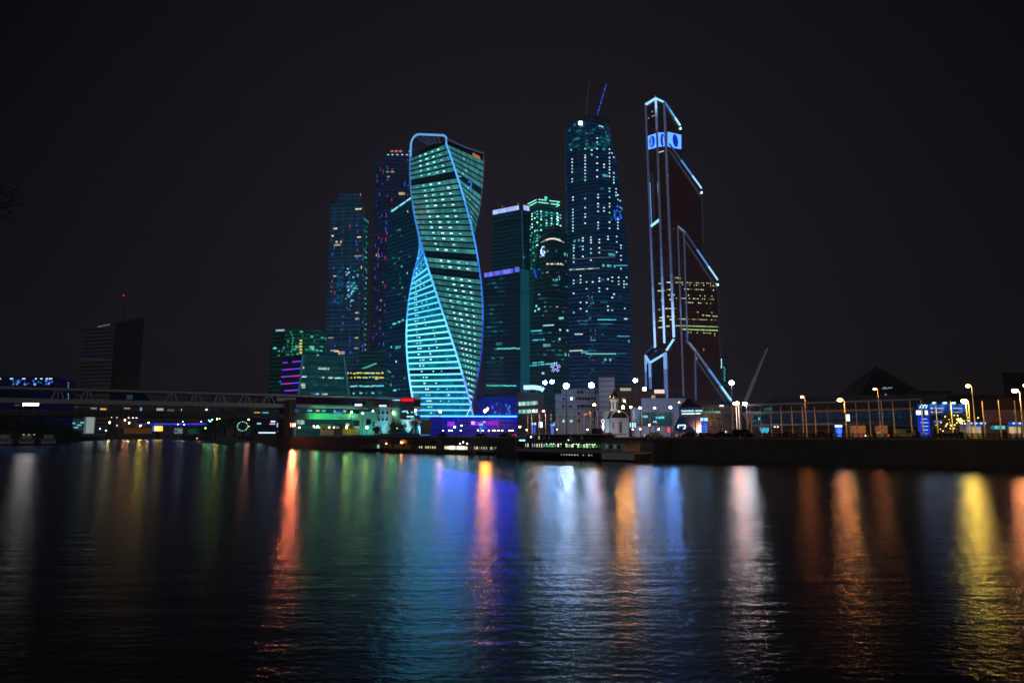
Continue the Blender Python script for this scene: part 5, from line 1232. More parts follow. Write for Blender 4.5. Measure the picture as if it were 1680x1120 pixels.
# ================================================================== FLAGPOLES
fp = [(844.6, 'blue podium'), (852, 'blue podium'), (861, 'blue podium'), (871, 'blue podium'), (881, 'blue podium'), (890, 'blue podium'),
      (901, 'grey office block'), (912, 'grey office block'), (923, 'grey office block'), (933, 'grey office block'), (944, 'grey office block'), (955, 'grey office block'), (966, 'grey office block'), (979, 'grey office block'),
      (1026, 'white chapel'), (1039, 'pale low building'), (1052.5, 'pale low building'), (1065, 'pale low building'), (1078, 'pale low building'), (1091, 'pale low building'),
      (1134, 'navy corner pavilion'), (1148, 'navy corner pavilion'), (1162, 'navy corner pavilion'), (1178, 'glazed link wall'), (1194, 'glazed link wall'), (1209, 'glazed link wall'), (1226, 'glazed link wall'),
      (1242, 'glass exhibition hall'), (1259, 'glass exhibition hall'), (1276, 'glass exhibition hall'), (1294, 'glass exhibition hall'), (1311.5, 'glass exhibition hall'), (1332, 'glass exhibition hall'), (1353, 'glass exhibition hall'), (1409, 'glass exhibition hall'), (1431, 'glass exhibition hall'), (1452, 'glass exhibition hall'), (1471, 'glass exhibition hall'), (1500, 'glass exhibition hall'),
      (1519, 'blue billboards'), (1543, 'blue billboards'), (1568, 'blue billboards'), (1594, 'blue-topped kiosks'), (1621, 'blue-topped kiosks'), (1648, 'blue-topped kiosks'), (1675, 'blue-topped kiosks')]
ORD = ['first', 'second', 'third', 'fourth', 'fifth', 'sixth', 'seventh', 'eighth', 'ninth', 'tenth', 'eleventh', 'twelfth', 'thirteenth']
proto = thing('flagpole', 'x', 'flagpole', (0, 0, 0), 0, 'bare flagpoles along the embankment')
MB().tube([(0, 0, 0), (0, 0, 3.5), (0, 0, 7.0)], [.13, .11, .07], 8).build('pole', M_POLE, proto, local=True)
MB().ball((0, 0, 7.06), .11, n=8).build('finial', M_GOLD, proto, local=True)
MB().lathe((0, 0, 0), [(.3, 0), (.3, .12), (.18, .2), (.16, .35)], 10).build('base', M_DCONC, proto, local=True)
cnt = {}
for i, (px, back) in enumerate(fp):
    tot = sum(1 for _, b in fp if b == back); k = cnt.get(back, 0); cnt[back] = k+1
    pos = ORD[k] + ' from the left' if tot > 1 else 'standing alone'
    lab = 'slim bare flagpole before the %s, %s there' % (back, pos)
    p, t = bank_at(px, 4.5); p.z = GZ
    if i == 0: o = proto; o.location = p; o['label'] = lab
    else: o = dup(proto, p, 0, lab)
    top = 667 if px > 1150 else 679 + (px-844)/300*-10 if px > 840 else 680
    if px > 1400: top = 658
    o.scale = (1, 1, max(.75, min(1.25, (zat(top, p.y)-GZ)/7.0)))

# ================================================================== STREET LAMPS
def lamp(px, py, Y, h, s, label, r=.32,  arm=0.0, kind='arm', dz=0, n=1, group=None, base_z=GZ, pw=.09, flux=0, back=0, vis=1.0):
    if not (group or '').startswith('far'): s *= 2.3*vis
    if kind == 'mast': r, n, s = (1.0, 1, s*.21) if s > 600 else (.8, 1, s*.31)
    elif kind == 'arm': r, s = r*1.45, s*.9
    p = at(px, py, Y); yp = p.y - back; t = thing('street_lamp', label, 'street lamp', (p.x - arm, yp, base_z), 0, group)
    top = p.z + .15
    MB().tube([(p.x-arm, yp, base_z), (p.x-arm, yp, top - .4)], [pw*1.5, pw], 8).build('pole', M_POLE if px == 1200 or kind == 'arm' else M_DSTEEL, t)
    if kind == 'arm':
        MB().tube([(p.x-arm, yp, top-.5), (p.x-arm*.6, p.y-back*.6, top+.05), (p.x, p.y, top+.12)], [pw*.9, pw*.7, pw*.6], 6).build('arm', M_POLE, t)
        MB().box((p.x, p.y, p.z+r*.62+.1), r*2.6, r*1.4, .2).build('lamp_housing', M_DSTEEL, t)
        MB().ball((p.x, p.y, p.z), r, sq=(1.15, .9, .75)).build('bulb', em(h, s), t)
    elif kind == 'mast':
        MB().bar((p.x-1.1, p.y+.25, p.z), (p.x+1.1, p.y+.25, p.z), .2).build('crossbar', M_DSTEEL, t)
        for k in range(n):
            x = p.x + (k-(n-1)/2)*1.0; MB().box((x, p.y+.22, p.z), .8, .3, .7).build('lamp_housing', M_DSTEEL, t)
            MB().ball((x, p.y-.25, p.z), r, n=12, sq=(1.1, .6, 1)).build('bulb', em(h, s), t)
    else:
        MB().ball((p.x, p.y, p.z), r).build('bulb', em(h, s), t); MB().lathe((p.x, p.y, 0), [(r*.5, p.z-r*1.25), (r*.7, p.z-r*.85), (r*.8, p.z-r*.8)], 8).build('lamp_cup', M_DSTEEL, t)
    if flux:
        q = Vector((p.x, p.y+.6, p.z-.3)); spot('lamp_beam', q, q + (Vector((0, 1.2, -.75)) if kind == 'mast' else Vector((0, .25, -1))), h, flux, 165, .3, .4)
    return t
SOD, AMB, YLW, WHT, CWH, GRN = 'ff9a3c', 'ffb45a', 'ffd850', 'eaf2ff', '5a9cff', 'b8ff9a'
GL = 'street lamps along the embankment road'
lamp(1378, 656, 152, SOD, 70, 'bright amber street lamp before the glass exhibition hall, left of the pyramid', .34, -1.0, group=GL, flux=9000)
lamp(1316, 651, 176, 'ff8a3c', 26, 'small orange street lamp above the slanting end of the glass exhibition hall', .25, -.7, group=GL, flux=4000)
lamp(1435, 638, 182, 'ff9650', 26, 'orange street lamp seen against the glass pyramid', .26, -.8, group=GL, flux=3500)
lamp(1582, 658, 136, YLW, 95, 'brilliant yellow street lamp at the right edge of the blue billboards', .36, -.8, group=GL, flux=7000)
lamp(1588, 633, 150, AMB, 60, 'taller amber street lamp above the brilliant yellow one', .27, -.8, group=GL)
lamp(1665, 641, 132, 'ff9a60', 130, 'orange street lamp near the right end of the embankment before the pink hall', .33, -.9, group=GL, flux=8000)
lamp(1683, 632, 128, 'ffd890', 60, 'cream street lamp cut by the right edge of the view', .25, -.6, group=GL)
lamp(1209, 661, 186, 'ff9a70', 90, 'orange street lamp beside the white one, left of the glass exhibition hall', .34, -.4, group=GL, flux=7000)
lamp(1222, 662, 182, WHT, 80, 'white street lamp just right of the orange one by the glazed link wall', .36, -.4, group=GL, flux=3500)
lamp(1205, 661.5, 190, WHT, 60, 'small white street lamp touching the orange one by the glazed link wall', .24, -.4, group=GL)
lamp(1200, 628, 235, 'd8ecff', 40, 'tall white flood mast standing right of the tallest tower', .5, kind='mast', n=3, pw=.16, flux=16000)
GF = 'white flood masts before the towers'
for px, py, Y, s, n, lab in ((894, 627.5, 300, 170, 1, 'white flood mast, left one of the close pair beside the star sign'), (905.5, 626, 300, 170, 1, 'white flood mast, right one of the close pair beside the star sign'), (929, 633, 262, 420, 2, 'largest white flood mast over the left end of the grey office block'),
                             (970, 632, 272, 300, 2, 'white flood mast beside the stair tower of the grey office block'), (1042, 624, 300, 90, 2, 'white flood mast to the upper right of the golden dome'), (1057, 638, 305, 70, 2, 'white flood mast over the rooftop terrace right of the golden dome')):
    lamp(px, py, Y, 'e4ecff' if px > 1040 else 'b8d4ff' if px > 910 else '7cbcff', s, lab, .46, kind='mast', n=n, group=GF, pw=.14, flux=s*17)
GP = 'bluish globe lamps before the pale low building'
for px, py, s, r, lab in ((1050, 669, 110, .36, 'bluish white lamp nearest the chapel, before the pale low building'), (1074, 669, 100, .34, 'middle bluish white lamp before the pale low building'), (1100, 668, 230, .44, 'brightest bluish white lamp beside the corner pavilion')):
    lamp(px, py, 250, CWH, s, lab, r, kind='globe', group=GP, flux=s*16)
GO = 'orange lamps before the office block and chapel'
for px, py, Y, h, s, r, lab in ((975, 664, 184.5, SOD, 45, .3, 'orange lamp on the right part of the grey office block front'), (1024.5, 658, 262, SOD, 60, .32, 'dim orange lamp just right of the golden dome'), (1022, 668, 255, 'ffa850', 300, .42, 'strong orange lamp half behind the chapel roof'), (1035, 667.5, 175.5, 'ffb890', 40, .2, 'small peach lamp right of the chapel'),
                               (796, 674, 330, SOD, 230, .55, 'strong orange lamp over the blue lit podium'), (800, 670.5, 345, SOD, 110, .42, 'second orange lamp directly behind the strong one over the podium'), (722, 675, 330, 'ffb0a0', 50, .42, 'pinkish lamp in front of the foot of the twisted tower'),
                               (875.5, 674, 194.5, 'ffc090', 40, .2, 'peach lamp on the strip window office front'), (892, 674.5, 193, 'ffa070', 40, .22, 'orange lamp beside the pinkish pillar'), (682, 673, 335, 'ffb890', 40, .34, 'small peach lamp right of the red roof sign'), (1114, 660, 230, 'ffb070', 14, .2, 'tiny orange lamp over the navy pavilion roof')):
    lamp(px, py, Y, h, s, lab, r*1.2, kind='globe', group=GO, pw=.1, flux=s*26)
fl = lamp(482, 697, 318, 'ff7a50', 480, 'brilliant red-orange lamp beside the bridge pier', .5, 0, kind='globe')
p = at(482, 697, 318); mb = MB()  # added box that shields the bridge from this lamp's orange light
mb.box(p + Vector((0, 1.3, 0)), 2.6, .15, 2.2); mb.box(p + Vector((-1.3, .2, 0)), .12, 2.6, 2.2); mb.box(p + Vector((1.3, .2, 0)), .12, 2.6, 2.2); mb.box(p + Vector((0, .2, 1.1)), 2.7, 2.6, .12)
mb.build('added_light_shield', M_DSTEEL, fl)
GG = 'greenish lamps behind the quay near the terminal'
for px, py, Y, h, s, r, lab in ((577, 676, 350, '9aff90', 60, .42, 'green lamp on the footbridge walkway, left of the terminal'), (595, 678, 345, 'b0ffb0', 40, .38, 'small green lamp at the walkway end beside the terminal pod'), (612, 674, 348, 'a0ffd0', 50, .4, 'sea green lamp beside the top of the terminal pod'), (645.5, 677, 345, '9affa0', 80, .5, 'bright green lamp between the pod and the stair wall'),
                               (568.5, 701, 335, 'd8ff70', 50, .5, 'yellow-green lamp before the small beige house'), (602, 701, 332, 'd0ff80', 60, .5, 'yellow-green lamp below the terminal side wall'), (650, 701, 335, 'd0ff80', 60, .5, 'yellow-green lamp under the trees by the terminal'), (521, 699.5, 345, '50f0a0', 50, .5, 'sea green lamp left of the low pinkish house'), (515, 699, 345, 'ff8a60', 40, .42, 'coral lamp next to the sea green one'),
                               (540, 701, 345, 'e0ffa0', 30, .35, 'pale green lamp in front of the low pinkish house'), (548, 701, 345, 'e8f0ff', 25, .32, 'white lamp between the pinkish and grey houses'), (491, 701, 340, 'e0ff80', 20, .4, 'small yellow-green lamp right of the red-orange one'), (746, 700.5, 340, '9affa0', 40, .4, 'green lamp under the violet shop signs'), (757, 698, 345, 'dff0ff', 30, .34, 'white lamp right of the green one under the violet signs'), (853, 700, 270, 'e8ff90', 40, .36, 'yellow-green lamp in the gap right of the violet signs')):
    lamp(px, py, Y, h, s, lab, r, kind='globe', group=GG, pw=.1, flux=s*8, vis=.35)
GB = 'small white bollard lamps along the road'
bl = [(727, 706), (737, 706), (741, 706), (756, 706), (784, 705.5), (792, 706), (802, 706), (809, 706), (812, 706), (818, 706), (824, 706), (836, 706), (841, 706), (864, 705), (914.5, 704.5), (964, 704.5), (1038, 704), (1050.5, 703.5), (1066, 697), (1080, 704)]
for i, (px, py) in enumerate(bl):
    lamp(px, py, bY(px)+30, 'ffe2b8', 9 if px != 1080 and px != 1066 else 60, 'tiny white globe lamp low over the embankment road', .2, kind='globe', group=GB, pw=.06)
tl = thing('traffic_light', 'traffic light showing red left of the corner pavilion', 'traffic light', gp(1096, 196, GZ))
p = at(1096.5, 705, 196); MB().tube([(p.x, p.y, GZ), (p.x, p.y, p.z+.6)], .08, 8).build('pole', M_DSTEEL, tl); MB().box((p.x, p.y, p.z), .45, .3, 1.2).build('housing', M_DSTEEL, tl)
for dz in (.32, -.3): MB().ball((p.x, p.y-.15, p.z+dz), .24, sq=(1, .5, 1)).build('lens', em('ff1828', 14), tl)

# ================================================================== BILLBOARDS, PYLONS, KIOSKS
def board(name, label, x0, x1, y0, y1, Y, hexes, posts=True, lamps=2):
    t = thing(name, label, 'billboard', gp((x0+x1)/2, Y, GZ)); a, b = at(x0, y1, Y), at(x1, y0, Y); w = b.x-a.x; h = b.z-a.z; c = (a+b)/2
    MB().box(c, w, .35, h).build('panel', pbr('board_blue', '1450b0', .5, var=.12, scale=.6), t)
    r = random.Random(x0); mb = MB(); mm = [em('b8dcff', .9), em('cfd8f0', .6)]
    for k, (yy, hh, n) in enumerate(((.62, .1, 12), (.45, .05, 5), (.28, .08, 11))):
        x = -.22 if k != 1 else .1
        for j in range(n):
            ww = r.choice([.022, .03, .038]); mb.box((c.x + (x+ww/2)*w, Y-.2, a.z + h*yy), ww*w, .06, h*hh*r.uniform(.7, 1), 0, 0 if k == 0 else 1); x += ww + .014
    mb.build('lettering', mm, t)
    for yy, hx in ((.62, 'd8f0ff'), (.28, 'ffc0b0')): MB().tube([(c.x - .34*w, Y-.17, a.z+h*yy), (c.x-.34*w, Y-.24, a.z+h*yy)], h*.09, 10).build('emblem', em(hx, .8), t)
    for k in range(lamps):
        x = c.x + (-.28 + k*.56)*w; MB().bar((x, Y, b.z), (x, Y-.9, b.z+.25), .06).build('lamp_arm', M_DSTEEL, t); MB().box((x, Y-.95, b.z+.2), .7, .25, .16).build('board_lamp', em('a8e4ff', 16), t)
        spot('floodlight', (x, Y-.95, b.z+.05), (x, Y, a.z+h*.3), '8fd4ff', 60, 130)
    for e in (-.3, .3): MB().box((c.x + e*w, Y+.1, (GZ+a.z)/2), .25, .25, a.z-GZ).build('post', M_DSTEEL, t)
    return t
board('billboard', 'blue lamp-lit billboard, left of the pair by the brilliant yellow lamp', 1523.5, 1553, 662.5, 681, 166, None)
board('billboard', 'blue lamp-lit billboard, right of the pair, touching the brilliant yellow lamp', 1555.5, 1584, 662.5, 681, 164, None)
def pylon(label, x0, x1, y0, Y, top='9fd8ff', body='1450d8', eb=.9, white=True, yb=712):
    t = thing('advertising_pylon', label, 'sign pylon', gp((x0+x1)/2, Y, GZ)); a, b = at(x0, yb, Y), at(x1, y0, Y); w = b.x-a.x; c = (a.x+b.x)/2; h = b.z-GZ
    MB().box((c, Y, GZ+h*.42), w, .5, h*.84).build('panel', em(body, eb), t); MB().box((c, Y, GZ+h*.9), w*1.12, .6, h*.16).build('header', em(top, 1.5), t)
    mb = MB()
    for k in range(5): mb.box((c, Y-.3, GZ+h*(.15+k*.13)), w*(.7, .5, .6)[k % 3], .1, h*.035)
    mb.build('lettering', em('9cc8ff', 1.0), t); MB().box((c, Y, GZ+.15), w*1.2, .8, .3).build('plinth', M_DCONC, t); return t
pylon('tall blue pylon with curved header left of the blue billboards', 1508, 1523, 672, 170, 'dff0ff', '1c30c8', .8)
hd = thing('wave_sign', 'blue sign with three pale wave marks on top of the tall pylon', 'sign', at(1515, 667, 169))
p = at(1515, 668, 169); MB().box(p, 2.6, .4, 1.5).build('panel', em('1a60c0', .6), hd)
for k in range(3):
    q = p + Vector((-.75+k*.75, -.3, .2)); mb = MB()
    for j in range(5): mb.bar(q + Vector((-.35+j*.15, 0, -.4+.8*math.sin(j/4*PI/2))), q + Vector((-.35+(j+1)*.15, 0, -.4+.8*math.sin((j+1)/4*PI/2))), .16)
    mb.build('wave', em('c8f4ff', 2.0), hd)
MB().box(p - Vector((0, -.1, 1.4)), .4, .3, 1.6).build('post', M_DSTEEL, hd)
pylon('bright blue pylon right of the navy corner pavilion', 1151, 1160, 684.5, 190)
pylon('small blue glowing pylon low on the embankment left of the glass hall end', 1372, 1380, 696.5, 150, 'dff2ff', '1a60ff', 1.2)
pylon('blue pylon with a pale top left of the flagpoles by the podium', 872, 879, 692.5, 240, 'a8d8ff', '1440d8', .9)
pylon('blue pylon below the violet shop signs', 786, 792, 694, 300, '6ab8ff', '1460d8', .7)
pylon('small deep blue sign before the grey office block', 903.5, 909.5, 695, 236, '50a8ff', '1c34c0', .8)
def lightbox(label, x0, x1, y0, y1, Y, h, s):
    t = thing('light_box', label, 'light box', gp((x0+x1)/2, Y, GZ)); a, b = at(x0, y1, Y), at(x1, y0, Y); c = (a+b)/2
    MB().box(c, b.x-a.x, .4, b.z-a.z).build('panel', em(h, s), t); MB().box((c.x, Y, (GZ+a.z)/2), .2, .2, a.z-GZ).build('post', M_DSTEEL, t)
    MB().box((c.x, Y, b.z+.08), b.x-a.x+.2, .5, .16).build('frame', M_DSTEEL, t)
lightbox('white glowing light box beside the pinkish pillar', 884, 890, 692, 701, 238, 'e8f8ff', 1.8)
lightbox('pale cyan light box right of the chapel', 1033.5, 1043, 693, 700.5, 226, 'b8f0ff', 1.3)
lightbox('tilted white light box on the amber lamp post', 1389, 1393, 679.5, 690.5, 152, 'd8fff0', 1.7)
def kiosk(label, x0, x1, Y, wall='e8dcc0', s=.9):
    t = thing('kiosk', label, 'kiosk', gp((x0+x1)/2, Y, GZ)); a, b = at(x0, 704, Y), at(x1, 692, Y); c = (a.x+b.x)/2; w = b.x-a.x; h = b.z-GZ
    MB().box((c, Y+1.5, GZ+h*.38), w, 2.6, h*.76).build('wall', pbr('kiosk_wall', 'c8bfae', .7), t)
    n = max(2, int(w/1.1))
    for k in range(n): MB().box((c - w/2 + w*(k+.5)/n, Y+.16, GZ+h*.47), w/n*.86, .12, h*.46).build('window', em(random.Random(x0+k).choice([wall, 'fff0d8', 'd8b890']), s*(.5+.5*random.Random(k+x0).random())), t)
    MB().box((c, Y+1.2, GZ+h*.88), w*1.06, 3.4, h*.24).build('blue_fascia', em('1060d0', .6), t)
    for k in range(n): MB().box((c - w/2 + w*(k+.5)/n, Y-.6, GZ+h*.92), .5, .1, .28).build('fascia_lamp', em('a8dcff', 2.0), t)
kiosk('long white kiosk with blue fascia left of the small gabled kiosk', 1587, 1619, 162); kiosk('short white kiosk with blue fascia at the right end', 1656, 1675, 160)
gk = thing('gabled_kiosk', 'small gabled kiosk with turquoise window and red-lined pediment', 'kiosk', gp(1638, 158, GZ))
a, b = at(1625, 712, 158), at(1652, 697, 158); MB().box(((a.x+b.x)/2, 159.6, (GZ+b.z)/2), b.x-a.x, 2.8, b.z-GZ).build('wall', pbr('kiosk_dark_wall', '3a3a44', .7), gk)
for k in range(4): MB().box((a.x + (b.x-a.x)*(.18+.21*k), 158.15, at(1638, 700.5, 158).z), (b.x-a.x)*.17, .12, .85).build('window', em(['1a8098', '4fd8f0', '3fc0e0', '60e0f0'][k], .8), gk)
q = [at(1624, 690, 157.6), at(1652, 690, 157.6), at(1638, 682.5, 157.6)]
mb = MB(); mb.bar(q[0], q[1], .3, .5); mb.bar(q[0], q[2], .3, .16); mb.bar(q[2], q[1], .3, .16); mb.build('pediment', pbr('pediment_red', '7a3030', .7), gk); MB().bar(q[0] + Vector((0, .6, -.7)), q[1] + Vector((0, .6, -.7)), 1.6, .8).build('roof', pbr('kiosk_roof', '2a2440', .7), gk)
sg = thing('blue_sign', 'small deep blue lit sign board under the billboards', 'sign', gp(1539, 172, GZ)); MB().box(at(1538.5, 692, 172), 2.2, .3, 1.1).build('panel', em('2030c0', .7), sg); MB().box((at(1538.5, 692, 172).x, 172.1, (GZ+at(0, 696, 172).z)/2), .2, .15, at(0, 696, 172).z-GZ).build('post', M_DSTEEL, sg)
for k, yy in enumerate((690.8, 693)): MB().box(at(1538.5, yy, 171.8), 1.8, .1, .22).build('lettering', em('5a80ff', .9), sg)
tent = thing('market_tent', 'pale tent panels behind the embankment left of the tall pylon', 'market tent', gp(1420, 185, GZ))
for k, (x0, x1) in enumerate(((1400, 1420), (1441, 1456))): MB().box(((at(x0, 700, 185).x+at(x1, 700, 185).x)/2, 186, GZ+1.6), at(x1, 700, 185).x-at(x0, 700, 185).x, 2, 3.2).build('tent_panel', pbr('tent_cloth', 'b0a090', .8), tent)
MB().box((at(1430, 694, 187).x, 188, GZ+3.9), 18, 4, .5).build('awning', pbr('violet_awning', '2a2458', .7), tent)

# ================================================================== CARS
def car(label, px, d, h, rz_add=0, head=None, group='cars on the embankment road', kind='sedan', flip=False):
    p, t = bank_at(px, d); rz = math.atan2(-t.y, -t.x) + (PI if flip else 0)
    c = thing('parked_car', label, 'car', (p.x, p.y, 5.21 if d < 7 else 5.05), rz, group)
    prof = [(-2.2, .35), (-2.25, .8), (-1.9, .98), (-1.35, 1.02), (-.75, 1.46), (.55, 1.5), (1.15, 1.04), (2.0, .9), (2.25, .65), (2.2, .35)]
    if kind == 'van': prof = [(-2.3, .35), (-2.35, 1.7), (-2.1, 1.95), (1.2, 1.95), (1.75, 1.2), (2.3, 1.0), (2.4, .4)]
    body = [(x, z) for x, z in prof if z < 1.12 or kind == 'van']; mb = MB(); n = len(prof)
    L_ = [(x, -.86 if z < 1.1 else -.68, z) for x, z in prof]; R_2 = [(x, .86 if z < 1.1 else .68, z) for x, z in prof]
    mb.add(L_ + R_2, [tuple(range(n-1, -1, -1)), tuple(range(n, 2*n))] + [(i, (i+1) % n, n+(i+1) % n, n+i) for i in range(n)])
    mb.build('body', pbr('car_paint_' + h, h, .25, .3, var=.05), c, local=True)
    mb = MB()
    for s in (-1, 1): mb.add([(-1.2, s*.85, 1.04), (.95, s*.85, 1.04), (.45, s*.7, 1.42), (-.7, s*.7, 1.40)] if kind == 'sedan' else [(.1, s*.8, 1.2), (1.55, s*.83, 1.2), (1.15, s*.7, 1.8), (.1, s*.7, 1.8)], [(0, 1, 2, 3)])
    mb.add([(1.2, -.7, 1.02), (1.2, .7, 1.02), (.6, .62, 1.47), (.6, -.62, 1.47)], [(0, 1, 2, 3)]) if kind == 'sedan' else None
    mb.build('window', M_GLASSD, c, local=True)
    for x in (-1.4, 1.4):
        for s in (-1, 1): MB().tube([(x, s*.7, .32), (x, s*.9, .32)], .32, 14).build('wheel', M_RUBBER, c, local=True)
    for s in (-1, 1):
        MB().box((2.24, s*.6, .68), .1, .34, .16).build('headlight', em('fff4e0', 20) if head == 'front' else M_WHITE, c, local=True)
        MB().box((-2.26, s*.62, .78), .08, .3, .16).build('tail_light', em('ff1420', 9) if head else pbr('red_lens', '6a0a0a', .3), c, local=True)
    return c
car('black car parked by the railing before the glazed link wall, left of two', 1182, 3.0, '08080a', kind='sedan'); car('black van parked by the railing before the glazed link wall, right of two', 1215, 3.2, '0a0a0c', kind='van')
car('pale van parked near the tall pylon left of the blue billboards', 1490, 5.2, 'b8a898', kind='van')
car('dark car parked under the right blue billboard', 1560, 5.2, '1a1a20'); car('grey car parked before the long glass hall', 1285, 5.5, '3a3c40'); car('dark red car parked before the long glass hall near its middle', 1340, 5.5, '4a1010')
for px, d, hd_, col, lab in ((682, 12, 'on', '2a2a2e', 'car with red tail lights on the road below the terminal cone'), (741, 12, 'on', '3a1010', 'car with red tail lights under the violet shop signs'), (760, 19, 'front', '55585c', 'car with headlights on below the blue podium'), (778, 12, 'on', '202226', 'car with red tail lights left of the blue pylon'), (930, 12, 'on', '5a5c60', 'car with red tail lights before the grey office block'), (960, 12, 'on', 'a0a0a0', 'silver car with tail lights before the stair tower'),
                             (1012, 19, 'front', '303236', 'dark car with headlights on in front of the chapel'), (1036, 12, 'on', '6a6c70', 'grey car with tail lights right of the chapel'), (1062, 19, 'front', 'b0b0b0', 'silver car with headlights on before the pale low building'), (1092, 12, 'on', '1c1c20', 'dark car with tail lights near the red traffic light'), (1140, 12, 'on', '7a1418', 'red car with tail lights before the corner pavilion'), (1440, 12, 'front', '8a8a8a', 'grey car with headlights on below the pyramid')):
    car(lab, px, d, col, head=hd_, flip=(hd_ == 'front'))

# ================================================================== BOATS
def hullmesh(L, Wd, H, bow=.25, zb=-.3, sheer=.5, n=16):
    mb = MB(); rings = []
    for i in range(n+1):
        x = -L/2 + L*i/n; f = i/n; w = Wd/2
        if f < bow: w *= math.sin(PI/2*(f/bow))**.7 if f > 0 else .03
        w = max(w, .04); top = H + sheer*max(0, (bow*1.2-f)/(bow*1.2))**2
        xo = -max(0, (bow-f)/bow)*1.6
        rings.append([Vector((x+.0, -w*.82, zb)), Vector((x+xo*.4, -w, H*.5)), Vector((x+xo, -w, top)), Vector((x+xo, w, top)), Vector((x+xo*.4, w, H*.5)), Vector((x, w*.82, zb))])
    for a, b in zip(rings, rings[1:]): mb.add(a+b, [(k, (k+1) % 6, 6+(k+1) % 6, 6+k) for k in range(6)])
    mb.add(rings[0], [tuple(range(6))]); mb.add(rings[-1], [tuple(range(5, -1, -1))]); return mb
def boat_at(name, label, px0, px1, Y0, Y1, group=None, cat='boat'):
    a, b = gp(px0, Y0, 0), gp(px1, Y1, 0); d = b-a; t = thing(name, label, cat, (a+b)/2, math.atan2(d.y, d.x), group); return t, d.length
M_HULLD = pbr('dark_hull', '11161e', .5, var=.2); M_HULLW = pbr('white_hull', 'c4c0be', .5, var=.15); M_HULLG = pbr('grey_hull', '54545c', .6, var=.2); M_HULLB = pbr('rusty_hull', '4a3222', .8, var=.4)
def row(t, n, x0, x1, y, z, w, h, mats, name='cabin_window', skip=0.0, r=None):
    r = r or rng
    for k in range(n):
        if r.random() < skip: continue
        o = bpy.data.objects.new(name, unit(r.choice(mats), name)); C.objects.link(o); o.parent = t
        o.location = (x0 + (x1-x0)*(k+.5)/n, y, z); o.scale = (w*r.uniform(.7, 1.1), .14, h*r.uniform(.8, 1.05))
# large ship
t, L = boat_at('passenger_ship', 'large two-deck passenger ship with green lit windows moored below the flagpoles', 851, 1056, 180, 155.5, cat='ship'); hb = L/2
hullmesh(L, 7.2, 1.75, .16, sheer=.7).build('hull', M_HULLD, t, local=True)
MB().box((hb*.76, 0, 1.15), L*.235, 7.3, 1.5).build('stern_hull', M_HULLW, t, local=True)
MB().box((-.02*L, 0, 2.15), L*.86, 6.8, .8).build('bulwark', pbr('ship_bulwark', '8a8488', .6), t, local=True)
MB().box((-.06*L, 0, 3.3), L*.74, 5.6, 1.6).build('main_cabin', pbr('ship_cabin_green', '1c2a24', .5), t, local=True)
MB().box((.34*L, 0, 3.1), L*.17, 6.6, 1.9).build('stern_cabin', M_HULLW, t, local=True)
MB().box((0, 0, 4.25), L*.9, 7.0, .22).build('upper_deck', pbr('ship_deck', '7a767a', .7), t, local=True)
MB().box((-.06*L, 0, 5.15), L*.62, 4.6, 1.55).build('upper_cabin', pbr('ship_cabin_dark', '26262a', .5), t, local=True)
MB().box((-.02*L, 0, 6.05), L*.72, 6.4, .2).build('sun_roof', M_HULLW, t, local=True)
MB().box((.165*L, 0, 6.3), 1.7, 2.0, 2.2).build('funnel', pbr('funnel_paint', '3a3032', .6), t, local=True)
gw = [em('c8ffb0', .8), em('50a060', .6), em('fff0c0', 1.0), em('2a6a40', .5), em('80c890', .7)]
row(t, 20, -.22*L, .245*L, -2.86, 3.35, .55, .85, gw, skip=.08); row(t, 9, -.4*L, -.22*L, -2.86, 3.35, .3, 1.0, [em('a8c8b8', .6), em('fff0d0', .7)], skip=.3)
row(t, 22, -.2*L, .25*L, -2.9, 3.75, .22, .2, [em('e8fff0', 2.2)], 'deck_lamp', .5)
row(t, 12, -.33*L, .2*L, -2.36, 5.2, .45, 1.0, [em('a8e090', .7), em('30503a', .4), em('40404a', .3)], skip=.45)
row(t, 4, .28*L, .4*L, -3.36, 3.3, .55, 1.0, [em('5a7080', .5), M_GLASSD, M_GLASSD]); row(t, 12, -.06*L, .2*L, -3.62, 1.25, .3, .3, [em('b0b8c8', .7), em('d0d4e0', .9)], 'hull_letter', .25)
mb = MB()
for k in range(30): mb.bar((-.45*L + k*.9*L/30, -3.45, 4.3), (-.45*L + k*.9*L/30, -3.45, 5.2), .05)
mb.bar((-.45*L, -3.45, 5.2), (.45*L, -3.45, 5.2), .06); mb.bar((-.45*L, -3.45, 4.8), (.45*L, -3.45, 4.8), .04); mb.build('railing', M_STEEL, t, local=True)
mb = MB(); mb.bar((-hb+1, 0, 2.2), (-hb-1.4, 0, 3.3), .12); mb.bar((-hb*.62, 0, 6.1), (-hb*.62, 0, 9), .1); mb.build('mast', M_STEEL, t, local=True)
MB().box((-.42*L, -2, 4.55), 1.8, .3, .3).build('deck_lamp', em('8ff0ff', 3), t, local=True); MB().ball((-.33*L, -2.6, 5.4), .18).build('deck_lamp', em('dff0ff', 8), t, local=True); MB().ball((0, -3.2, 4.7), .14).build('deck_lamp', em('f4f4ff', 5), t, local=True)
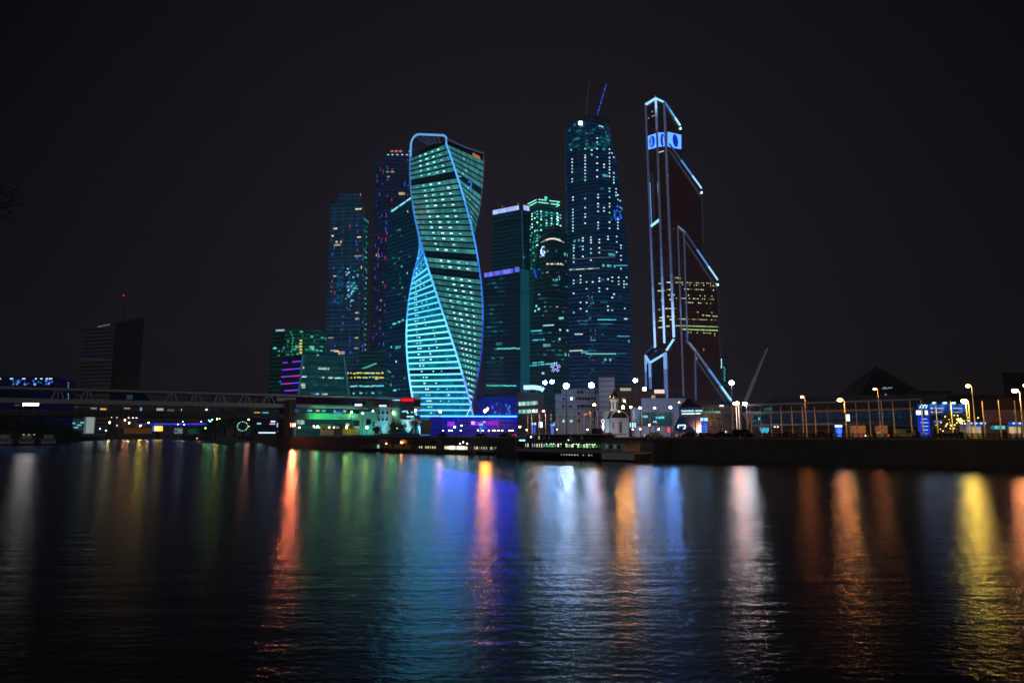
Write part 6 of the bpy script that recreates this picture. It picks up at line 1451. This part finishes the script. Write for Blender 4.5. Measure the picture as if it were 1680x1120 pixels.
# sleek boat
t, L = boat_at('river_boat', 'dark sleek river boat with lit windows and bright glazed saloon, left of the pontoon', 685, 784, 226, 208)
hullmesh(L, 5, 1.3, .2, sheer=.5).build('hull', M_HULLG, t, local=True); MB().box((0, 0, 1.9), L*.84, 4.2, 1.5).build('cabin', pbr('boat_cabin', '5a5862', .5), t, local=True); MB().box((0, 0, 2.75), L*.88, 4.6, .2).build('roof', M_HULLG, t, local=True)
MB().box((-.18*L, 0, 3.6), 3.2, 2.6, 1.5).build('wheelhouse', pbr('boat_cabin', '5a5862', .5), t, local=True); MB().box((-.18*L, -1.33, 3.7), 2.8, .1, .8).build('window', M_GLASSD, t, local=True)
row(t, 9, -.4*L, -.05*L, -2.13, 2.0, .55, .75, [em('f8e8b0', .9), em('d8c898', .7)], skip=.1); row(t, 9, .05*L, .42*L, -2.13, 2.0, .95, 1.1, [em('fff4d0', 1.4), em('f0e0b0', 1.0), em('fff8e8', 1.8)], 'saloon_window')
for x, z in ((.28*L, 3.2), (.33*L, 3.7), (.39*L, 3.3)): MB().ball((x, -1.6, z), .2).build('deck_lamp', em('fff8e8', 9), t, local=True)
mb = MB(); mb.bar((.2*L, 0, 2.8), (.2*L, 0, 5), .08); mb.build('mast', M_STEEL, t, local=True)
# long pontoon restaurant
t, L = boat_at('floating_pontoon', 'long low floating pontoon cabin with dim lit windows between the two moored vessels', 780, 866, 212, 198, cat='pontoon')
hullmesh(L, 5, .9, .05, sheer=.1).build('hull', M_HULLD, t, local=True); MB().box((0, 0, 1.7), L*.98, 4.4, 1.7).build('cabin', pbr('pontoon_cabin', '8a7a74', .7), t, local=True); MB().box((0, 0, 2.7), L, 5.2, .2).build('roof', pbr('pontoon_roof', '3a2c28', .7), t, local=True)
row(t, 20, -.48*L, .45*L, -2.23, 2.0, .5, .9, [em('e8e0c8', .7), em('8a8478', .4), em('c8bfa8', .6), em('fff8e8', 1.1)], skip=.12)
for k in range(9): MB().tube([(-.45*L + k*L*.11, -2.7, .5), (-.45*L + k*L*.11, -2.95, .5)], .35, 12).build('tyre_fender', M_RUBBER, t, local=True)
MB().ball((.42*L, -2.3, 3.1), .22).build('deck_lamp', em('fff4c8', 9), t, local=True)
# brown work boats by the quay
for px0, px1, Y, lab, m in ((596, 655, 248, 'cluttered dark work boat with a small teal lamp moored under the terminal', M_HULLD), (628, 690, 236, 'brown lit work barge with deckhouse moored left of the sleek river boat', M_HULLB)):
    t, L = boat_at('work_boat', lab, px0, px1, Y+5, Y-5); hullmesh(L, 4.6, 1.2, .2, sheer=.6).build('hull', m, t, local=True)
    MB().box((.05*L, 0, 2.0), L*.55, 3.2, 1.6).build('deckhouse', pbr('boat_tan', 'a8805a', .7, var=.3), t, local=True); MB().box((.05*L, 0, 2.9), L*.6, 3.6, .15).build('roof', m, t, local=True)
    MB().box((.12*L, 0, 3.6), L*.2, 2.4, 1.3).build('wheelhouse', pbr('boat_tan', 'a8805a', .7, var=.3), t, local=True)
    row(t, 5, -.2*L, .3*L, -1.63, 2.1, .8, .7, [M_GLASSD, em('6a4a2a', .4)]); mb = MB()
    for k in range(8): mb.bar((-.45*L + k*L*.12, -2.1, 1.2), (-.45*L + k*L*.12, -2.1, 2.1), .07)
    mb.bar((-.45*L, -2.1, 2.1), (.45*L, -2.1, 2.1), .07); mb.build('railing', M_STEEL, t, local=True)
    if px0 == 596: MB().box((.02*L, -1.75, 1.8), .9, .2, 1.2).build('lit_window', em('8fe8d0', .9), t, local=True)
    else: MB().ball((.1*L, -1.9, 3.3), .25).build('deck_lamp', em('ffa860', 40), t, local=True); MB().ball((-.3*L, -1.9, 2.9), .2).build('deck_lamp', em('ffa860', 30), t, local=True)
# left bank boats
for px0, px1, Y, lab in ((-18, 23, 372, 'dim white moored boat cut by the left edge'), (26, 58, 380, 'small dark moored boat with three faint roof lights'), (63, 92, 386, 'boxy white moored boat with dark windows, right of the other left bank boats')):
    t, L = boat_at('moored_boat', lab, px0, px1, Y, Y+3, 'boats moored at the left bank'); hullmesh(L, 4.4, 1.2, .12, sheer=.3).build('hull', M_HULLG, t, local=True)
    MB().box((.05*L, 0, 2.4), L*.72, 3.6, 2.4).build('cabin', M_HULLW, t, local=True); MB().box((.05*L, 0, 3.75), L*.8, 4.2, .2).build('roof', M_HULLG, t, local=True)
    MB().box((.05*L, 0, 4.9), L*.5, 3.0, 2.0).build('upper_cabin', M_HULLW, t, local=True); row(t, 4, -.25*L, .35*L, -1.85, 2.7, L*.1, 1.0, [M_GLASSD])
    if px0 == 26:
        for k in range(3): MB().ball((-.1*L + k*2.5, -1.7, 6.0), .3).build('roof_lamp', em('d8c898', 1.2), t, local=True)

# ================================================================== TREES
M_LEAF = pbr('dark_leaves', '2c4020', .8, var=.5, scale=2); M_LEAF2 = pbr('olive_leaves', '38441e', .8, var=.5, scale=2); M_BARK = pbr('bark', '3a2e24', .9, var=.3)
def tree(label, px, Y, h, w, seed, mat, z0=GZ, name='tree', leaf=.34, n=520, garland=0):
    r = random.Random(seed); t = thing(name, label, 'tree', gp(px, Y, z0)); mb = MB()
    mb.tube([(0, 0, 0), (.1, 0, h*.3), (0, .1, h*.62)], [.05*w+.06, .04*w+.05, .05], 7); limbs = []
    for k in range(7):
        a = r.uniform(0, 2*PI); z = h*r.uniform(.25, .55); e = Vector((math.cos(a)*w*.38, math.sin(a)*w*.38, z + h*r.uniform(.15, .35))); limbs.append(e)
        mb.tube([(0, 0, z), e*.55 + Vector((0, 0, z*.45)), e], [.09, .06, .02], 5)
    mb.build('trunk', M_BARK, t, local=True); mb = MB()
    cl = [(e, r.uniform(.2, .34)*w) for e in limbs] + [(Vector((r.gauss(0, .15)*w, r.gauss(0, .15)*w, h*r.uniform(.55, .88))), r.uniform(.16, .3)*w) for _ in range(6)]
    for _ in range(n):
        c_, rr = r.choice(cl); d = Vector((r.gauss(0, 1), r.gauss(0, 1), r.gauss(0, .8))).normalized()*rr*r.random()**.4
        p = c_ + d; u = Vector((r.gauss(0, 1), r.gauss(0, 1), r.gauss(0, 1))).normalized(); v = u.orthogonal().normalized(); s = leaf*r.uniform(.6, 1.3)
        mb.add([p-u*s, p+v*s*.5, p+u*s, p-v*s*.5], [(0, 1, 2, 3)])
    mb.build('crown', mat, t, local=True)
    if garland:
        for _ in range(garland):
            c_, rr = r.choice(cl); p = c_ + Vector((r.gauss(0, .5), -abs(r.gauss(.5, .4)), r.gauss(0, .4)))*rr
            o = bpy.data.objects.new('fairy_light', unit(em('ffdc80', 5), 'fairy_light')); C.objects.link(o); o.parent = t; o.location = p; o.scale = (.17, .17, .17)
    return t
tree('leafy tree in green lamp light between the pod and the stair wall', 645, 333, 8, 6, 1, M_LEAF); tree('small round tree beside the terminal entrance cone', 655, 332, 6, 5, 2, M_LEAF); tree('dark tree right of the terminal entrance cone', 682, 336, 9, 6, 3, M_LEAF2)
tree('low dark shrub-like tree behind the work boats', 616, 330, 4.5, 5, 4, M_LEAF)
tree('bushy tree wound with warm fairy lights below the right billboard', 1570, 158, 5.5, 5.5, 5, M_LEAF2, garland=46); tree('small tree with a few warm fairy lights left of the garlanded tree', 1551, 160, 3.6, 4, 6, M_LEAF2, garland=14)
tree('thin dark tree before the terrace of the lit rooftop building', 1062, 300, 7, 5, 7, M_LEAF2)
for i, (px, Y, h, w) in enumerate(((338, 640, 17, 18), (352, 620, 21, 20), (368, 600, 25, 22), (384, 585, 26, 22), (399, 575, 23, 20), (414, 565, 19, 18), (428, 540, 14, 15))):
    tree('dense dark tree beyond the bridge, %s of its clump' % ('leftmost', 'second from the left', 'third from the left', 'middle', 'third from the right', 'second from the right', 'rightmost')[i], px, Y, h, w, 20+i, M_LEAF, leaf=1.1, n=420, z0=0.5 if i < 2 else 4)['group'] = 'dark trees beyond the bridge'
for i, (px, Y, h, w) in enumerate(((4, 560, 19, 20), (34, 575, 18, 20), (62, 590, 16, 18), (90, 605, 12, 17), (113, 620, 8, 14))):
    tree('dark tree on the left bank slope, %s' % ('at the very left edge', 'second from the left edge', 'middle one of the row', 'behind the boxy white boat', 'lowest, nearest the teal lights')[i], px, Y, h, w, 40+i, M_LEAF, leaf=1.3, n=520, z0=3, name='tree')['group'] = 'dark trees on the left bank'
# bare tree near the camera reaching in from the left
t = thing('bare_tree', 'bare tree whose dark twigs reach into the night sky at the left edge', 'tree', gp(-190, 26, 3.85)); r = random.Random(9)
bx = gp(-190, 26, 3.85); MB().tube([(0, 0, 0), (.2, 0, 5), (.1, 0, 11), (.5, 0, 16)], [.3, .24, .16, .08], 8).build('trunk', M_BARK, t, local=True)
tips = [(12, 298), (18, 306), (30, 311), (34, 325), (24, 343), (40, 332), (6, 292), (14, 318)]
for i, (x, y) in enumerate(tips):
    p = at(x, y, 26 + r.uniform(-1, 1)) - bx; s0 = Vector((.15, 0, p.z - 2.2 - r.random()*1.5)); m1 = s0.lerp(p, .55) + Vector((0, 0, .6)); mb = MB(); mb.tube([s0, m1, p], [.07, .035, .01], 5)
    for _ in range(7):
        q = m1.lerp(p, r.uniform(.1, .9)); mb.tube([q, q + Vector((r.uniform(.1, .6), r.uniform(-.3, .3), r.uniform(-.35, .3)))], [.014, .006], 4)
    mb.build('branch', M_BARK, t, local=True)

# ================================================================== FAR LIGHTS BEYOND THE BRIDGE
rb = thing('railway_bridge', 'far truss railway bridge with a blue lit lower edge seen under the footbridge', 'bridge', gp(260, 1000, 10))
M_TR = pbr('truss_paint', '6a5a54', .7); mb = MB(); YB = 1000
mb.bar(at(178, 691, YB), at(345, 691, YB), 1.2); mb.bar(at(205, 684, YB), at(340, 684, YB), .8)
for k in range(14):
    x = 200 + k*10.2; mb.bar(at(x, 691, YB), at(x+5, 684, YB), .7); mb.bar(at(x+5, 684, YB), at(x+10.2, 691, YB), .7)
mb.build('truss', M_TR, rb); MB().bar(at(178, 692.6, YB), at(345, 692.6, YB), 6, 1.6).build('deck', M_DCONC, rb)
for k in range(16):
    x = 182 + k*10.2; b0 = .5 + .6*(x > 245)
    for j in range(4): MB().bar(at(x+j*2.2, 694.2+1.6*math.sin(PI*j/4), YB-3), at(x+(j+1)*2.2, 694.2+1.6*math.sin(PI*(j+1)/4), YB-3), .8, 1.2).build('arch_light', em('5a50ff' if k % 3 else '3a48ff', b0), rb)
for x in (178, 260, 345): MB().box((at(x, 700, YB).x, YB, 9), 3, 5, 18).build('pier', M_DCONC, rb)
MB().bar(at(246, 697, YB-2), at(345, 696, YB-2), .6, 3.2).build('lit_deck_side', em('1420a8', .55), rb)
vs = thing('yellow_lit_pavilion', 'small pavilion glowing yellow and blue by the far water', 'pavilion', gp(261, 900, 2))
for x0, x1, h in ((251, 254, '3a50ff'), (254, 258, 'ffe060'), (258, 261, 'fff0a0'), (261, 266, 'ffd850')): MB().bar(at((x0+x1)/2, 707, 900), at((x0+x1)/2, 698.5, 900), (x1-x0)*.75, (x1-x0)*.75).build('lit_column', em(h, 1.6), vs)
MB().bar(at(250, 698, 900), at(267, 698, 900), 3, .8).build('roof', M_DCONC, vs); MB().bar(at(250, 708.5, 900), at(267, 708.5, 900), 3, 1.2).build('base', M_DCONC, vs)
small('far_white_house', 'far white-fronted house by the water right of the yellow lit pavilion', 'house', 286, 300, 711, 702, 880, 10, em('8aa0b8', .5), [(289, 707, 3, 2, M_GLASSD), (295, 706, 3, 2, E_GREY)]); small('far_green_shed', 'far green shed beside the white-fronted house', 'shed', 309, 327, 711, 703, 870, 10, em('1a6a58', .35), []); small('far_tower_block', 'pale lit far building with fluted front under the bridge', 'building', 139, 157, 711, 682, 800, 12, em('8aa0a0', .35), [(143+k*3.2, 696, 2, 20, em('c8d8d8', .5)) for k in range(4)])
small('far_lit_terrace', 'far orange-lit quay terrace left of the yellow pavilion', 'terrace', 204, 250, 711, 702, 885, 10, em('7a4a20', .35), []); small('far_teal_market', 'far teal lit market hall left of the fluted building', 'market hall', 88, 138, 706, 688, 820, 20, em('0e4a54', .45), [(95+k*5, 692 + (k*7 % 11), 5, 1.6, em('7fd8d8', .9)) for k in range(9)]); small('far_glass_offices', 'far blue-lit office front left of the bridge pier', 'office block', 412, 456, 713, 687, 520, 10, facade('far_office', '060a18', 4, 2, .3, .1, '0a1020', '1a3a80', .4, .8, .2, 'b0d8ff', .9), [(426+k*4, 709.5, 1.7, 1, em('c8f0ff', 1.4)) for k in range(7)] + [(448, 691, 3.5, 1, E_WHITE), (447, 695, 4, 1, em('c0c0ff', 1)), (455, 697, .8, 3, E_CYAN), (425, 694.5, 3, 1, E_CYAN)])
wh = thing('ferris_ring', 'ring of coloured lights like a small wheel left of the bridge pier', 'light ring', gp(398, 560, 3)); cw = at(398, 699, 555)
for k in range(16):
    a = 2*PI*k/16; p = cw + Vector((4.2*math.cos(a), 0, 3.6*math.sin(a))); MB().ball(p, .42, n=6).build('bulb', em(['80ffd0', '6a90ff', 'e0ffa0', '50e8c0'][k % 4], 1.6), wh)
mb = MB(); 
for k in range(16):
    a, b = 2*PI*k/16, 2*PI*(k+1)/16; mb.bar(cw + Vector((4.2*math.cos(a), .3, 3.6*math.sin(a))), cw + Vector((4.2*math.cos(b), .3, 3.6*math.sin(b))), .2)
mb.bar(cw + Vector((0, .3, 0)), (cw.x, cw.y+.3, 4), .4); mb.build('frame', M_DSTEEL, wh)
far = [(71, 686, 'dff0ff', 8, 'white'), (78, 687, 'f4f8ff', 30, 'white'), (84, 687.5, 'dff0ff', 8, 'white'), (95, 687.5, '9ff0ff', 8, 'white'), (112, 683, 'ffb040', 30, 'amber'), (172, 683, 'eaf4ff', 14, 'white'), (183, 684, 'fff0c8', 6, 'white'), (192, 684, 'eaf4ff', 8, 'white'), (180, 693, 'ffe8a0', 12, 'amber'), (205, 689, 'ffa080', 10, 'amber'), (211, 685, 'eaf4ff', 6, 'white'), (218, 685, 'eaf4ff', 7, 'white'), (224, 685, 'dff4ff', 9, 'white'), (231, 698, 'ffd860', 26, 'amber'), (212, 693.5, 'ffc880', 9, 'amber'), (192, 698, 'c080ff', 5, 'violet'), (244, 693, 'ffd0a0', 6, 'amber'),
       (300, 691.5, '8ff0d0', 8, 'green'), (292, 696, 'c0d0ff', 9, 'white'), (302, 696.5, 'b0c8ff', 10, 'white'), (330, 691.5, 'eaf4ff', 5, 'white'), (337, 702, 'a0ff70', 14, 'green'), (343, 689.5, '60f0a0', 10, 'green'), (348, 688, '80ffc8', 14, 'green'), (360, 686.5, '90ff90', 12, 'green'), (370, 685.5, '80ffc0', 16, 'green'), (345, 691, '80f8e0', 10, 'green'), (356, 687, 'f0d060', 6, 'amber'), (408, 688, 'ff90a0', 5, 'amber'), (409, 699, 'd0ff70', 9, 'green'), (434, 699, 'd8ff80', 6, 'green'), (164, 703, '9fe0ff', 7, 'white'), (174, 706, 'a0f0f0', 6, 'white'), (297, 706.5, 'ffc880', 6, 'amber')]
pl = {}
for i, (x, y, h, s, c_) in enumerate(far):
    Y = 560 if x > 335 else 780 if x < 178 else 890
    lamp(x, y, Y, h, s*(.9 if c_ != 'amber' else 9), 'far %s lamp, one dot of the light cluster under the footbridge' % c_, .8 if Y > 700 else .55, kind='globe', group='far %s lamps under the footbridge' % c_, base_z=2 if Y > 700 else 5, pw=.12)
bu = thing('buoy', 'small floating buoy with an orange lamp beyond the bridge', 'buoy', gp(323, 700, 0)); MB().lathe((0, 0, 0), [(.9, -.3), (1.1, .3), (.6, .8), (.2, 2.0)], 12).build('float', pbr('buoy_red', '6a2a14', .6), bu, local=True); MB().ball((0, 0, 2.2), .5).build('lamp', em('ff9a50', 6), bu, local=True)
fb = thing('floating_jetty', 'dark floating jetty with dim shapes beyond the bridge', 'jetty', gp(320, 760, 0)); L = 44
MB().box((0, 0, .4), L, 8, 1.2).build('deck', M_DCONC, fb, local=True); MB().box((-6, 1, 3), 14, 5, 4).build('shed', pbr('jetty_shed', '26302c', .8), fb, local=True); MB().box((10, 1, 2.4), 9, 5, 2.8).build('boat_cabin', pbr('jetty_cabin', '3a4644', .7), fb, local=True)

for B in Bld.all: B.finish()
# ---- sub-parts: pieces that belong to a part go one level below it
SUB = {'bulb': ('lamp_housing', 'lamp_cup', 'frame'), 'lit_window': ('curtain_wall', 'glass_wall', 'wall', 'slanted_glass', 'lower_girder'), 'small_lit_windows': ('curtain_wall',), 'ceiling_light': ('curtain_wall', 'glass_wall'), 'small_ceiling_lights': ('curtain_wall',),
       'cabin_window': ('main_cabin', 'cabin', 'deckhouse'), 'saloon_window': ('cabin',), 'window': ('wall', 'wheelhouse', 'body'), 'round_window': ('wall',), 'lettering': ('panel',), 'emblem': ('panel', 'glass_wall', 'curtain_wall'), 'wave': ('panel',), 'drum_window': ('drum',), 'cross': ('onion_dome',),
       'board_lamp': ('lamp_arm',), 'lens': ('housing',), 'headlight': ('body',), 'tail_light': ('body',), 'porthole': ('pod_wall',), 'hull_letter': ('hull',), 'sign_letter': ('sign_board',), 'fascia_lamp': ('blue_fascia',), 'screen_disc': ('screen_panel',), 'jib_light': ('jib',), 'roof_sign_letter': ('roof',),
       'warning_light': ('roof', 'jib'), 'sign_lettering': ('fascia',), 'sign_underline': ('fascia',), 'icon': ('wall',), 'boom_head': ('boom',), 'fairy_light': ('crown',), 'tyre_fender': ('hull',), 'roof_lamp': ('roof',), 'girder_fin': ('lower_girder',)}
def base_name(o): return o.name.split('.')[0]
for root in [o for o in C.objects if o.parent is None and o.type == 'EMPTY']:
    ch = list(root.children); by = {}
    for c in ch: by.setdefault(base_name(c), []).append(c)
    for c in ch:
        for tgt in SUB.get(base_name(c), ()):
            if tgt in by and by[tgt][0] is not c:
                ps = by[tgt]; p = ps[0]
                if len(ps) > 1 and base_name(c) in ('bulb', 'board_lamp', 'screen_disc'): p = ps[min(len(ps)-1, by[base_name(c)].index(c) * len(ps) // max(1, len(by[base_name(c)])))]
                c.parent = p; break
# ================================================================== HAZE
def haze(density, col):
    m = bpy.data.materials.new('night_haze'); m.use_nodes = True; nt = m.node_tree; nt.nodes.clear()
    v = nt.nodes.new('ShaderNodeVolumePrincipled'); o = nt.nodes.new('ShaderNodeOutputMaterial'); nt.links.new(v.outputs[0], o.inputs['Volume'])
    v.inputs['Density'].default_value = density; v.inputs['Color'].default_value = (*col, 1); v.inputs['Anisotropy'].default_value = .35
    o = MB().box((0, 0, 0), 2, 2, 2).build('haze', m); o.location = (0, 1250, 199); o.scale = (2700, 1400, 201)
    tag(o, None, None, None, 'stuff')
haze(.0002, (.75, .85, 1))
